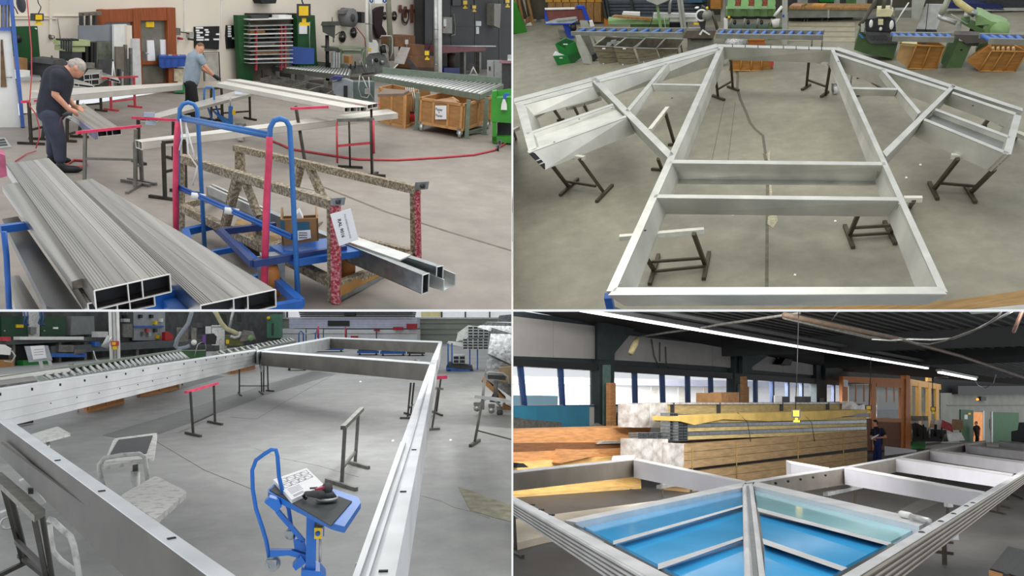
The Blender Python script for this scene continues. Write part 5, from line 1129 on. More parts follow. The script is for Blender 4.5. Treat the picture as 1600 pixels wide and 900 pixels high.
MB(r).slab(Q,[(1134,64),(1205,66),(1203,44),(1134,43)],.1,.7).bd('base',mat('base_green_b',(88,120,96),.5,0,.1,4),t); MB(r).rect(Q,1134,27,1212,30,.1,.3).bd('shadow_gap',M_black,t); MB(r).rect(Q,1131,31,1137,45,-.1,.2).bd('control_box',M_white,t); MB(r).disc(Q,1139,27.5,1.8,-.15,0).bd('stop_button',M_yellow,t)
for i,x in enumerate((1152,1173,1195)): solo(MB(r).rect(W.back(-1.3),x-4,-6,x+4,22,0,.2),'brick_carton',mat('red_speckled',(150,84,60),.8,0,.4,30),NTH[i]+' red speckled carton behind the drilling heads','carton','cartons behind the drilling heads')
Q = Fp(1226,70); t = thing(r,'grey_column','tall pale grey column right of the green drilling machine','column',Q(1226,70)); MB(r).slab(Q,[(1222,70),(1230,70),(1231,-15),(1222,-15)],0,.3).bd('shaft',MB_lgrey,t); MB(r).rect(Q,1222.5,23,1225.5,27,-.02,0).bd('label',M_blue,t); MB(r).pt(Q,[(1210,25,-.1),(1222,10,-.1)],2.4).bd('white_tube',M_white,t)
Q = Fp(1212,62); solo(MB(r).tube([Q(1212,42),Q(1212,30.5)],[4.6*Q.k,6.6*Q.k],16),'bucket',M_white,'white bucket on the green block right of the drilling machine','bucket'); solo(MB(r).rect(Q,1200,42,1222,70,0,.5),'green_block',MB_green,'green block below the white bucket','block')
# steel beam shelf in the middle distance
Q = W.back(-1.6); t = thing(r,'beam_shelf','long grey steel beam shelf at the back in the middle','shelf',Q(1290,40))
MB(r).slab(Q,[(1232,28),(1352,27),(1356,15),(1232,14)],0,.3).bd('beam',MB_grey,t); MB(r).slab(Q,[(1232,14.5),(1356,15.5),(1358,12.5),(1232,11)],-.05,.5).bd('top_plate',MB_tim,t); MB(r).rect(Q,1293,14,1296,28,-.03,0).bd('joint',MB_lgrey,t)
for x in (1257,1262,1285,1294): MB(r).pt(Q,[(x,28,.1),(x-2,56,.1)],1.3).bd('leg',MB_leg,t)
MB(r).rect(Q,1232,28,1332,33,.3,.4).bd('dark_gap',M_black,t)
for i,(x0,x1,y0,c) in enumerate(((1234,1252,9,'pink'),(1252,1256,8,'olive'),(1268,1287,8.5,'orange'))): solo(MB(r).rect(Q,x0,y0,x1,12.5,0,.3),'wood_piece',mat('wood_'+c,{'pink': (176,130,108),'olive': (130,112,60),'orange': (196,140,70)}[c],.7),c+' wood piece lying on the steel beam shelf','wood')
solo(MB(r).rect(W.back(-.6),1280,-8,1302,3,0,.3),'green_crate',MB_gbox,'green crate at the top above the steel beam shelf','crate')
for i,(x0,x1,c) in enumerate(((1232,1246,M_dark),(1246,1262,M_pale),(1262,1279,M_dark),(1303,1312,MB_lgrey),(1312,1322,M_dark),(1322,1338,M_green),(1338,1352,MB_lgrey))): solo(MB(r).rect(W.back(-.5),x0,-10,x1,10,0,.25),'stored_panel',c,['first dark','second pale','third dark','light grey post like','fifth dark','green','last light grey'][i]+' panel stored behind the steel beam shelf','panel','panels behind the beam shelf')
fb = MB(r); 
for i in range(4): struct(MB(r).floorpoly([(1232,34+i*8),(1336,35+i*8),(1336,41+i*8),(1232,40+i*8)],0,.012),'trim_4',mat('pale_floor_board',(158,150,126),.7,0,.1,4))
# saw on the green base
Q = Fp(1370,96)
t = thing(r,'green_saw','green based sawing machine with many tubes and white dials','saw',Q(1370,96)); MB(r).slab(Q,[(1334,78),(1352,84),(1396,92),(1403,66),(1360,66),(1343,49)],0,.8).bd('base',mat('base_dark_green_b',(66,92,54),.5,0,.12,4),t); MB(r).slab(Q,[(1352,60),(1360,68),(1403,68),(1394,54),(1353,52)],-.1,.3).bd('table',M_rub,t)
for i in range(4): MB(r).slab(Q,[(1362+i*7,62),(1366+i*7,62),(1363+i*7,55),(1359+i*7,55)],-.13,-.1).bd('table_slat',M_dark,t)
MB(r).slab(Q,[(1352,48),(1400,50),(1398,32),(1390,26),(1352,30)],.1,.5).bd('head',M_dark,t); MB(r).slab(Q,[(1369,26),(1392,26),(1396,18),(1390,14),(1370,15)],-.1,.3).bd('cowl',mat('cream_b',(200,192,152),.5),t); MB(r).ball(Q(1361,37,-.1),3*Q.k,2*Q.k,6*Q.k).bd('dial',M_white,t); MB(r).ball(Q(1393,39,-.1),3.4*Q.k,2*Q.k,7*Q.k).bd('dial',M_white,t); MB(r).ball(Q(1376,45,-.1),2.2*Q.k,2*Q.k,3*Q.k).bd('knob',M_white,t); MB(r).rect(Q,1372,32,1380,39,-.2,0).bd('gauge_box',mat('cream_b',(200,192,152)),t)
MB(r).pt(Q,[(1343,40),(1352,28),(1366,5),(1370,-10)],3).bd('support_tube',mat('tube_dark_b',(92,90,78),.5,.3),t); MB(r).pt(Q,[(1380,15),(1384,-10)],3).bd('support_tube',MATS['tube_dark_b'],t); MB(r).pt(Q,[(1391,20),(1394,-8)],1.4).bd('hose',M_pale,t); MB(r).pt(Q,[(1400,36,-.1),(1408,22,-.1),(1420,4,-.1)],1).bd('lever',M_white,t); MB(r).rect(Q,1345,38,1350,50,-.1,0).bd('clamp',MB_lgrey,t); MB(r).slab(Q,[(1344,53),(1350,59),(1347,60),(1342,54)],-.13,-.1).bd('scale_plate',MB_roll,t)
Q = Fp(1440,58); solo(MB(r).slab(Q,[(1424,28),(1436,31),(1449,-8),(1425,-8)],0,.5),'grey_cabinet',MB_lgrey,'grey slanted cabinet left of the white board','cabinet'); solo(MB(r).rect(Q,1398,16,1425,28,.2,.5),'grey_beam',MB_grey,'grey beam end left of the slanted cabinet','beam'); t = thing(r,'white_board','white board with dark frame standing behind the right roller track','board',Q(1450,50)); MB(r).slab(Q,[(1432,46),(1463,47),(1478,7),(1447,6.5)],.2,.25).bd('panel',mat('board_white_b',(196,198,196),.5),t); MB(r).slab(Q,[(1430,52),(1464,52),(1463,47),(1432,46)],.15,.3).bd('foot',M_dark,t); MB(r).pt(Q,[(1452,-8,.1),(1446,50,.1)],.5).bd('cable',M_black,t)
# right part: back wall of grey sheets, grinder, pedestal and bins
t = thing(r,'sheet_wall','row of big grey sheets standing behind the green belt machine','sheets',W(1550,20)); Q = W.back(-1)
for i in range(4): MB(r).slab(Q,[(1476+i*34,52),(1508+i*34,54),(1514+i*34,18),(1482+i*34,16)],0,.08).bd('sheet',MB_grey,t)
MB(r).rect(Q,1478,13.5,1620,17,-.1,.1).bd('top_rail',MB_lgrey,t); solo(MB(r).slab(Q,[(1480,13),(1570,16),(1562,8),(1500,4),(1484,5)],-.1,.3),'blue_cover',mat('navy_cover',(22,34,84),.6,0,.15,5),'dark blue cover lying on the grey sheets','cover'); solo(MB(r).rect(Q,1540,-10,1620,13,.0,.3),'dark_rack',mat('dark_rack_b',(44,46,50),.6,0,.4,20),'dark rack at the upper right corner of the frame hall','rack')
Q = Fp(1545,92)
t = thing(r,'belt_machine','large green belt grinding machine with a rounded end and hoses','machine',Q(1545,92)); gb = MB_greenl
pts = [(1530,52),(1576,54),(1577,48),(1572,41),(1562,36),(1548,33),(1532,24),(1524,22),(1528,30),(1538,40),(1535,46)]
MB(r).slab(Q,pts,0,.7).bd('belt_housing',gb,t); MB(r).cyl(Q(1562,48,-.1),Q(1562,48,.7),13*Q.k,None,24).bd('end_drum',gb,t); MB(r).slab(Q,[(1500,36),(1533,53),(1537,47),(1504,31)],-.1,.3).bd('table',MB_green,t); MB(r).pt(Q,[(1486,22,-.1),(1512,38,-.1)],.9).bd('rod',MB_lgrey,t); MB(r).cyl(Q(1508,36),Q(1509,26),6*Q.k,None,14).bd('motor',MB_green,t); MB(r).disc(Q,1509,24.5,3,-.2,.1).bd('hand_wheel',MB_lgrey,t); MB(r).slab(Q,[(1514,50),(1530,54),(1528,46),(1516,44)],.1,.3).bd('recess',M_black,t); MB(r).slab(Q,[(1524,40),(1545,38),(1530,24),(1524,24)],-.05,.2).bd('cover',gb,t)
MB(r).pt(Q,[(1470,22,0),(1468,27,0),(1473,29,0),(1480,31,0),(1494,36,0)],3.6,10).bd('hose',M_pale,t); MB(r).pt(Q,[(1470,22,0),(1476,12,0),(1484,-8,0)],4.5,10).bd('hose',mat('hose_grey_b',(152,156,140),.6),t); MB(r).pt(Q,[(1488,-12,-.1),(1498,4,-.1),(1512,14,-.1),(1518,18,-.1)],5.2,12).bd('hose',mat('hose_yellow_b',(196,186,128),.6,0,.1,9),t); MB(r).cyl(Q(1516,17,-.1),Q(1524,23,-.1),5*Q.k,None,12).bd('hose_collar',M_zinc,t); MB(r).slab(Q,[(1494,50),(1500,52),(1502,40),(1496,38)],.0,.2).bd('support',MB_lgrey,t)
Q = Fp(1495,106)
t = thing(r,'green_pedestal','green cabinet pedestal with a dark grey table top between the bins','machine',Q(1495,106)); MB(r).slab(Q,[(1478,106),(1502,106),(1519,69),(1498,64)],0,.05).bd('front_door',MB_green,t); MB(r).slab(Q,[(1470,98),(1478,106),(1498,64),(1484,62)],0,.6).bd('side',mat('base_dark_green_b',(66,92,54)),t); MB(r).slab(Q,[(1490,54),(1509,68),(1545,66.5),(1530,55)],-.2,.1).bd('table',mat('table_dark_b',(84,78,74),.5,.2,.1,5),t); MB(r).slab(Q,[(1492,56),(1525,57),(1525,52),(1491,52)],.1,.3).bd('fence',M_rub,t); MB(r).slab(Q,[(1505,68),(1530,68),(1528,72),(1512,72)],-.1,.2).bd('underside',M_dark,t); MB(r).slab(Q,[(1500,78),(1503,80),(1504,77)],-.03,0).bd('lock',M_black,t); MB(r).slab(Q,[(1528,90),(1536,84),(1547,66),(1531,68),(1524,80)],.3,.6).bd('rear_leg',MB_green,t)
def binb(fr,op,lab,ns,extra=None):
    Q = Fp((fr[0][0]+fr[1][0])/2,max(fr[0][1],fr[1][1])); t = thing(r,'wooden_bin',lab,'box',Q(*fr[0]),'wooden bins')
    L = lambda p,q,f_: (p[0]+(q[0]-p[0])*f_,p[1]+(q[1]-p[1])*f_)
    for k in range(ns):
        a,b = k/ns+.01,(k+1)/ns-.01; MB(r).slab(Q,[L(fr[0],fr[1],a),L(fr[0],fr[1],b),L(fr[3],fr[2],b),L(fr[3],fr[2],a)],.03,.06).bd('panel',MB_wood,t)
    bt = mat('bin_batten_b',(182,132,62),.65,0,.1,5)
    for k in range(ns+1): p,q = L(fr[0],fr[1],k/ns),L(fr[3],fr[2],k/ns); MB(r).pt(Q,[p,q],1.3,4).bd('batten',bt,t)
    for p,q in ((fr[0],fr[1]),(fr[3],fr[2])): MB(r).pt(Q,[p,q],1.4,4).bd('batten',bt,t)
    MB(r).slab(Q,op,.25,.3).bd('inside',mat('bin_inside_b',(150,104,46),.7,0,.2,3),t)
    for a,b in zip(op,op[1:]+op[:1]): MB(r).pt(Q,[(a[0],a[1],.02),(b[0],b[1],.02)],1.0,4).bd('rim',bt,t)
    if extra: MB(r).slab(Q,extra,.05,.4).bd('end_panel',MB_wood,t)
    return Q
binb([(1418,107),(1463,108),(1476,73),(1432,71)],[(1406,68),(1476,73),(1462,63),(1412,61)],'wooden bin under the right roller track',2); solo(MB(r).slab(Fp(1410,107),[(1400,92),(1417,105),(1433,71),(1407,68)],-.05,.0),'cardboard_sheet',mat('kraft_b',(190,152,100),.8),'pale cardboard sheet at the left of the right hand bins','cardboard'); solo(MB(r).slab(Fp(1410,107),[(1406,70),(1432,73),(1433,69),(1407,67.5)],-.1,.2),'white_profile',mat('cream_profile_b',(214,206,160),.6),'cream strip lying on the wooden bin','strip')
solo(MB(r).rect(Fp(1442,107),1440,66.5,1445,71.5,0,.2),'dark_block',M_rub,'small dark block in the wooden bin','block')
binb([(1530,111),(1586,112),(1606,81),(1549,80)],[(1549,80),(1606,81),(1580,68),(1548,69)],'wooden bin with wood scraps at the far right',3,[(1511,96),(1530,111),(1549,80),(1545,72)])
for i in range(5): solo(MB(r).slab(Fp(1555,111),[(1548+i*8,79+i*.3),(1554+i*8,79),(1553+i*8,75),(1549+i*8,76)],.0,.15),'wood_scrap',mat('scrap_wood_b',(206,172,120),.7),NTH[i]+' pale wood scrap in the far right bin','wood','wood scraps in the bin')
solo(MB(r).slab(Fp(1597,108),[(1586,75),(1612,80),(1612,66),(1590,67)],.2,.6),'wooden_bin',MB_wood,'corner of another wooden bin at the right edge','box')
binb([(1140,110),(1207,111),(1206,88),(1144,88)],[(1144,88),(1206,88),(1206,84),(1150,84)],'wooden bin seen under the short top beam',4)
t = thing(r,'orange_carton','orange brown carton behind the short top beam','carton',r.at(1180,72)); MB(r).rect(Fp(1180,76),1164,61.5,1195,70,0,.4).bd('body',mat('orange_carton_b',(172,100,40),.7),t); MB(r).rect(Fp(1180,76),1166,61,1194,63,-.03,0).bd('flap',mat('flap_b',(196,128,64),.7),t)
solo(MB(r).ball(r.at(1150,68,.3),.35,.3,.25),'wire_bundle',mat('silver_wire',(168,168,164),.4,.7,.4,22,.8),'silver wire bundle behind the short top beam','wire'); solo(MB(r).rect(Fp(1206,111),1204.5,92,1209,103,-.1,0),'red_clamp',M_red,'red clamp at the right end of the wooden bin','clamp')
solo(MB(r).slab(Fp(1116,108),[(1113,108),(1128,109),(1134,88),(1120,86)],.2,.6),'cart',MB_lgrey,'pale cart end standing behind the left corner of the frame','cart')
# caster trolley and cable on the floor
t = thing(r,'caster_trolley','white castor trolley frame behind the right main beam','trolley',r.at(1310,146)); caster(r,r.at(1304,147),.1,t,M_white); caster(r,r.at(1340,150),.08,t,M_black); MB(r).pt(Fp(1307,146),[(1306,136),(1312,128),(1330,112)],1.2).bd('frame_tube',M_pale,t); MB(r).pt(Fp(1330,150),[(1328,140),(1332,108),(1338,106)],1.4).bd('frame_tube',M_pale,t); MB(r).rect(Fp(1330,150),1316,102,1338,106,0,.3).bd('plate',MB_lgrey,t)
solo(MB(r).tube([r.at(x,y,.02) for x,y in ((1330,112),(1342,110),(1350,118),(1340,122),(1352,120),(1365,130),(1378,138),(1400,143),(1440,146),(1466,149))],.025,6),'cable',mat('cable_brown_b',(74,62,44),.6),'thin dark cable lying on the floor inside the right wing','cable')
# timber sheet on the floor at the front
t = MB(r).floorpoly([(950,500),(1020,486),(1300,479),(1480,470),(1640,448),(1640,472),(1500,484),(1480,500)],0,.05); solo(t,'wooden_sheet',mat('floor_sheet_wood',(146,114,66),.7,0,.2,3,stretch=(1,6,1)),'brown wooden sheet on the floor in front of the frame','sheet')
t = MB(r).floorpoly([(1500,500),(1500,485),(1640,472),(1640,500)],0,.06); solo(t,'grey_board',MB_lgrey,'pale grey board at the lower right corner of the frame hall','board')
t = thing(r,'blue_cart','corner of a blue cart at the front left below the frame','cart',r.at(955,478)); MB(r).bar(r.at(950,462,.7),r.at(958,500,.2),.1).bd('post',M_blue,t); MB(r).bar(r.at(950,480,.3),r.at(975,490,.3),.06).bd('rail',M_dark,t)
for i,(x,y) in enumerate(((1242,429),(1305,345),(1145,335),(1438,257),(1416,277),(1453,428),(1402,343))): solo(MB(r).floorpoly([(x-2,y+1.2),(x+2.2,y+1),(x+1.5,y-1),(x-1,y-1.4)],0,.01),'paper_scrap',M_paper,['white scrap on the floor above the front beam, at its middle','white scrap right of the pale floor patch','white scrap left of the pale floor patch','white scrap below the right diagonal','second white scrap below the right diagonal','white scrap near the right main beam front','white scrap by the front right trestle'][i],'paper scrap','white scraps on the floor')
area('hall_b_lamps',TR,(3,21,9.5),(2,17,0),16,640,(1,.98,.88),4)
# ======================================================================= HALL C, lower left: long frame on trestles, blue lift cart
r = BL
MC_floor = concrete('concrete_hall_c',(116,117,116),(142,143,141),(164,165,163))
MC_alu = mat('frame_top_c',(222,226,228),.38,.8,.1,2.5,detail=5)
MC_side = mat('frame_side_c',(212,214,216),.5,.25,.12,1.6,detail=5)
MC_shade = mat('frame_shade_c',(128,125,119),.45,.6,.16,2.0,detail=6)  # darker copy of the frame aluminium, shade put into the colour
MC_blue = mat('cart_blue_c',(36,112,200),.42,0,.12,5)
MC_leg = mat('trestle_iron_c',(66,64,60),.5,.3,.2,8)
MC_conv = mat('conveyor_c',(134,144,128),.5,.1,.1,5)
MC_white = mat('scuffed_white_c',(206,206,202),.6,0,0,14,.3,col2=(150,150,146),ramp=(.5,.75))
fl = MB(r).floorpoly([(-120,990),(900,990),(900,530),(-120,530)],-.05,0); struct(fl,'floor',MC_floor)
mw = mat('panel_wall_c',(138,142,132),.8,0,.08,.8)
W = r.wall((430,537),(830,537)); LW = r.wall((-30,573),(440,537))
struct(MB(r).rect(W,380,497.5,840,545,0,.3),'wall_back',mw)
for y in (505,514,522): struct(MB(r).rect(W,650,y,840,y+.5,-.05,0),'trim_1',M_steelg)
wi = thing(r,'window_1',None,None,W(700,497)); wi['kind'] = 'structure'
MB(r).rect(W,380,480,840,497.5,.2,.25).bd('pane',mat('window_glow_c',(236,240,240),.3,0,.05,1.5,alpha=.3),wi)  # pale see-through pane, gives off no light itself
MB(r).rect(W,658,487,689,495.5,.1,.15).bd('blind',mat('yellow_blind',(238,226,170),.7,0,.05,2),wi)
for x in (411,447,689,726,764): MB(r).rect(W,x,480,x+2.2,497.5,0,.2).bd('mullion',M_rub,wi)
MB(r).rect(W,380,496,840,498.5,-.1,.2).bd('sill',M_pale,wi)
wl = MB(r).rect(LW,-80,440,446,590,0,.3); wl.v = [p if p.z > 1 else V((p.x,p.y,-.02)) for p in wl.v]; struct(wl,'wall_left',mat('dark_wall_c',(70,72,72),.8,0,.3,2))
# edge-on wall added between the lower halls to block lamp spill
pw = MB(r).hexa([r.far(799.7,668,14),r.far(801.3,668,14),r.far(801.3,528,78),r.far(799.7,528,78)],[r.far(799.7,335,14),r.far(801.3,335,14),r.far(801.3,300,78),r.far(799.7,300,78)])
o = struct(pw,'light_block_wall',M_white); ROOM.pop(o.name)
# floor marks
sm = mat('floor_stripe_dark',(98,98,96),.5,0,.12,4); ck = mat('floor_crack_pale',(150,148,142),.8,0,.2,9)
for q in ([(160,680),(215,690),(400,624),(400,606)],[(400,605),(400,622),(525,584),(490,580)],[(236,610),(262,614),(352,588),(330,586)]): struct(MB(r).floorpoly(q,0,.003),'trim_2',sm)  # darker stripes laid flat on the floor
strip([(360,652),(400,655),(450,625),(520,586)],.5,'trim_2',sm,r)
strip([(398,700),(440,716),(500,728),(530,737),(560,745)],.9,'trim_3',ck,r); strip([(640,770),(690,783),(710,793),(740,800),(765,810)],.9,'trim_3',ck,r); strip([(244,690),(320,735),(395,765)],.35,'trim_3',M_joint,r)
struct(MB(r).floorpoly([(716,761),(735,766),(765,778),(810,792),(810,818),(770,808),(735,797),(726,780)],0,.004),'trim_3',mat('filled_patch_c',(140,136,116),.8,0,.25,9))
# ---- frame
ZT,HB = 1.14,.4
FR = thing(r,'roof_frame','long rectangular aluminium frame with a cross beam around the blue lift cart','frame',r.at(400,620,.7))
def member(top,hb,m=MC_side,tm=MC_alu,nm='beam',lo=None):
    T = [r.at(*p,ZT) for p in top]; B_ = [under(r,q,y) for q,y in zip(T,lo)] if lo else [p-V((0,0,hb)) for p in T]
    e = V((0,0,.006)); o = MB(r).hexa(B_,[p-e for p in T]).bd(nm,m,FR); MB(r).hexa([p-e for p in T],T).bd('top_flange',tm,o); return o
b1 = member([(-4,610.5),(402,548),(400,545.5),(-4,606.5)],HB,lo=[671,570,568,665])
A_,B_ = r.at(-4,610.5,ZT),r.at(402,548,ZT); C_ = under(r,A_,671); D_ = under(r,B_,570); FP_ = Plane(r,A_,(B_-A_).cross(C_-A_).normalized())
if FP_.n.dot(A_-r.eye) < 0: FP_.n = -FP_.n
for i,(x,y) in enumerate(((1,616),(51,608),(95,601),(133,594.5),(167,589),(197,584),(224,579),(248,575.5),(288,568.5),(306,565.5),(323,562.5),(339,560),(353,558),(366,556),(378,554),(388,552.5))):
    s_ = 1.6*(1-x/560); MB(r).rect(FP_,x-s_*.7,y-s_*1.5,x+s_*.7,y+s_*1.5,-.01,.005).bd('slot',M_hole,b1)
for x,y in ((80,630),(121,621),(155.5,614),(188,607),(216,601),(239,595.5),(262,591),(282,586.5),(317,579)): MB(r).disc(FP_,x,y,.9,-.01,.005,8).bd('bolt',M_hole,b1)
for f_ in (.3,.55,.8): MB(r).bar(A_.lerp(C_,f_)-FP_.n*.002,B_.lerp(D_,f_)-FP_.n*.002,.012,.006).bd('face_rib',MC_alu,b1)
member([(400,547.5),(402,550),(516,529),(513,526.5)],HB,lo=[568,570,545,543])
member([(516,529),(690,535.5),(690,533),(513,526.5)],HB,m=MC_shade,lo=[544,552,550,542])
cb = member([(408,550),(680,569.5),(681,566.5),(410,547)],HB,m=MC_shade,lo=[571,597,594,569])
MB(r).bar(r.at(400,547.5,ZT-.02),r.at(410,574,ZT-HB),.05,.25).bd('joint_plate',MC_side,FR)
member([(549,905),(617,905),(682,569),(671,570)],.3); member([(671,570),(682,569),(691,534),(686,534)],.3)
g = MB(r); g.hexa([r.at(*p,ZT+.004) for p in ((570,905),(575,905),(643,690),(640,690))],[r.at(*p,ZT+.018) for p in ((570,905),(575,905),(643,690),(640,690))]); g.hexa([r.at(*p,ZT+.004) for p in ((640,690),(643,690),(671,590),(669,590))],[r.at(*p,ZT+.018) for p in ((640,690),(643,690),(671,590),(669,590))]); g.bd('centre_rib',MC_side,FR)
g = MB(r); g.hexa([r.at(*p,ZT) for p in ((549,905),(560,905),(634,690),(626,690))],[r.at(*p,ZT+.02) for p in ((549,905),(560,905),(634,690),(626,690))]); g.bd('edge_rib',MC_alu,FR)
member([(334,905),(376,905),(14,655),(-6,655)],.27,m=mat('frame_deep_shade_c',(92,89,84),.5,.5,.2,2.5,detail=6))  # shaded side of the near beam painted into its colour
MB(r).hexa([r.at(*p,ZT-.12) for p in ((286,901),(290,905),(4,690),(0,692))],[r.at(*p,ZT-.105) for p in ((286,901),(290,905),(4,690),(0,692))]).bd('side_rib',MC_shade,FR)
for x,y in ((90,719.5),(159,767.5),(268,841.5),(647,703),(630,768.5),(599,893)):
    P = r.at(x,y,ZT)-V((0,0,.018)); d = (r.at(620,800,ZT)-r.at(650,700,ZT)) if x > 400 else (r.at(200,800,ZT)-r.at(100,730,ZT)); d = V((-d.y,d.x,0)).normalized(); s_ = .012
    MB(r).box(P+V((0,0,.01)),s_*2.6,s_*1.3,.024,d).bd('slot',M_hole,FR)
for i,q in enumerate(((2,650,38,640),)): pass
t = thing(r,'screw_clamp','small screw clamp on the cross beam near its right end','clamp',r.at(648,570,1.1)); Q = r.face(648,600); MB(r).rect(Q,647,560,650,577,-.3,-.2).bd('clamp_bar',M_steelg,t); MB(r).rect(Q,646.5,569,651,577,-.34,-.3).bd('clamp_pad',mat('clamp_red_brown',(120,70,60),.5),t); MB(r).pt(Q,[(650,563,-.25),(658,563,-.25)],.6).bd('clamp_screw',M_pale,t)
# ---- trestles
def tc(rail,legs,feet,strs,label,zr=.72,railm=None,w_=.035,m=None):
    m = m or MC_leg; t = thing(r,'trestle',label,'trestle',r.at(*legs[0][1]),'trestles under the long frame')
    for a,b in legs:
        Q = r.face(*b); MB(r).bar(Q(*b),Q(*a),w_).bd('leg',m,t)
    for a,b in feet: MB(r).bar(r.at(*a,.02),r.at(*b,.02),w_*1.1).bd('foot',m,t)
    for a,b,ba,bb in strs: MB(r).bar(r.face(*ba)(*a),r.face(*bb)(*b),w_*.8).bd('stretcher',m,t)
    if rail: MB(r).bar(r.face(*legs[0][1])(*rail[0]),r.face(*legs[1][1])(*rail[1]),w_*1.5,w_*1.2).bd('rail',railm or m,t)
    return t
tc([(290,613),(340,598.5)],[((297.5,612),(302,678)),((334,600),(336,660))],[((290,676),(314,681.5)),((325,658.5),(347.5,663))],[((302,661),(335,646),(302,678),(336,660))],'trestle with a pink top standing free inside the long frame',railm=M_pink)
tc(None,[((374,575),(374,616)),((418,571),(419,611))],[((372,613),(377,618)),((416,610),(428,611))],[((375,603),(419,603),(374,616),(419,611))],'thin trestle under the joint of the cross beam, outer one',w_=.03)
tc(None,[((408,570),(409,614)),((412,570),(412,612))],[((405,611),(411,616))],[],'thin trestle under the joint of the cross beam, inner one',w_=.03)
tc([(536,668.5),(565.5,639)],[((539,668),(534,757)),((560,646),(555,722))],[((510,750),(557,764.5)),((544,722),(576,731))],[((536,730),(555,706),(534,757),(555,722))],'dark trestle standing free beside the blue lift cart',w_=.04,m=M_steelg)
tc(None,[((642,598),(637,651)),((647,598),(642,646))],[((625,653),(644,653)),((632,645),(646,649))],[((640,637),(645,632),(637,651),(642,646))],'trestle under the right end of the cross beam')
tc([(676,606),(691,608)],[((685,606),(675,670)),((689,590),(682,644))],[((665,671.5),(687,670)),((671,641),(691,649))],[],'trestle with pegs right of the right beam',railm=M_steelg)
t = thing(r,'pink_rail','short pink rail sticking out below the right beam','rail',r.at(688,589,.75)); MB(r).bar(r.at(679,590,.8),r.at(697,589,.8),.09,.07).bd('bar',M_pink,t)
for i,(x,y) in enumerate(((671,630),(670,651),(672,644))): solo(MB(r).pt(r.face(675,670),[(x,y),(x+4,y+1),(x+6,y-2)],.7),'peg',M_steelg,['upper','lower','middle'][i]+' peg on the trestle right of the right beam','peg','pegs of the trestle')
# near trestle at lower left
t = thing(r,'trestle','near dark trestle with doubled legs and flat top at the lower left','trestle',r.at(40,960),'trestles under the long frame'); zt_ = .8
T4 = [r.at(*p,zt_) for p in ((54,806),(71,796),(2,737),(-12,744))]; MB(r).hexa([p-V((0,0,.04)) for p in T4],T4).bd('rail',M_steelg,t)
for a,b in (((54,812),(78,930)),((66,806),(86,930)),((5,762),(36,878)),((16,768),(42,872))): MB(r).bar(r.at(*a,zt_-.04),r.at(*b,.12),.026).bd('leg',MC_leg,t)
MB(r).bar(r.at(26,846,.35),r.at(72,890,.35),.03).bd('stretcher',MC_leg,t); MB(r).bar(r.at(-8,902,.1),r.at(48,875,.1),.03).bd('foot',MC_leg,t); MB(r).bar(r.at(30,868,.15),r.at(84,910,.15),.03).bd('stretcher',MC_leg,t)
t = thing(r,'tube_cart','white worn tubular frame bending down beside the near trestle','cart',r.at(100,900)); Q = r.face(100,960)
MB(r).pt(Q,[(74,811),(82,813),(98,828),(110,838),(115,852),(119,872),(126,915)],4.6,12).bd('tube',MC_white,t); MB(r).pt(Q,[(78,820,.2),(80,845,.2),(84,862,.2),(95,875,.2),(118,892,.1)],3.6,10).bd('tube',MC_white,t)
t = thing(r,'castor_frame','grey castor frame behind the near trestle at the left edge','cart',r.at(20,840)); Q = r.face(20,850); MB(r).slab(Q,[(30,752),(42,748),(72,786),(62,790)],0,.1).bd('frame_plate',M_pale,t); MB(r).rect(Q,44,764,52,772,-.05,.1).bd('clamp',M_steel,t); MB(r).ring(Q,12,817,9,2,0).bd('wheel',M_pale,t); MB(r).slab(Q,[(0,802),(28,792),(30,796),(2,808)],0,.1).bd('bracket',M_pale,t)
# white stool carts inside the frame
def plate(q,z,th_,m,nm,par,rnd=.18):
    P = [r.at(*p,z) for p in q]; pts = []
    for i in range(4):
        a,b,c = P[i-1],P[i],P[(i+1) % 4]
        pts += [b.lerp(a,rnd),b.lerp(a,rnd*.3).lerp(b.lerp(c,rnd*.3),.5),b.lerp(c,rnd)]
    return MB(r).prism(pts,V((0,0,-th_))).bd(nm,m,par)
t = thing(r,'stool_cart','white lift cart with a dark mat on its top left of the frame middle','cart',r.at(212,790)); zt_ = .55
plate([(178,685),(246,676),(241,715),(160,728)],zt_,.04,MC_white,'table_top',t,.1); plate([(185,687),(239,680),(229,708),(168,717)],zt_+.006,.006,mat('dark_mat_c',(52,55,58),.6,0,.12,9),'mat',t,.04)
Q = r.face(200,800); MB(r).pt(Q,[(162,762,-.1),(155,735,-.1),(155,726,-.1),(163,716,-.1),(190,711,-.1),(218,709,-.1),(226,714,-.1),(228,730,-.1),(231,752,-.1)],3.4,10).bd('handle',MC_white,t); MB(r).pt(Q,[(211,800),(211.5,736)],6.5,14).bd('column',MC_white,t); MB(r).pt(Q,[(211.5,737),(211.5,722)],4,12).bd('piston',M_steelg,t)
t = thing(r,'stool_cart','lower white cart platform with rounded corners before the front beam','cart',r.at(240,830)); plate([(188,774),(243,743),(293,768),(243,812)],.42,.05,MC_white,'platform',t,.12); MB(r).pt(r.face(245,850),[(246,850),(246,812)],4).bd('column',M_pale,t)
t = thing(r,'white_board','white scuffed board on a low stand at the left inside the frame','board',r.at(75,690)); plate([(40,681),(90,666),(111,678),(56,692)],.35,.03,MC_white,'board',t,.1); MB(r).pt(r.face(75,720),[(75,720),(75,684)],3).bd('column',M_pale,t)
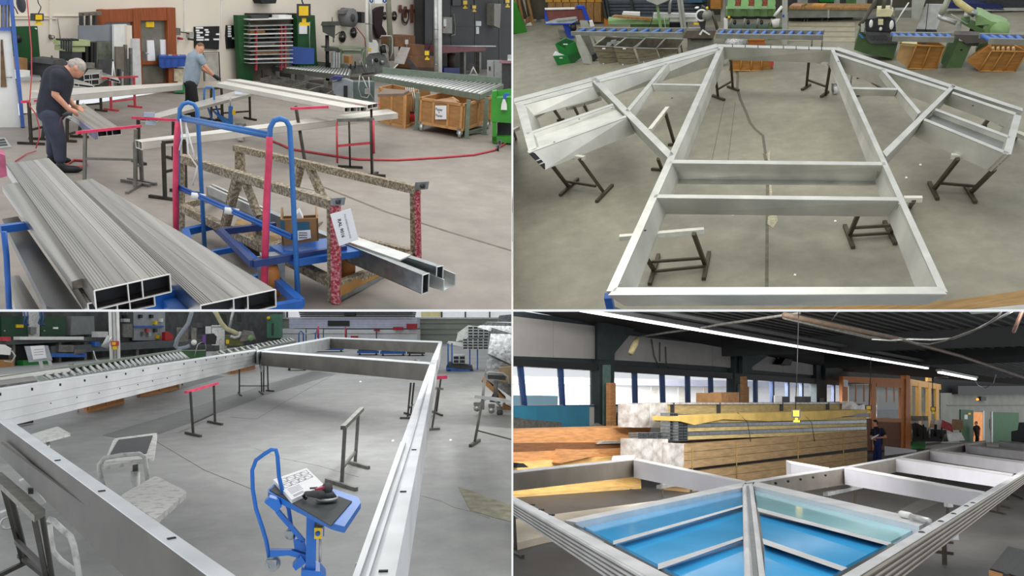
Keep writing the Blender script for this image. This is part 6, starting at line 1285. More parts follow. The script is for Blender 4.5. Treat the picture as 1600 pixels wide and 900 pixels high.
# ---- blue lift cart
t = thing(r,'lift_cart','blue lifting cart with a dark mat, a drawing and a sander on its top','lift table',r.at(480,960)); zt_ = .88
T4 = [(415,767),(449,741),(568,779),(536,826)]
P4 = [r.at(*p,zt_) for p in T4]; MB(r).prism([P4[0].lerp(P4[1],.1),P4[1],P4[2].lerp(P4[1],.06),P4[2].lerp(P4[3],.15),P4[3].lerp(P4[2],.06),P4[3].lerp(P4[0],.12),P4[0].lerp(P4[3],.04)],V((0,0,-.035))).bd('table_top',MC_blue,t)
mt = [r.at(*p,zt_+.006) for p in ((421,765),(450,746),(550,783),(517,821))]; MB(r).hexa([p-V((0,0,.006)) for p in mt],mt).bd('mat',mat('rubber_mat_c',(58,62,62),.7,0,.12,10),t)
Q = r.face(480,1000)
MB(r).pt(Q,[(421,872,.1),(416,845,.1),(410,825,.1),(400,795,.1),(395,765,.1),(394,735,.1),(400,719,.1),(412,710,.1),(424,702.5,.1),(431,703,.1),(433.5,712,.1),(436,745,.1),(442,770,.12),(451,795,.12),(455,822,.12)],3.2,12).bd('handle',MC_blue,t)
MB(r).slab(Q,[(477,905),(493,905),(495,806),(479,802)],-.02,.07).bd('mast',MC_blue,t); MB(r).slab(Q,[(470,905),(510,905),(500,893),(472,890)],-.05,.15).bd('base',MC_blue,t)
MB(r).slab(Q,[(413,785),(432,801),(440,792),(436,782),(421,777)],.0,.08).bd('pump_pedal',MC_blue,t); MB(r).slab(Q,[(430,800),(433,805),(471,848),(477,845),(436,797)],.02,.06).bd('strut',MC_blue,t)
MB(r).slab(Q,[(422,860),(422,871),(450,868),(470,873),(481,879),(481,868),(455,860)],.0,.05).bd('rear_leg',MC_blue,t); MB(r).slab(Q,[(458,842),(476,846),(478,864),(460,858)],.02,.12).bd('pump_body',MC_blue,t); MB(r).slab(Q,[(457,885),(470,868),(478,880),(462,892)],-.02,.06).bd('valve',MC_blue,t)
MB(r).rect(Q,491,825,502.5,842,-.04,-.02).bd('warning_label',M_yellow,t); MB(r).disc(Q,496.5,834,3.8,-.045,-.04).bd('label_disc',M_blue,t); MB(r).slab(Q,[(491,822),(504,826),(505,822),(492,818)],-.03,.02).bd('bracket',M_dark,t)
MB(r).pt(Q,[(500.5,842,-.01),(500,878,-.01)],2,8).bd('rod',M_pale,t); MB(r).pt(Q,[(506,818,0),(505.5,838,0)],.8,6).bd('cable',MC_blue,t)
for c,rr_,nm in (((425,888),12,'c'),((453,840),9,'c'),((568,893),12,'c')):
    P = Q(*c)+Q.n*.1; k = Q.k; W_ = MB(r).cyl(P-Q.n*.02,P+Q.n*.02,rr_*k,None,18).bd('wheel',M_pale,t); MB(r).cyl(P-Q.n*.026,P+Q.n*.026,rr_*k*.6,None,14).bd('hub',M_rub,W_); MB(r).slab(Q,[(c[0]-rr_,c[1]-rr_*1.1),(c[0]+rr_*.6,c[1]-rr_*1.1),(c[0]+rr_*.6,c[1]+2),(c[0]-2,c[1]+2)],.06,.075).bd('caster_yoke',M_zinc,t)
# drawing sheet pad and sander on the cart
t = thing(r,'drawing_pad','white printed drawing on a board lying on the blue lift cart','drawing',r.at(466,760,zt_+.01)); P4 = [r.at(*p,zt_+.03) for p in ((427,749),(479,731),(506,757),(456,781))]
MB(r).hexa([p-V((0,0,.022)) for p in P4],P4).bd('board',M_paper,t)
def onpad(u,v): return P4[0].lerp(P4[1],u).lerp(P4[3].lerp(P4[2],u),v)
ln = MB(r); e = V((0,0,.001))
def seg(u0,v0,u1,v1): ln.bar(onpad(u0,v0)+e,onpad(u1,v1)+e,.0022,.0015)
for x0,w_ in ((.08,.2),(.31,.2),(.54,.16),(.73,.2)):
    for v0,v1 in ((.12,.3),(.36,.52)):
        seg(x0,v0,x0+w_,v0); seg(x0,v1,x0+w_,v1); seg(x0,v0,x0,v1); seg(x0+w_,v0,x0+w_,v1); seg(x0,v0,x0+w_,v1)
for k in range(5): seg(.1,.6+k*.05,.45,.6+k*.05)
for k in range(3): seg(.1,.88+k*.03,.4,.88+k*.03)
ln.bd('drawing_lines',mat('line_grey',(96,98,104),.8,0,0),t)
t = thing(r,'sander','grey orbital sander with a red lever lying on the blue lift cart','sander',r.at(510,780,zt_)); c = r.at(511,781,zt_+.02); k = r.mpp(c)
MB(r).cyl(c,c+V((0,0,.018)),17*k,None,24).bd('pad',M_pale,t); MB(r).cyl(c+V((0,0,.018)),c+V((0,0,.05)),15*k,9*k,20).bd('skirt',M_dark,t); MB(r).ball(c+V((0,0,.07)),9*k,9*k,.035).bd('motor_head',M_rub,t)
a = r.at(502,773,zt_+.08); b = r.at(478,771,zt_+.06); MB(r).tube([a,a.lerp(b,.6),b],[7*k,5*k,3.6*k],10).bd('grip',M_rub,t); MB(r).bar(r.at(494,765,zt_+.1),r.at(511,760,zt_+.1),6*k,.014).bd('lever',mat('lever_red',(176,52,70),.5),t); MB(r).tube([b,r.at(474,775,zt_+.03),r.at(478,779,zt_+.02)],2.4*k,8).bd('hose_stub',M_black,t); MB(r).tube([r.at(484,763,zt_+.08),r.at(496,762,zt_+.08)],1.6*k,8).bd('throttle',M_steelg,t)
# ---- machines at the left wall
Q = LW.back(-.3)
for q,lab in (([(2,534),(44,531),(43,494),(2,494)],'left dark green cabinet at the left wall of the lower left hall'),([(64,526),(103,524),(102,495),(63,495)],'right dark green cabinet at the left wall of the lower left hall')):
    t = thing(r,'green_cabinet',lab,'cabinet',Q(q[0][0],560),'dark green cabinets'); MB(r).slab(Q,q,0,.5).bd('door',mat('cab_green_c',(14,62,34),.5,0,.12,3),t); x = q[0][0]; MB(r).rect(Q,x+(24 if x < 10 else 20),(507 if x < 10 else 511),x+(35 if x < 10 else 27),(512 if x < 10 else 514),-.05,0).bd('label',M_yellow if x < 10 else M_paper,t); MB(r).disc(Q,x+6,517,.9,-.08,0).bd('knob',M_pale,t)
solo(MB(r).rect(Q,45,487,62,530,0,.4),'wall_board',MC_white,'pale grey wall board with a switch between the two green cabinets','board'); solo(MB(r).rect(Q,48,511,57,522,-.1,0),'switch_box',mat('switch_c',(120,124,122),.5),'switch box on the pale grey panel between the green cabinets','switch box')
solo(MB(r).slab(Q,[(110,524),(148,522),(147,494),(112,494)],0,.3),'wall_board',mat('panel_grey_c',(118,122,122),.5,0,.1,3),'mid grey wall board right of the right green cabinet','board')
for i,x in enumerate((37,42,61,66)): solo(MB(r).pt(Q,[(x,480,-.2),(x+2,496,-.2),(x-1,505,-.2),(x+3,508,-.2)],1.2,6),'coil_hose',mat('hose_blue_c',(54,88,150),.5),'blue coiled hose hanging %s at the green cabinets' % ['far left','second','third','far right'][i],'hose','blue coiled hoses')
t = thing(r,'wall_bench','long dark work bench along the left wall with shelves','bench',LW(60,575)); Q = LW.back(-1.0)
MB(r).slab(Q,[(-10,540),(150,532),(150,527),(-10,533)],0,.8).bd('top',mat('bench_dark_c',(84,88,90),.5,.2,.12,4),t); MB(r).slab(Q,[(80,553),(320,540),(320,530),(80,541)],-.1,.5).bd('beam',MATS['bench_dark_c'],t)
for x in (20,92,132,145,213): MB(r).rect(Q,x,535,x+4,575,.1,.3).bd('leg',M_steelg,t)
MB(r).rect(Q,-10,566,160,570,.2,.7).bd('lower_shelf',M_dark,t); MB(r).rect(Q,-10,540,160,575,.75,.8).bd('back_panel',M_black,t)
Q = LW.back(-1.2)
for i,(x0,y0,x1,y1,c,lab) in enumerate(((9,526,17,533,M_red,'small red box on the left end of the wall bench'),(31,526,131,531,M_white,'long white profile lying on the wall bench'),(152,518,169,527,MC_white,'white box with a red stripe on the bench before the columns'),(92,539,115,550,M_steelg,'grey case on the shelf of the wall bench'),(80,552,135,558,M_blue,'blue tray on the lower part of the wall bench'),(36,563,60,578,MB_gbox,'dark green box under the wall bench, left one'),(66,563,80,576,MB_gbox,'dark green box under the wall bench, right one'),(2,562,22,580,MA_crate,'stack of small timber under the left end of the bench'),(148,534,156,541,M_blue,'small blue box on the bench shelf before the columns'),(116,546,132,555,M_steelg,'grey part on the shelf right of the grey case'))): solo(MB(r).rect(Q,x0,y0,x1,y1,0,.3),'bench_item' if False else ['box','profile','box','case','tray','box','box','timber','box','machine_part'][i],c,lab,['box','profile','box','case','tray','box','box','timber','box','part'][i])
t = thing(r,'drawing_stand','grey board with a white drawing standing before the wall bench','drawing board',r.at(62,600)); Q = r.face(62,600); MB(r).slab(Q,[(45,566),(82,563),(75,540),(38,541)],0,.06).bd('board',mat('board_c',(164,170,176),.5),t); MB(r).slab(Q,[(52,562),(73,559),(69,539.5),(47,541)],-.03,0).bd('paper',M_paper,t); MB(r).slab(Q,[(60,565),(66,564),(70,578),(64,578)],.0,.08).bd('leg',M_pale,t); MB(r).slab(Q,[(74,563),(80,562),(83,575),(78,576)],.0,.08).bd('leg',M_pale,t)
for y in (545,549,553): MB(r).slab(Q,[(53,y+2),(68,y+.5),(68,y),(53,y+1.5)],-.035,-.03).bd('print_line',mat('line_grey',(96,98,104)),t)
t = thing(r,'wall_phone','white hand set with coiled cord at the left edge','device',r.at(8,600)); Q = r.face(8,600); MB(r).slab(Q,[(-8,553),(16,555),(18,545),(8,539),(-8,538)],0,.2).bd('body',M_white,t); MB(r).pt(Q,[(18,548),(24,556),(18,566),(6,564)],.9).bd('cord',M_pale,t)
# twin columns, lamp, tool board
t = thing(r,'twin_column','two slim white columns rising behind the sage roller conveyor','column',r.at(180,585)); Q = r.face(180,592)
for x,c in ((175,M_white),(181,M_pale),(186.5,M_white)): MB(r).pt(Q,[(x-3.5,470,0),(x,592,0)],2.4,12).bd('pipe',c,t)
t = thing(r,'crane_control','red and yellow crane control hanging at the slim white columns','crane control',r.at(178,560)); Q = Q.back(-.2); MB(r).rect(Q,173,533,186,540,0,.15).bd('housing',M_red,t); MB(r).rect(Q,175,534.5,181,539,-.02,0).bd('front_panel',M_yellow,t); MB(r).rect(Q,176,541,183,546,0,.1).bd('hook_block',M_yellow,t)
t = thing(r,'clamp_lamp','silver tilted work lamp left of the slim white columns','lamp',r.at(168,570)); Q = r.face(168,595); MB(r).cyl(Q(172,525),Q(163,543),4*Q.k,5*Q.k,14).bd('shade',M_pale,t); MB(r).pt(Q,[(146,548),(150,562),(158,566)],.8).bd('arm',M_pale,t)
t = thing(r,'tool_board','grey perforated tool board on the left wall','tool board',LW(235,540)); Q = LW.back(-.3); MB(r).rect(Q,209,480,258,532,0,.1).bd('panel',mat('toolboard_c',(146,152,156),.5,0,.08,4),t); MB(r).rect(Q,209,509,256,511.5,-.12,0).bd('shelf',M_blue,t)
for x,y,c in ((221,494,M_black),(238,494,M_black),(244,504,M_yellow),(231,516,M_red),(234,522,M_pale),(248,526,M_yellow),(244,516,M_dark),(225,521,M_steelg),(253,500,M_white)): MB(r).rect(Q,x-1.5,y-2.5,x+2,y+3,-.15,0).bd('hung_tool',c,t)
t = thing(r,'bench_vice','cluster of dark tools standing between columns and tool board','tools',r.at(196,560)); Q = LW.back(-.7); MB(r).rect(Q,190,487,208,528,0,.3).bd('cabinet',M_dark,t); MB(r).disc(Q,198,492,5,-.2,0).bd('reel',M_black,t); MB(r).rect(Q,194,498,203,503,-.2,0).bd('box',M_pale,t); MB(r).rect(Q,193,506,207,527,-.1,0).bd('tool_row',M_steelg,t)
solo(MB(r).slab(LW.back(-.8),[(258,532),(271,531),(270,523),(263,518),(258,519)],0,.2),'red_guard',mat('guard_red_c',(176,26,34),.4),'red rounded guard right of the tool board','guard')
t = thing(r,'sawing_machine','sawing machine with dark motor and white dial on the conveyor','saw',r.at(310,580)); Q = r.face(310,583)
MB(r).rect(Q,285,548,322,575,.1,.8).bd('base',mat('saw_green_c',(52,92,52),.5),t); MB(r).slab(Q,[(313,538),(337,538),(339,526),(334,521),(318,522)],0,.4).bd('motor',M_black,t); MB(r).rect(Q,316,523,322,536,-.05,0).bd('motor_label',mat('violet_c',(90,60,120),.4),t); MB(r).disc(Q,303,535,4.2,-.05,.1).bd('dial',M_white,t); MB(r).rect(Q,299,510,307,532,.2,.5).bd('column',M_steelg,t); MB(r).rect(Q,309,499,320,522,.3,.5).bd('head',M_dark,t); MB(r).rect(Q,322,540,343,549,0,.5).bd('table',M_dark,t); MB(r).pt(Q,[(304,556),(309,538),(320,532),(322,545)],.8).bd('hose',M_pale,t); MB(r).rect(Q,321,510,330,522,.1,.3).bd('gear',M_pale,t); MB(r).rect(Q,276,512,294,534,.4,.8).bd('rear_cabinet',M_steelg,t); MB(r).rect(Q,300,504,316,512,.2,.4).bd('crosshead',M_rub,t)
solo(MB(r).pt(r.face(300,583),[(301,470),(299,490),(294,506),(285,518),(277,530),(274,541),(278,545),(290,543),(297,540)],3.2,10),'duct_hose',mat('hose_c',(134,142,150),.5,0,.2,30),'grey corrugated hose curving down to the sawing machine','hose')
t = thing(r,'dust_drum','white drum behind the sawing machine','drum',r.at(341,570)); Q = r.face(341,568); MB(r).tube([Q(341,560),Q(341,508)],9.5*Q.k,18).bd('drum',MC_white,t); MB(r).tube([Q(341,511),Q(341,508.5)],10*Q.k,18).bd('rim',M_pale,t)
solo(MB(r).pt(r.face(350,570),[(332,480),(338,490),(346,505),(354,514),(364,518),(372,522)],3.4,10),'duct_hose',mat('hose_cream_c',(186,180,140),.6),'cream hose sloping down behind the white drum','hose')
t = thing(r,'second_saw','grey machine with hoses and a green base right of the white drum','machine',r.at(370,560)); Q = r.face(370,565); MB(r).rect(Q,352,524,380,540,.1,.6).bd('base',mat('olive_c',(96,100,52),.5),t); MB(r).pt(Q,[(360,525),(366,528),(374,526),(376,518)],2.4).bd('hose',M_pale,t); MB(r).slab(Q,[(374,534),(400,530),(396,518),(380,516)],0,.4).bd('housing',M_steelg,t); MB(r).disc(Q,392,528,4.6,-.05,.1).bd('green_wheel',MB_greenl,t); MB(r).pt(Q,[(366,480),(362,496),(358,515)],2.2).bd('duct',M_pale,t); MB(r).rect(Q,353,531,358,537,-.05,0).bd('label',M_yellow,t); MB(r).rect(Q,370,490,377,503,0,.2).bd('lamp',M_black,t); MB(r).slab(Q,[(340,508),(356,514),(354,492),(344,490)],.3,.5).bd('dark_head',M_black,t)
t = thing(r,'green_saw','green band saw housing standing before the back windows','machine',W(426,535,-2)); Q = W.back(-6); MB(r).slab(Q,[(417,528),(436.5,528),(436.5,491),(424,491),(417,496)],0,.8).bd('housing',mat('bandsaw_c',(66,116,90),.45,0,.1,4),t); MB(r).disc(Q,419,497,2.5,-.2,0).bd('knob',M_yellow,t); MB(r).rect(Q,424,505,427,524,-.05,0).bd('blade_guard',M_dark,t)
# conveyors
conveyor(r,[(78,593),(295,559)],[(60,583),(283,549)],.98,[(110,625),(213,612),(283,594)],26,'roller_conveyor','sage roller conveyor behind the long left beam',MC_conv,M_pale,.08,.12,fence=[(0,593),(283,549)],fence_h=.06)
conveyor(r,[(347,554),(462,532)],[(338,549),(455,527.5)],.98,[(352,575),(420,560)],16,'roller_conveyor','sage roller conveyor beyond the sawing machine',MC_conv,M_pale,.08,.14)
solo(quadbeam(r,[(0,602),(58,594),(52,587),(0,592)],.98,.05),'steel_plate',M_steelg,'grey steel plate at the left end of the sage conveyor','plate'); solo(quadbeam(r,[(0,590),(110,577),(108,575),(0,586)],1.02,.05),'white_profile',M_white,'white profile lying along the sage conveyor','profile')
for i,(q,bk,lab) in enumerate(((((137,645),(193,630)),(176,621),'nearest wooden box under the long left beam'),(((217,621),(279,608)),(266,602),'middle wooden box under the long left beam'),(((361,585),(398,576)),(388,572),'far wooden box under the long left beam'))):
    crate(r,q,None,1,.62,'wooden_box',lab,mat('crate_c',(178,124,70),.65,0,.15,4),mat('crate_c2',(156,102,54),.65,0,.2,4),2,0,'wooden boxes under the beam',back=bk)
for i,(x,y) in enumerate(((122,646),(215,622),(285,603))): solo(MB(r).pt(r.face(x,y),[(x,y-14),(x,y-1)],1.2),'levelling_foot',M_pale,['nearest','middle','far'][i]+' levelling foot visible under the long left beam','foot','levelling feet')
solo(MB(r).bar(r.at(50,658,.05),r.at(12,664,.05),.06),'dark_bar',MC_leg,'dark bar on the floor under the left end of the beam','bar')
# ---- stacks at the back
Q = W.back(-3)
t = thing(r,'board_stack','dark brown board stack on top of the lilac stack at the back','boards',Q(550,495))
for i in range(4): MB(r).rect(Q,466+i,484+i*3,646-i,486.6+i*3,-.1*i,2).bd('board',mat('dark_board_c',(58,54,56),.7,0,.25,6),t)
MB(r).rect(Q,538,488,555,493,-.4,0).bd('dark_gap',M_black,t)
t = thing(r,'lilac_stack','pale lilac sheet stack in the middle of the back stack','sheets',Q(550,514))
for i in range(6): MB(r).slab(Q,[(452+i%2,499.3+i*2.7),(651,499.3+i*2.7),(651,496.9+i*2.7),(451,496.9+i*2.7)],-.1,2).bd('sheet',mat('lilac_c',(190,194,214),.5,0,.06,3),t)
MB(r).rect(Q,512,501,546,509.5,-.15,0).bd('dark_gap',M_black,t)
for i,(x0,x1) in enumerate(((439,478),(479,505),(506,541),(542,588),(589,652))): 
    t = thing(r,'white_box',['leftmost','second','middle','fourth','rightmost'][i]+' white box below the lilac stack at the back','box',Q(x0,536),'white boxes at the back'); MB(r).rect(Q,x0,514+i*.3,x1-.6,536,-.2,2).bd('body',mat('white_box_c',(206,208,210),.6,0,.05,3),t); MB(r).rect(Q,x0,521,x1-.6,521.6,-.23,-.2).bd('edge',M_steelg,t)
for i,(x0,y0,x1,y1) in enumerate(((635,506,651,514),(614,511,629,516),(584,515,592,517.5),(548,525,558,528))): solo(MB(r).rect(Q,x0,y0,x1,y1,-.7,-.3),'red_bag',mat('bag_red_c',(156,28,46),.6),['largest red bag at the right of the lilac stack','smaller red bag left of the largest','small orange red tag on the white boxes','small red tag above the far beam'][i],'bag','red things at the back')
t = thing(r,'loop_cart','small blue loop cart with red film before the white boxes','cart',r.at(480,550)); Q2 = r.face(480,552)
MB(r).pt(Q2,[(467,545),(467,521),(470,517),(474,521),(474,545)],1).bd('loop_end',M_blue,t); MB(r).pt(Q2,[(492,545),(493,523),(496,512),(498,523),(498,545)],1).bd('loop_end',M_blue,t); MB(r).pt(Q2,[(474,522),(493,520)],.7).bd('bar',M_pale,t); MB(r).pt(Q2,[(497,510),(497,528)],1.5).bd('film_wrap',M_pink,t)
solo(MB(r).pt(Q2,[(539.5,511),(540,534)],1.2),'red_post',M_red,'thin red post before the white boxes','post')
for i,(x0,x1,y) in enumerate(((492,537,550),(558,592,555),(594,634,556),(636,664,556))):
    t = thing(r,'dolly',['leftmost','second','third','rightmost'][i]+' low blue dolly seen under the far beam','dolly',r.at(x0,y),'blue dollies'); Q3 = r.face((x0+x1)/2,y); MB(r).rect(Q3,x0,y-7,x1,y-3,0,1.2).bd('deck',M_blue if i < 3 else M_dark,t); MB(r).rect(Q3,x0+2,y-12,x1-3,y-7,.1,.9).bd('load',[M_white,M_rub,M_rub,M_pale][i],t)
    for x in (x0+4,x1-4): MB(r).disc(Q3,x,y-1.4,1.6,-.05,.1).bd('wheel',M_black,t)
t = thing(r,'low_trolley','low dark trolley below the cross beam at its left','trolley',r.at(463,578)); Q3 = r.face(463,579); MB(r).slab(Q3,[(450,575),(478,577),(478,574),(450,572)],0,.5).bd('deck',M_dark,t); MB(r).disc(Q3,452,577,2,0,.1).bd('wheel',M_black,t); MB(r).disc(Q3,476,578,2,0,.1).bd('wheel',M_black,t)
# ---- right side: profile shelf cart, wrapped stacks, grey cart
Q = r.face(720,580)
t = thing(r,'shelf_cart','blue shelf cart loaded with profiles at the right','cart',Q(720,580))
MB(r).slab(Q,[(698,537),(724,542),(724,536),(700,534)],0,.9).bd('upper_shelf',M_pale,t); MB(r).slab(Q,[(697,573),(740,581),(738,572),(702,566)],0,.9).bd('lower_shelf',M_rub,t)
for x,y0,y1 in ((699,536,578),(705,536,572),(745,545,578),(733,545,572)): MB(r).rect(Q,x,y0,x+2.2,y1,0,.06).bd('post',M_blue,t)
MB(r).slab(Q,[(697,579),(741,584),(741,579),(697,574)],-.05,.9).bd('base_frame',M_blue,t)
for x in (702,737): MB(r).disc(Q,x,580,3,-.05,.05).bd('wheel',M_black,t)
def stackp(x0,y0,x1,y1,nx,ny,lab,sx=0):
    t = thing(r,'profile_stack',lab,'profiles',Q(x0,y1),'profile stacks on the shelf cart')
    for j in range(ny):
        for i in range(nx):
            a,b = x0+(x1-x0)*i/nx,x0+(x1-x0)*(i+1)/nx; c,d = y0+(y1-y0)*j/ny,y0+(y1-y0)*(j+1)/ny
            o = MB(r).rect(Q,a+.2,c+.2,b-.2,d-.2,-.3,1.5).bd('profile',M_zinc,t); MB(r).rect(Q,a+.9,c+.9,b-.9,d-.9,-.31,-.3).bd('hollow',M_hole,o)
stackp(723,529,763,546,5,4,'profile stack in front on the upper shelf of the blue cart'); stackp(731,510,764,528,4,4,'taller profile stack behind on the upper shelf of the blue cart'); stackp(708,556,727,568,2,2,'small profile stack on the lower shelf of the blue cart')
for i,q in enumerate(([(712,534),(724,531),(744,521),(716,519)],[(714,521),(732,519),(748,511),(732,508)])): solo(MB(r).slab(Q,q,.2+.3*i,.5+.3*i),'profile_bundle',M_pale,['lower','upper'][i]+' pale profile bundle seen from above on the blue cart','profiles','profile bundles')
Q = r.face(790,640)
wp = mat('foil_wrap_c',(168,172,175),.3,.1,0,16,1.0,col2=(112,117,121),detail=8)
for i,(q,lab) in enumerate((([(762,552),(812,575),(812,525),(768,512)],'upper foil wrapped stack at the right edge of the lower left hall'),([(756,590),(812,630),(812,578),(762,555)],'lower foil wrapped stack at the right edge'),([(745,511),(812,531),(812,505),(760,503)],'flat foil wrapped pack on the upper stack'),([(776,506),(812,512),(812,490),(780,493)],'top foil wrapped pack at the right edge'))): solo(MB(r).slab(Q,q,.15*i,1.2),'wrapped_stack',wp,lab,'wrapped stack','foil wrapped stacks')
t = thing(r,'pallet','pale wooden pallet under the foil wrapped stacks','pallet',r.at(790,650)); MB(r).slab(Q,[(752,596),(790,632),(790,624),(755,590)],-.05,.6).bd('top_board',MA_crate,t); MB(r).slab(Q,[(790,659),(812,670),(812,655),(790,646)],-.1,.2).bd('block',mat('pallet_c',(170,116,70),.7),t); MB(r).slab(Q,[(784,640),(812,655),(812,645),(786,631)],-.05,.2).bd('block',MA_card if False else M_card,t)
solo(MB(r).slab(Q,[(779,595),(812,604),(812,570),(780,575)],-.15,.1),'carton',mat('carton_c',(150,130,100),.8),'tan carton in front of the lower foil wrapped stack','carton')
t = thing(r,'hand_cart','grey tubular hand cart with castors at the right edge','cart',r.at(772,645)); Q = r.face(772,648)
MB(r).pt(Q,[(755,640),(756,600),(758,586),(764,581.5),(785,583),(793,588),(795,600)],1.7,8).bd('frame_tube',M_pale,t); MB(r).slab(Q,[(762,592),(790,594),(790,587),(762,586)],.1,.3).bd('seat',M_rub,t); MB(r).pt(Q,[(775,594),(774,622)],3.4,12).bd('column',M_steelg,t); MB(r).slab(Q,[(765,628),(782,630),(778,616),(770,616)],0,.2).bd('foot_block',M_dark,t)
for x,y,c in ((745,638,M_pale),(768,641,M_pale),(781,645,M_rub)): MB(r).disc(Q,x,y,5,-.05,.03).bd('wheel',c,t); MB(r).rect(Q,x-5,y-9,x+5,y-4,-.06,.04).bd('caster_yoke',M_steelg,t)
MB(r).pt(Q,[(745,632),(766,620),(782,634)],1.6).bd('leg',M_pale,t)
t = thing(r,'trestle','grey trestle at the right edge before the hand cart','trestle',r.at(742,692),'trestles under the long frame'); Q = r.face(742,694)
MB(r).slab(Q,[(741,622),(812,632),(812,627),(742,617)],-.05,.02).bd('rail',M_pale,t); MB(r).pt(Q,[(741,694),(753,630),(759,583)],2.2,8).bd('leg',M_steelg,t); MB(r).pt(Q,[(747,673),(812,690)],1.1).bd('stretcher',MC_leg,t); q = r.at(742,694); MB(r).bar(r.at(735,697,.02),r.at(749,688,.02),.05).bd('foot',MC_leg,t)
for i,(x,y) in enumerate(((563,596),(614,688),(704,687))): solo(MB(r).floorpoly([(x-2,y+1),(x+2,y+.8),(x+1.5,y-1),(x-1,y-1)],0,.01),'paper_scrap',M_paper,['white scrap on the floor below the cross beam','white scrap left of the right beam','white scrap right of the right beam'][i],'paper scrap')
area('hall_c_beam_fill',BL,(-1.3,12.3,2.95),(-6,13,.5),4,190,(1,1,1),.4)  # unseen fill lamp added to brighten the long left beam
area('hall_c_lamps_right',BL,(-2.1,11,2.5),(-2.1,11.002,0),.3,60,(1,1,1),3.6)
area('hall_c_lamps_far',BL,(-5.5,27,5.6),(-5.5,27.01,0),8,330,(1,1,1),6)
# ======================================================================= HALL D, lower right: frame with blue glazed panels, windows, timber cabin
r = BR
MD_floor = concrete('concrete_hall_d',(52,51,48),(68,66,63),(84,82,78))
MD_alu = mat('frame_top_d',(222,222,222),.36,.6,.14,2.5,detail=6)
MD_face = mat('frame_white_d',(208,208,217),.55,.0,.06,1.4,detail=5)
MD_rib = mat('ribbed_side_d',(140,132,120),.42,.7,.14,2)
MD_steel = mat('steel_green_dark',(40,50,52),.6,.1,.15,3)
MD_ceil = mat('ceiling_dark',(30,30,31),.8,0,.2,2)
MD_pan = mat('upper_panel_d',(150,148,146),.8,0,.06,1)
MD_blue = mat('window_frame_blue',(26,56,104),.45,0,.1,4)
MD_tan = mat('tan_paper',(190,168,116),.75,0,.2,3,stretch=(1,1,8))
MD_och = mat('ochre_paper',(200,168,92),.7,0,.15,2,.5)
MD_foil = mat('clear_foil',(204,202,200),.25,0,0,5,1.0,col2=(160,150,142),detail=8)
MD_brown = mat('bundle_brown',(160,132,94),.75,0,.2,2,stretch=(1,1,9))
MD_tim = mat('timber_d',(182,130,82),.65,0,.22,3,stretch=(1,1,8))
MD_timl = mat('timber_light_d',(216,178,112),.65,0,.18,3,stretch=(1,1,8))
MD_cab = mat('cabin_wood',(206,122,50),.5,0,.18,4,stretch=(5,5,.7))
MD_caby = mat('cabin_wood_light',(224,164,66),.5,0,.15,4,stretch=(5,5,.7))
MD_glz = mat('blue_glazing',(62,172,232),.1,0,.12,1.2,spec=.7)
MD_glz2 = mat('teal_glazing',(150,204,212),.1,0,.12,1.0,spec=.7)
MD_leg = mat('trestle_iron_d',(70,66,60),.55,.4,.2,8)
M_pane = mat('clear_pane',(225,235,245),.05,0,0,alpha=.12)
HC = 5.4
fl = MB(r).floorpoly([(700,1000),(1700,1000),(1700,690),(700,690)],-.05,0); struct(fl,'floor',MD_floor)
W = r.wall((800,735),(1320,702)); n = W.n
def WX(x): return W(x,640)
# window wall: parapet, piers, upper panels; openings between
def wr(x0,y0,x1,y1,y2,y3,d0,d1,m,nm,par=None):   # left top/bottom y0,y2 right top/bottom y1,y3
    o = MB(r).slab(W,[(x0,y2),(x1,y3),(x1,y1),(x0,y0)],d0,d1)
    return struct(o,nm,m,par)
wl = thing(r,'wall_left',None,None,W(900,735)); wl['kind'] = 'structure'
wr(700,634.5,1330,628,742,702,0,.3,mat('parapet_d',(176,174,168),.8,0,.08,1),'parapet',wl)
wr(700,470,1330,560,566,602,.05,.3,MD_steel,'lintel_band',wl)
for i,(x0,x1,a,b,c,d) in enumerate(((760,864,489,501.5,555,558.5),(864.6,935,501.6,510,558.6,561),(962,1113,522,539,562.5,572),(1113.6,1149.5,539,543,572,575.5),(1176,1223,549,556,578,582),(1223.6,1280,556,561,582,587))): wr(x0,a,x1,b,c,d,-.03,.05,MD_pan,'wall_panel',wl)
wr(700,553,1330,595,565,603,-.2,.05,M_black,'blind_box',wl)
for x0,x1,lt,m_ in ((937,960,500,MD_steel),(1148,1168,530,MD_steel),(1276,1292,552,MD_steel)):
    wr(x0,lt,x1,lt+2,736-(x0-800)*.06,736-(x1-800)*.06,-.25,.2,m_,'steel_column',wl); wr(x0+(x1-x0)*.3,lt+70,x0+(x1-x0)*.75,lt+70,735-(x0-800)*.06,735-(x1-800)*.06,-.32,-.25,mat('column_flange',(92,116,110),.6),'column_flange',wl)
for i,(q,k) in enumerate((([(952,562),(976,533),(1000,505),(940,500),(940,562)],1),([(1160,584),(1200,556),(1200,548),(1160,548)],1),([(1290,594),(1330,570),(1330,560),(1290,560)],1))): struct(MB(r).slab(W,q,-.5,-.3),'gusset',MD_steel,wl)
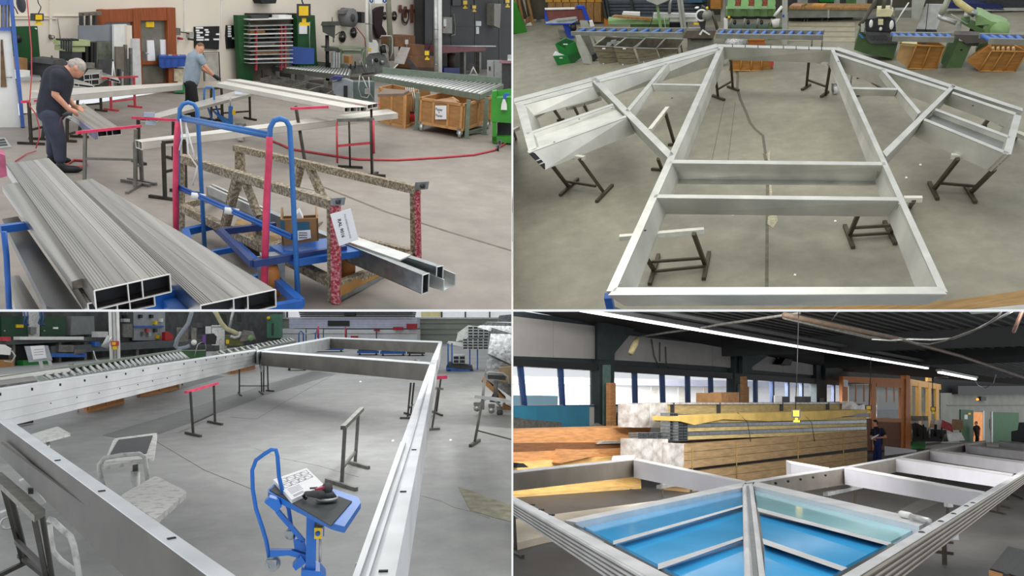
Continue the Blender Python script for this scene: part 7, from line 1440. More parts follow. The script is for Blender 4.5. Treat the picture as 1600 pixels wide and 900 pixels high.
for i,(x0,x1,t0,t1,b0,b1,ms) in enumerate(((780,938,565.5,571.5,634.5,633.5,[(813,820),(876,880),(933,936)]),(960,1148,574,583.5,632.5,630,[(992,993.5),(1035,1037),(1075,1076),(1111,1112),(1144,1145.5)]),(1168,1277,585.5,596,630,628.5,[(1181,1181.5),(1207,1207.5),(1231,1231.5),(1253,1253.5),(1273.5,1274)]),(1291,1316,596.5,599.5,628.5,628,[(1303,1303)]))):
    wi = thing(r,'window_%d' % (i+1),None,None,W((x0+x1)/2,b0)); wi['kind'] = 'structure'
    MB(r).slab(W,[(x0,b0),(x1,b1),(x1,t1),(x0,t0)],.12,.14).bd('pane',M_pane,wi)
    for a,b in ms: w_ = 4.4-(a-800)*.004; MB(r).slab(W,[(b,b0+1),(b+w_,b0+1),(a+w_,t0+(a-x0)/(x1-x0)*(t1-t0)-2),(a,t0+(a-x0)/(x1-x0)*(t1-t0)-2)],0,.18).bd('mullion',MD_blue,wi)
    MB(r).slab(W,[(x0,b0+1.5),(x1,b1+1.5),(x1,b1-.5),(x0,b0-.5)],-.08,.2).bd('sill',MD_blue,wi)
for k in range(18): 
    if k < 17: struct(MB(r).slab(W,[(800+k*7.6,569.5+k*.24),(805+k*7.6,569.7+k*.24),(805+k*7.6,567+k*.24),(800+k*7.6,566.8+k*.24)],.0,.02),'trim_1',M_pale)
# outside
N = W.back(14); t = thing(r,'neighbour_building','white neighbouring building with a grey roof edge seen through the windows','building',N(1000,660))
MB(r).slab(N,[(700,700),(1420,690),(1420,606),(700,594)],0,3).bd('facade',mat('facade_white',(250,248,244),.8,0,.04,.3),t); MB(r).slab(N,[(700,598),(1420,608),(1420,600),(700,586)],-1.2,3).bd('roof_edge',mat('roof_lilac',(176,178,196),.7,0,.06,.5),t)
for x in (838,905,1018,1060,1100): MB(r).slab(N,[(x,640),(x+10,640),(x+10,606),(x,605)],-.05,0).bd('facade_panel',mat('facade_beige',(232,226,214),.8),t)
solo(MB(r).slab(W.back(6),[(760,660),(872,660),(872,618),(760,617)],0,2),'container',mat('container_cyan',(96,178,208),.5,0,.08,1),'cyan container outside the left windows','container')
area('facade_fill_lamp',BR,W(1000,508,6),N(1000,625),8,14000,(1,1,1),8)  # unseen area lamp added to brighten the facade in place of daylight
area('hall_d_fill_middle',BR,(2,19,5.2),(2,23,0),10,560,(1,.98,.94),6)  # unseen fill lamp added above the view to lift the far hall
# ceiling
cl = [r.at(*p,HC) for p in ((700,476),(1800,476),(1800,610),(1300,600),(700,520))]
e0,e1 = W(700,640),W(1330,640)
C0 = r.at(1000,640-20,0) if False else None
cb = [V((e0.x,e0.y,HC)),V((e0.x,5.2,HC)),V((34,5.2,HC)),V((60,75,HC)),V((e1.x,e1.y,HC))]; mb = MB(r).prism(cb,V((0,0,.2))); struct(mb,'ceiling',MD_ceil)
def onc(px,py,dz=0): return r.at(px,py,HC-dz)
rb = MB(r)
du = (onc(1448,575,.6)-onc(930,489.5,.6)); du.z = 0; du.normalize(); dv = V((-du.y,du.x,0)); c0 = onc(1200,500)
for i in range(34): q = c0-dv*(i*.42-3); rb.bar(q-du*8,q+du*40,.07,.1)
o = struct(rb,'trim_2',mat('ceiling_rib',(66,66,66),.7)); 
for i,(a,b) in enumerate((((1130,545),(1700,520)),((1290,565),(1750,548)))):
    A,B = onc(*a,.35),onc(*b,.35); struct(MB(r).bar(A,B,.3,.7),'trim_3',mat('roof_beam',(36,38,40),.7,0,.15,2))
# fluorescent lines
t = thing(r,'strip_light','long bright fluorescent strip running across under the dark ceiling','ceiling light',onc(1200,528,.6),'strip lights'); em = mat('tube_glow',(255,252,244),.4,0,0,emit=3.0)
A,B = onc(903,484,.75),onc(1449,575.5,.75); MB(r).bar(A,B,.12,.07).bd('tube',em,t); MB(r).bar(A+V((0,0,.1)),B+V((0,0,.1)),.26,.12).bd('housing',M_dark,t); MB(r).bar(A+V((0,0,.26))-dv*.35,B+V((0,0,.26))-dv*.35,.2,.1).bd('rail',mat('rail_d',(70,70,72),.6),t)
t = thing(r,'strip_light','short bright fluorescent strip far back under the dark ceiling','ceiling light',onc(1495,588,.8),'strip lights'); A,B = onc(1467,582,.8),onc(1524,593,.8); MB(r).bar(A,B,.14,.07).bd('tube',em,t); MB(r).bar(A+V((0,0,.12)),B+V((0,0,.12)),.3,.12).bd('housing',M_pale,t)
def ctube(pts,dz,w_,nm,m,lab,cat,grp=None): return solo(MB(r).tube([onc(x,y,dz) for x,y in pts],w_,6),nm,m,lab,cat,grp)
br_ = mat('tray_brown',(88,72,58),.6,.1,.2,4)
t = thing(r,'cable_tray','brownish cable tray running below the dark ceiling','cable tray',onc(1400,532,.5)); MB(r).tube([onc(1225,492,1),onc(1410,531,1),onc(1500,556,1),onc(1600,590,1)],.07,6).bd('rail',br_,t); MB(r).tube([onc(1225,496,1.05),onc(1360,528,1.05),onc(1400,532,1.05)],.05,6).bd('pipe',M_steelg,t)
ctube([(1362,530),(1390,532),(1420,530),(1455,531),(1490,529),(1515,520),(1540,507),(1565,495),(1585,484)],1.1,.03,'hanging_cable',M_pale,'upper pale cable sagging below the ceiling at the right','cable','sagging cables'); ctube([(1405,528),(1430,536),(1452,538),(1475,533),(1505,522),(1535,511),(1560,494),(1566,484)],1.15,.025,'hanging_cable',M_steelg,'lower pale cable sagging below the ceiling at the right','cable','sagging cables')
ctube([(1300,500),(1312,484)],.3,.02,'hanging_cable',M_steelg,'short cable end under the ceiling near the tray','cable','sagging cables')
ctube([(1000,526),(1040,520),(1085,514),(1140,505),(1250,489)],.7,.04,'conduit',M_steelg,'grey conduit across the beam near the left columns','conduit'); solo(MB(r).cyl(onc(1584,518,1.6),onc(1598,484,1.4),.035),'rod',mat('copper_rod',(150,108,92),.5),'reddish rod hanging at the upper right corner','rod')
solo(MB(r).prism([onc(*p,.1) for p in ((1510,484),(1518,491),(1560,488),(1566,482))],V((0,0,.05))),'roof_light',mat('rooflight',(206,222,206),.5),'pale roof light at the top right','roof light')
Q = W.back(-1.5); solo(MB(r).tube([Q(996,529),Q(992,538),Q(985,552)],[4*Q.k,6.4*Q.k,5*Q.k],12),'foil_roll',mat('roll_cream',(200,186,140),.5,0,.15,8),'cream roll hanging at the first column bracket','roll')
t = thing(r,'wall_conduit','dark cables running down the upper white panel','cables',W(1030,570,-.1)); 
for pts in ([(1018,530),(1022,556),(1030,574)],[(1040,542),(1041,566),(1046,578)],[(1031,535),(1031,565)]): MB(r).pt(W,[(x,y,-.08) for x,y in pts],1).bd('cable',M_rub,t)
t = thing(r,'ceiling_speaker','dark loudspeaker on a bracket at the third white panel','speaker',W(1229,566,-.5)); MB(r).slab(W,[(1221,569),(1236,571),(1238,562),(1227,560)],-.6,-.1).bd('body',M_black,t); MB(r).pt(W,[(1216,556,-.2),(1216,566,-.2),(1232,557,-.2)],1).bd('bracket',M_pale,t)
# blue film, boards under the window
solo(MB(r).slab(W,[(780,670),(921,668),(921,634),(780,634.5)],-.12,-.09),'blue_sheet',mat('teal_sheet',(52,122,150),.4,0,.1,1.5),'translucent blue sheet hanging below the left windows','sheet')
for i,q in enumerate(([(780,676),(878,674),(878,660),(822,655),(800,651),(780,655)],[(925,668),(946,667),(934,661)],[(967,664),(990,664),(990,646),(967,644)])): solo(MB(r).slab(W,q,-.4,-.3),'leaning_board',[M_steelg,M_pale,M_rub][i],['grey board leaning on the blue sheet','small pale board right of the blue sheet','dark board left of the foil blocks'][i],'board')
solo(MB(r).slab(W,[(954,720),(963,720),(962,598),(954,598)],-.8,-.6),'timber_post',MD_tim,'orange timber post standing at the first steel column','timber'); 
for i,(x0,x1,y) in enumerate(((1162.5,1167,588),(1167,1170.5,604))): solo(MB(r).rect(W,x0,y,x1,690,-1,-.8),'timber_post',MD_tim,['taller','shorter'][i]+' timber post at the second steel column','timber')
# stacks of wrapped profiles
S = r.wall((1046,772),(1356,738)); B0 = S.back(.6)
def sl(pl,q,d0,d1,nm,m,t): return MB(r).slab(pl,q,d0,d1).bd(nm,m,t)
for i,q in enumerate(([(990,668),(1014,668),(1014,630),(990,631)],[(1015,668),(1043,668),(1043,630),(1015,630)],[(996,724),(1020,726),(1020,686),(996,686)],[(1020.5,726),(1044,727),(1044,686),(1020.5,686)],[(1045,730),(1072,737),(1074,693),(1045,692)])): solo(MB(r).slab(S,q,[1.2,1.2,.3,.3,.1][i],[1.7,1.7,.8,.8,.6][i]),'foil_pack',MD_foil,['upper left foil pack end of the profile stack','upper right foil pack end of the profile stack','lower left foil pack end of the profile stack','lower middle foil pack end of the profile stack','lower right foil pack end nearest the brown bundles'][i],'foil pack','foil packs')
def ends(x0,y0,x1,y1,nx,ny,d,lab,m=M_zinc):
    t = thing(r,'profile_ends',lab,'profiles',S(x0,y1,d),'open profile ends')
    for j in range(ny):
        for i in range(nx):
            a,b = x0+(x1-x0)*i/nx,x0+(x1-x0)*(i+1)/nx; c,e = y0+(y1-y0)*j/ny,y0+(y1-y0)*(j+1)/ny
            o = sl(S,[(a+.3,e-.3),(b-.3,e-.3),(b-.3,c+.3),(a+.3,c+.3)],d,d+.3,'profile',m,t); sl(S,[(a+1,e-.9),(b-1,e-.9),(b-1,c+.9),(a+1,c+.9)],d-.02,d,'hollow',M_hole,o)
ends(997,676,1044,686,6,3,.6,'flat profile ends lying on the lower foil packs'); ends(1047,645,1060,688,2,8,.3,'tall column of profile ends left in the wrapped stack'); ends(1060,658,1075,689,2,7,.1,'shorter column of profile ends right in the wrapped stack')
t = thing(r,'wrapped_bundle','back tan paper wrapped bundle on top of the long stack','bundle',S(1200,645,1.5),'wrapped bundles'); sl(S,[(1043,647),(1332,646),(1330,629.5),(1043,631)],1.3,1.9,'bundle',MD_tan,t); sl(S,[(1043,632),(1332,631),(1331,628.5),(1043,629.5)],1.2,2,'foil_top',MD_foil,t)
for x in (1053,1125,1223,1295): sl(S,[(x,647),(x+1,647),(x+1,629),(x,629)],1.18,1.3,'strap',M_dark,t)
t = thing(r,'wrapped_bundle','front ochre paper covered bundle of profiles on the long stack','bundle',S(1200,685),'wrapped bundles')
for i in range(5): y = 656+i*6.4; y2 = 651+i*5.2; sl(S,[(1075,y+5.6),(1354,y2+4.6),(1354,y2),(1075,y)],.1+.05*(i % 2),.8,'layer',[MD_tan,M_zinc,MD_tan,M_zinc,MD_tan][i],t)
sl(S,[(1062,658),(1085,664),(1130,655),(1200,658),(1290,656),(1356,644),(1356,640),(1200,645),(1062,651)],-.02,.8,'paper_cover',MD_och,t)
for x in (1168,1268): MB(r).pt(S,[(x-16,644,0),(x,660,-.03),(x+5,690,-.03)],.5,5).bd('strap',M_dark,t)
t = thing(r,'brown_bundle','upper brown long bundle below the wrapped stack','bundle',S(1200,720),'brown long bundles')
for i in range(3): a,b = 694+i*13,672+i*9; sl(S,[(1074,a+12.4),(1355,b+8.6),(1355,b),(1074,a)],0,.8,'layer',MD_brown,t)
t2 = thing(r,'brown_bundle','lower brown long bundle below the wrapped stack','bundle',S(1250,750),'brown long bundles')
for i in range(3): a,b = 738+i*13,704+i*11; sl(S,[(1074,a+12.4),(1355,b+10.6),(1355,b),(1074,a)],0,.8,'layer',MD_brown,t2)
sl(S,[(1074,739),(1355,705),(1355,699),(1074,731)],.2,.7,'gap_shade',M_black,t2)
for x,y in ((1082,700),(1151,692),(1247,683),(1318,678)): MB(r).pt(S,[(x,y,-.02),(x,y+62,-.02)],.8,5).bd('strap',mat('strap_tan',(150,124,70),.6),t)
for i,(x0,x1,y0) in enumerate(((1127,1138,614),(1136,1155,613))): solo(MB(r).rect(S,x0,y0,x1,629,1.5+.3*i,2.4),'carton',M_card,['left','right'][i]+' brown carton on top of the wrapped stack','carton')
t = thing(r,'warning_sign','white sign with a red mark standing on the wrapped stack','sign',S(1217,628,1.5)); MB(r).rect(S,1211,618,1222,628.5,1.5,1.55).bd('board',M_paper,t); ptext(S,'M',1216.5,623.5,5.5,M_red,'lettering',t,d=1.47,bold=.04)
for i,(x0,x1) in enumerate(((1223,1232),(1258,1267))): solo(MB(r).rect(S,x0,619.5,x1,628.5,1.5,1.9),'dark_box',M_rub,['dark box beside the red marked sign','dark box farther right on the wrapped stack'][i],'box','dark boxes on the stack')
solo(MB(r).slab(S,[(1331,640),(1352,640),(1350,631),(1342,634),(1332,627)],.8,1.2),'white_waste',MD_foil,'crumpled white foil at the right end of the wrapped stack','foil')
# timber at the left
L = r.wall((780,778),(1010,762))
for i,(q,m,lab) in enumerate((([(780,693),(1010,690),(1018,667),(780,674)],MD_tim,'uppermost brown timber beam at the left'),([(780,708),(996,703),(996,691),(780,693)],mat('timber_dark_d',(104,68,38),.7,0,.2,3,stretch=(1,1,8)),'dark timber beam second from the top at the left'),([(780,724),(1000,711),(1000,699),(780,708)],MD_tim,'timber beam third from the top at the left'),([(780,740),(1000,724),(1000,711),(780,724)],MD_timl,'light timber beam at the left behind the frame'),([(780,775),(1002,757),(1000,738),(780,755)],MD_timl,'light timber beam upper one seen below the frame'),([(780,798),(1002,773),(1002,757),(780,775)],MD_timl,'light timber beam lower one seen below the frame'))):
    solo(MB(r).slab(L,q,[.6,.4,.3,.2,.0,-.1][i],1.8),'timber_beam',m,lab,'timber','timber beams')
solo(MB(r).slab(L,[(876,724),(930,712),(939,706),(933,704),(891,703)],-.1,.5),'wooden_tray',MD_tim,'dark wooden tray leaning on the timber beams','tray'); solo(MB(r).slab(L,[(806,731),(826,730),(818,724),(810,724)],-.2,.2),'black_bag',M_black,'black bag on the timber at the left edge','bag')
solo(MB(r).slab(L,[(934,694),(990,692),(990,689),(945,689)],.3,.5),'metal_strip',M_pale,'pale strip on the dark timber beam','strip')
solo(MB(r).floorpoly([(800,850),(850,838),(1090,790),(1060,778),(800,812)],0,.1),'pale_sheet',mat('pale_sheet_d',(186,176,158),.6,0,.1,2),'pale sheet lying on the floor beneath the frame','sheet'); solo(MB(r).slab(L,[(1000,776),(1030,780),(1034,772),(1003,766)],-.6,-.2),'dark_beam_end',M_rub,'dark beam end on the floor beneath the frame','beam')
# ---- frame with blue glazing
ZT,HB = 1.08,.34
FR = thing(r,'roof_frame','huge aluminium frame with white rafters and blue glazed field','frame',r.at(1200,800,ZT-HB))
def mem(top,lo=None,hb=HB,m=MD_face,tm=MD_alu,nm='beam'):
    T = [r.at(*p,ZT) for p in top]; B_ = [under(r,q,y) for q,y in zip(T,lo)] if lo else [p-V((0,0,hb)) for p in T]; e = V((0,0,.01))
    o = MB(r).hexa(B_,[p-e for p in T]).bd(nm,m,FR); MB(r).hexa([p-e for p in T],T).bd('top_flange',tm,o); return o
mem([(780,741),(992,718),(992,715.5),(780,737)],[770,745,743,766],m=MD_rib)
mem([(990,719),(1164,754.5),(1168,752),(994,715.5)],[746,783,780,742])
mem([(882,813),(900,816),(1162,761),(1164,753)],hb=.2,m=MD_alu)
P_ = lambda p,z: r.at(*p,z)
def ribs(a,b,ra,rb_,n_,par,m=MD_alu):      # ribs along an outer face, from its top edge down
    A0,B0 = P_(a,ZT),P_(b,ZT); A1,B1 = under(r,A0,ra),under(r,B0,rb_)
    for k in range(n_): f_ = (k+.6)/n_; MB(r).bar(A0.lerp(A1,f_),B0.lerp(B1,f_),.022,.014).bd('rib',m,par)
lf = mem([(780,771),(1020,905),(1056,905),(780,764)],[789,951,951,785],m=MD_rib); ribs((780,771),(1020,905),789,951,5,lf)
MB(r).hexa([P_(p,ZT-.05) for p in ((897,818),(1062,905),(1056,908),(893,818))],[P_(p,ZT-.02) for p in ((897,818),(1062,905),(1056,908),(893,818))]).bd('gasket',M_dark,FR)
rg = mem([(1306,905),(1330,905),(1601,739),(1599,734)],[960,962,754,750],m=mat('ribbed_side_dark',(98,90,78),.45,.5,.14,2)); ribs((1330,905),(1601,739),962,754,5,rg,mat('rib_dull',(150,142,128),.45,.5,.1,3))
mem([(1176,759),(1436,822),(1455,814),(1180,752)],hb=.2)
mem([(1160,757),(1163,910),(1197,910),(1176,755)],hb=.25,m=MD_alu)
for a,b in (((1163,760),(1169,905)),((1168,760),(1181,905)),((1172,758),(1190,905))): MB(r).bar(P_(a,ZT+.01),P_(b,ZT+.01),.025,.02).bd('rib',M_zinc if a[0] == 1168 else MD_alu,FR)
# long back beam and rafters
mem([(1166,755),(1320,731),(1322,728),(1164,752)],[782,757,754,779],m=MD_rib)
for a,b,c,d in (((1320,731),(1402,716),757,737),((1402,716),(1453,704),737,720),((1453,704),(1540,690),720,702)): mem([a,b,(b[0]+1,b[1]-2.5),(a[0]+1,a[1]-2.6)],[c,d,d-2,c-2],m=MD_rib)
for q,lo in (([(1319,732),(1536,771),(1539,768),(1322,728)],[757,797,794,753]),([(1399,716.5),(1581,743),(1584,740),(1401,713.5)],[737,765,762,734]),([(1451,704),(1599,723.5),(1601,720.5),(1453,701.5)],[719,742,739,716]),([(1508,696),(1605,706),(1605,703.5),(1509,693.5)],[707,720,717,704]),([(1560,690),(1605,694),(1605,692),(1560,688)],[699,704,702,697])): mem(q,lo,nm='rafter')
for x,y in ((1318,742),(1398,724),(1451,709)): MB(r).bar(P_((x,y-8),ZT-.03),P_((x+3,y+8),ZT-.25),.14,.03).bd('bracket',M_rub,FR)
for i in range(9): x = 1012+i*16.5; y = 722+i*3.55; P0 = P_((x,y+1),ZT-.03); MB(r).ball(P0-V((0,.01,0)),.02).bd('bolt',M_black,FR)
for i in range(5): x = 1212+i*19.5; y = 755-i*3.1; MB(r).ball(P_((x,y),ZT-.05),.02).bd('bolt',M_black,FR)
for x,y in ((832,788.5),(846,796.5),(862,804.5)): MB(r).box(P_((x,y),ZT),.05,.03,.012).bd('slot',M_dark,FR)
for x,y in ((1510,791),(1490,803),(1470,815),(1440,832),(1520,786)): MB(r).ball(P_((x,y),ZT),.025,.025,.012).bd('bolt',M_rub,FR)
# glazing
zg = ZT-.05
def pane(q,m): P = [P_(p,zg) for p in q]; return MB(r).hexa([p-V((0,0,.02)) for p in P],P).bd('glazing_sheet',m,FR)
pane([(902,818),(962,848),(1160,792),(1160,763)],MD_glz); pane([(966,850),(1032,884),(1161,842),(1160,795)],MD_glz); pane([(1038,887),(1074,906),(1163,906),(1161,846)],MD_glz)
pane([(1178,760),(1184,796),(1392,846),(1436,823)],MD_glz2); pane([(1186,801),(1192,843),(1322,884),(1386,850)],MD_glz); pane([(1193,849),(1196,908),(1290,908),(1316,889)],MD_glz)
def bat(a,b,w_): MB(r).hexa([P_(p,zg+.005) for p in (a,b,(b[0],b[1]+w_*.5),(a[0],a[1]+w_))],[P_(p,zg+.04) for p in (a,b,(b[0],b[1]+w_*.5),(a[0],a[1]+w_))]).bd('glazing_bar',MD_alu,FR)
bat((958,845),(1160,789),6); bat((1028,881),(1161,838),9)
MB(r).hexa([P_(p,zg) for p in ((1183,793),(1185,799),(1386,852),(1393,848))],[P_(p,zg+.04) for p in ((1183,793),(1185,799),(1386,852),(1393,848))]).bd('glazing_bar',MD_alu,FR); MB(r).hexa([P_(p,zg) for p in ((1191,841),(1193,850),(1315,892),(1324,887))],[P_(p,zg+.04) for p in ((1191,841),(1193,850),(1315,892),(1324,887))]).bd('glazing_bar',MD_alu,FR)
solo(quadbeam(r,[(1236,724),(1292,734),(1296,731),(1228,719)],ZT,.3),'stub_beam',MD_face,'white stub beam lying against the long back beam','beam'); solo(quadbeam(r,[(956,716),(990,714),(992,711),(958,712)],ZT+.02,.05),'profile_offcut',MD_face,'white offcut lying on the back corner of the frame','offcut')
t = thing(r,'offcut','white round stock lying on the beam beside the teal sheet','offcut',P_((1430,808),ZT)); MB(r).tube([P_((1408,803),ZT+.03),P_((1422,806),ZT+.03)],.03,8).bd('piece',M_white,t); MB(r).tube([P_((1424,807),ZT+.03),P_((1452,814),ZT+.03)],.025,8).bd('piece',M_pale,t)
# trestles of hall D
def td(legs,feet,rail,lab,w_=.045):
    t = thing(r,'trestle',lab,'trestle',r.at(*legs[0][1]),'trestles under the blue glazed frame')
    for a,b in legs: Q = r.face(*b); MB(r).bar(Q(*b),Q(*a),w_).bd('leg',MD_leg,t)
    for a,b in feet: MB(r).bar(r.at(*a,.02),r.at(*b,.02),w_).bd('foot',MD_leg,t)
    if rail: MB(r).bar(P_(rail[0],ZT-HB-.05),P_(rail[1],ZT-HB-.05),.08,.06).bd('rail',M_pale,t)
td([((1475,834),(1476,882))],[((1455,861),(1490,865)),((1468,846),(1490,848))],[(1472,832),(1492,839)],'trestle nearest at the right of the glazed frame, with a pale clamp'); td([((1561,778),(1560,800))],[((1547,798),(1571,803)),((1556,789),(1580,794))],None,'second trestle at the right of the glazed frame'); td([((1576,768),(1575,784))],[((1565,783),(1583,784)),((1577,770),(1600,780))],None,'third trestle at the right of the glazed frame'); td([((1297,770),(1298,800)),((1336,764),(1337,800))],[],[(1290,772),(1345,760)],'trestle seen inside the frame beyond the teal sheet'); td([((1481,787),(1481,803))],[],[(1478,789),(1486,789)],'trestle with a white top inside the frame near the right beam'); td([((1440,742),(1440,749)),((1463,746),(1463,750)),((1472,747),(1472,753))],[((1432,743),(1445,745))],None,'trestle feet seen below the second rafter'); td([((803,805),(806,862))],[((796,856),(817,870))],None,'trestle at the left edge under the ribbed beam'); td([((1035,761),(1036,778)),((1080,764),(1080,772))],[],[(1029,761),(1056,756)],'trestle below the back beam at the left')
struct(MB(r).floorpoly([(1395,802),(1420,806),(1470,784),(1440,779)],0,.003),'trim_4',mat('floor_shadow_d',(92,90,86),.5,0,.1,3))  # flat strip painted on the floor for a cast shadow
# dark table corner
t = thing(r,'dark_table','speckled black board with a wooden edge at the lower right corner','table',r.at(1590,905,.3)); P = [r.at(*p,.7) for p in ((1547,888),(1610,906),(1610,862),(1575,853))]; MB(r).hexa([p-V((0,0,.03)) for p in P],P).bd('top',mat('speckle_black',(30,28,28),.6,0,0,40,col2=(86,80,76),ramp=(.6,.7)),t); MB(r).bar(P[0]-V((0,0,.04)),P[1]-V((0,0,.04)),.03,.05).bd('edge',MD_tim,t); MB(r).bar(P[0].lerp(P[1],.45),V((P[0].lerp(P[1],.45).x,P[0].lerp(P[1],.45).y,0)),.05).bd('leg',M_dark,t); solo(MB(r).slab(r.face(1590,930),[(1576,893),(1605,897),(1605,884),(1578,882)],0,.25),'grey_tray',M_rub,'dark grey tray on the speckled black board','tray')
# ---- timber cabin
K = r.wall((1318,706),(1420,702)); K2 = r.wall((1420,702),(1485,690))
t = thing(r,'timber_cabin','orange timber office cabin with glazed fronts at the back','cabin',K(1400,702))
sl(K,[(1317,597),(1420,602),(1420,592),(1317,588)],0,.25,'top_beam',MD_cab,t); sl(K,[(1415,706),(1423,706),(1422,576),(1416,576)],-.1,.3,'corner_post',MD_cab,t); sl(K,[(1316,706),(1325,706),(1325,594),(1316,594)],0,.2,'post',MD_cab,t); sl(K,[(1363,704),(1370,704),(1369,597),(1362,597)],0,.2,'post',MD_cab,t); sl(K,[(1408,704),(1415,704),(1414,600),(1408,600)],0,.2,'post',MD_cab,t); sl(K,[(1325,704),(1415,704),(1413,656),(1325,652)],.05,.15,'lower_panel',mat('cabin_panel',(128,74,34),.6,0,.15,4),t); sl(K,[(1370,659),(1408,660),(1408,654),(1370,653)],-.02,.2,'rail',MD_cab,t); sl(K,[(1370,604),(1414,606),(1414,600),(1370,598)],-.01,.2,'rail',MD_cab,t)
for x0,x1,y0,y1 in ((1325,1362,600,652),(1370,1408,603,654)): sl(K,[(x0,y1),(x1,y1),(x1,y0+1.5),(x0,y0)],.1,.12,'pane',mat('cabin_glass',(150,162,170),.08,0,.2,2,alpha=.45),t)
for x in (1337,1350,1385,1397): sl(K,[(x,628),(x+1.2,628),(x+1.2,601),(x,601)],.08,.14,'glazing_bar',MD_cab,t)
sl(K2,[(1422,602),(1484,611),(1484,603),(1422,592)],0,.2,'top_beam',MD_caby,t); sl(K2,[(1422,696),(1484,688),(1484,654),(1422,655)],.0,.15,'side_panel',mat('cabin_grey',(104,98,84),.6),t)
for x in (1421,1435.5,1451,1463,1479): sl(K2,[(x,690),(x+4.2,690),(x+4.2,597+(x-1421)*.12),(x,596+(x-1421)*.12)],-.04,.2,'post',MD_caby,t)
sl(K2,[(1423,655),(1482,655),(1482,607),(1423,600)],.08,.1,'pane',mat('cabin_glass_g',(140,150,130),.1,0,.2,2,alpha=.5),t); sl(K2,[(1424,690),(1482,686),(1482,606),(1424,600)],1.2,1.3,'inner_wall',mat('cabin_inner',(170,172,160),.8),t); sl(K,[(1319,604),(1325,605),(1325,594),(1319,593)],-.05,0,'sign',M_paper,t); sl(K,[(1450,596),(1456,596),(1455,584),(1450,584)],.5,.7,'roof_post',MD_caby,t); sl(K,[(1325,652),(1415,654),(1415,640),(1325,640)],2.2,2.4,'inner_cupboard',M_rub,t); sl(K,[(1326,640),(1412,640),(1412,600),(1326,600)],3.0,3.1,'inner_wall',MATS['cabin_inner'],t)
# ---- back wall at the right with doors
R = r.wall((1480,692),(1640,690))
wb = MB(r).slab(R,[(1470,692),(1660,694),(1660,614),(1470,614)],0,.3); struct(wb,'wall_back',mat('back_wall_d',(148,148,140),.8,0,.08,1)); struct(MB(r).slab(R,[(1330,640),(1680,640),(1680,560),(1330,560)],.4,.6),'trim_5',MD_ceil); struct(MB(r).rect(R,1497,603,1660,616,-.6,0),'trim_5',M_black)
d = thing(r,'door_1',None,None,R(1520,690)); d['kind'] = 'structure'; sl(R,[(1501,690),(1521,690),(1521,641),(1501,640)],-.12,-.02,'door_leaf',M_gdoor,d); MB(r).rect(R,1507,648,1512,655,-.15,-.12).bd('notice',M_pale,d); MB(r).rect(R,1513,645,1517,648,-.15,-.12).bd('notice',M_yellow,d); MB(r).rect(R,1521,644,1537,690,-.06,-.02).bd('opening',mat('warm_room_glow',(226,150,92),.8,0,.3,3,emit=.5),d); MB(r).rect(R,1536,642,1538.5,691,-.1,0).bd('door_frame',M_pale,d)  # glowing slab fills the doorway in place of the lit room behind
d = thing(r,'door_2',None,None,R(1570,690)); d['kind'] = 'structure'; sl(R,[(1551,691),(1592,691),(1592,645),(1552,644)],-.1,0,'door_leaf',mat('door_green_d',(26,92,42),.5,0,.1,2),d); sl(R,[(1549.5,692),(1551.5,692),(1551.5,643),(1549.5,643)],-.14,0,'door_frame',M_pale,d)
t = thing(r,'exit_lamp','small orange lamp over the open door at the back right','lamp',R(1529,624)); MB(r).disc(R,1529,624,1.6,-.2,0).bd('lamp',mat('lamp_orange',(255,150,60),.5,0,0,emit=2.0),t); MB(r).rect(R,1533,620,1541,626,-.3,0).bd('bracket',M_black,t)
for i,(x0,y0,x1,y1) in enumerate(((1480,632.5,1620,633.5),(1537,655,1538.5,672),(1547,655,1548.5,670))): struct(MB(r).rect(R,x0,y0,x1,y1,-.08,0),'trim_6',M_steelg)
# clutter before the back wall
Q = r.face(1455,702)
for i,(q,c,nm,lab) in enumerate((([(1412,690),(1450,690),(1448,668),(1430,660),(1414,668)],M_dark,'machine','dark machine standing in front of the cabin corner'),([(1445,690),(1482,690),(1478,672),(1450,670)],M_rub,'machine','grey machine right of the dark one before the back wall'),([(1458,672),(1480,676),(1478,658),(1462,656)],M_paper,'white_sack','white sack with red stripes on the clutter pile'),([(1452,668),(1468,670),(1466,656),(1454,657)],mat('cream_d',(206,190,160),.8),'cream_sack','cream sack left in the clutter pile'),([(1470,668),(1490,676),(1486,662),(1472,656)],M_red,'red_hose','red hose bundle on the clutter pile'),([(1472,690),(1508,688),(1502,676),(1476,678)],M_pale,'steel_sheet','silver sheet lying right of the clutter'),([(1486,672),(1506,672),(1504,656),(1488,655)],mat('tan_d',(176,146,108),.8),'carton','tan carton at the right of the clutter pile'),([(1397,703),(1420,703),(1420,692),(1397,692)],mat('gc1',(26,78,44),.5),'green_crate','dark green crate left of two before the machines'),([(1422,702),(1446,702),(1446,690),(1422,690)],MB_gbox,'green_crate','brighter green crate right of two before the machines'),([(1380,700),(1396,700),(1396,690),(1380,690)],MD_cab,'wooden_box','small wooden box beside the person in blue overalls'),([(1422,658),(1450,657),(1450,650),(1422,650)],M_steelg,'work_top','grey work top in front of the cabin glass'))):
    solo(MB(r).slab(Q,q,-.4+.12*(i % 4),.1+.12*(i % 4)),nm,c,lab,nm.split('_')[-1])
for i in range(7): solo(MB(r).pt(Q,[(1416+i*9,686-i % 3*2,-.6),(1414+i*9.6,668-i % 2*5,-.6)],1.2+i % 3*.4),'lever',[M_steel,M_pale,M_black][i % 3],NTH[i]+' lever sticking up from the dark machines before the cabin','lever','machine levers')
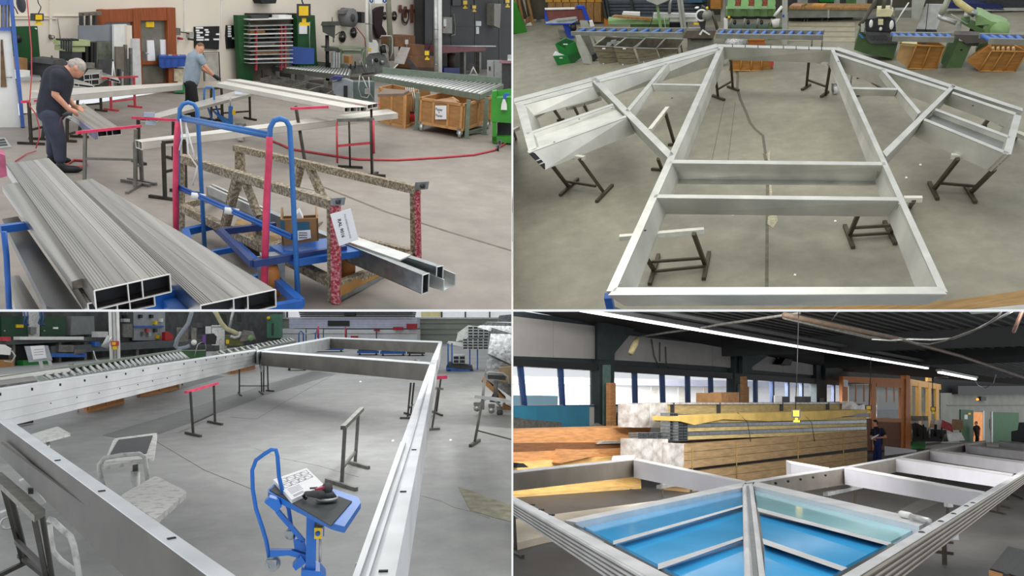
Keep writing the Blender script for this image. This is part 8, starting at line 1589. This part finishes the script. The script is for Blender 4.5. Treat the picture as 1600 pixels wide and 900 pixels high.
solo(MB(r).slab(r.face(1595,705),[(1580,700),(1612,702),(1612,660),(1592,660),(1590,672),(1580,674)],0,.6),'drill_machine',M_dark,'dark machine at the right edge by the green door','machine'); solo(MB(r).slab(r.face(1430,720),[(1382,712),(1432,706),(1432,703),(1382,697)],0,.2),'white_board',MD_face,'white board on edge behind the long back beam','board')
pendant(r.face(1244,790),1244,646,14,13,'nearest yellow crane control hanging in front of the wrapped stack',[(1243,640),(1246,560),(1248,484)]); pendant(r.face(1358,730),1357,637,10,8,'yellow crane control hanging before the cabin window',[(1358,633),(1360,590),(1361,557)]); pendant(r.face(1458,710),1458,639,8,7,'yellow crane control hanging at the cabin side glass',[(1458,636),(1457,600),(1458,590)])
solo(MB(r).pt(r.face(1458,710),[(1460,590),(1475,589),(1482,590)],.7),'cable',M_pale,'white cable crossing above the cabin side','cable'); ctube([(1522,592),(1528,602),(1540,606),(1552,599),(1556,585)],.8,.025,'hanging_cable',M_pale,'pale cable hanging in a loop behind the short strip light','cable','sagging cables')
# people
Pp = r.face(1370,722); MPb = mat('overall_blue',(30,42,96),.85,0,.15,6)
J = dict(head=(1367,661,0),neck=(1369,668,0),nose=(1362,664,-.05),chest=(1372,676,0),hip=(1372,694,0),sho_a=(1378,672,-.15),elb_a=(1384,683,-.2),wri_a=(1372,684,-.3),hand_a=(1367,684,-.3),sho_b=(1364,673,.1),elb_b=(1361,684,-.1),wri_b=(1364,687,-.3),hand_b=(1366,687,-.35),kne_a=(1374,709,-.1),ank_a=(1374,723,-.05),foot_a=(1373,725,-.15),kne_b=(1368,709,.05),ank_b=(1367,723,.1),foot_b=(1365,725,.05))
pt,P,fr = bent_man(Pp,J,'person','person in dark shirt and blue bib overalls holding a white sheet beside the stack',mat('shirt_black',(28,28,34),.85,0,.15,6),MPb,mat('cap_dark',(34,32,34),.8,0,.1,8),s=1.3)
bb = MB(r).slab(Pp,[(1366,694),(1377,694),(1376,680),(1367,680)],-.24,-.19); bb.bd('overall_bib',MPb,pt)
for x in (1366.5,1374.5): MB(r).slab(Pp,[(x,681),(x+2,681),(x+2,670),(x,670)],-.25,-.2).bd('overall_strap',MPb,pt)
solo(MB(r).slab(Pp,[(1361,687),(1372,681),(1374,678),(1362,683)],-.42,-.4),'paper',M_paper,'white sheet held by the person in blue overalls','paper')
Pq = r.face(1527,692)
J = dict(head=(1525,661,0),neck=(1526,665,0),nose=(1522,662,-.05),chest=(1526,670,0),hip=(1527,680,0),sho_a=(1529,667,-.1),elb_a=(1531,673,-.1),wri_a=(1530,679,-.1),hand_a=(1529,681,-.1),sho_b=(1523,667,.1),elb_b=(1521,673,.1),wri_b=(1521,679,0),hand_b=(1521,681,0),kne_a=(1528,686,-.05),ank_a=(1528,691,0),foot_a=(1528,692,-.1),kne_b=(1526,686,.1),ank_b=(1525,691,.1),foot_b=(1524,692,.05))
bent_man(Pq,J,'person','person in dark clothes standing in the warm lit doorway',mat('shirt_brown',(48,30,26),.85),M_black,MATS['cap_dark'],s=1.5)
area('hall_d_rafter_fill',BR,(5.5,12,4.0),(6,22,.8),7,1000,(1,.98,.96),.5)  # unseen fill lamp added to light the rafter faces
# ---------------------------------------------------------------- cut every piece at the edge of its own hall
bpy.context.view_layer.update()
def cut_to_hall():
    for o in list(COL.objects):
        if o.type != 'MESH' or o.name not in ROOM: continue
        r = ROOM[o.name]; x0,x1,y0,y1 = r.clip
        planes = []
        if x0 is not None: planes.append(V((1,-(x0-800)/F,0)))
        if x1 is not None: planes.append(-V((1,-(x1-800)/F,0)))
        if y0 is not None: planes.append(-V((0,-(450-y0)/F,1)))
        if y1 is not None: planes.append(V((0,-(450-y1)/F,1)))
        mw = o.matrix_world; wv = [mw @ v.co - CAM for v in o.data.vertices]
        for n in planes:
            ds = [p.dot(n) for p in wv]
            if not ds or min(ds) >= -1e-6: continue
            if max(ds) <= 0:
                ch = list(o.children)
                if not ch: bpy.data.objects.remove(o); o = None
                break
            inv = mw.inverted(); co = inv @ CAM; nl = (mw.to_3x3().transposed() @ n).normalized()
            bm = bmesh.new(); bm.from_mesh(o.data)
            g = bm.verts[:]+bm.edges[:]+bm.faces[:]
            res = bmesh.ops.bisect_plane(bm,geom=g,dist=1e-6,plane_co=co,plane_no=nl,clear_inner=True)
            ed = [e for e in res['geom_cut'] if isinstance(e,bmesh.types.BMEdge)]
            if ed:
                try: bmesh.ops.holes_fill(bm,edges=ed,sides=0)
                except Exception: pass
            bm.to_mesh(o.data); bm.free(); o.data.update()
            wv = [mw @ v.co - CAM for v in o.data.vertices]
            if not wv: break
cut_to_hall()
bpy.context.view_layer.update()
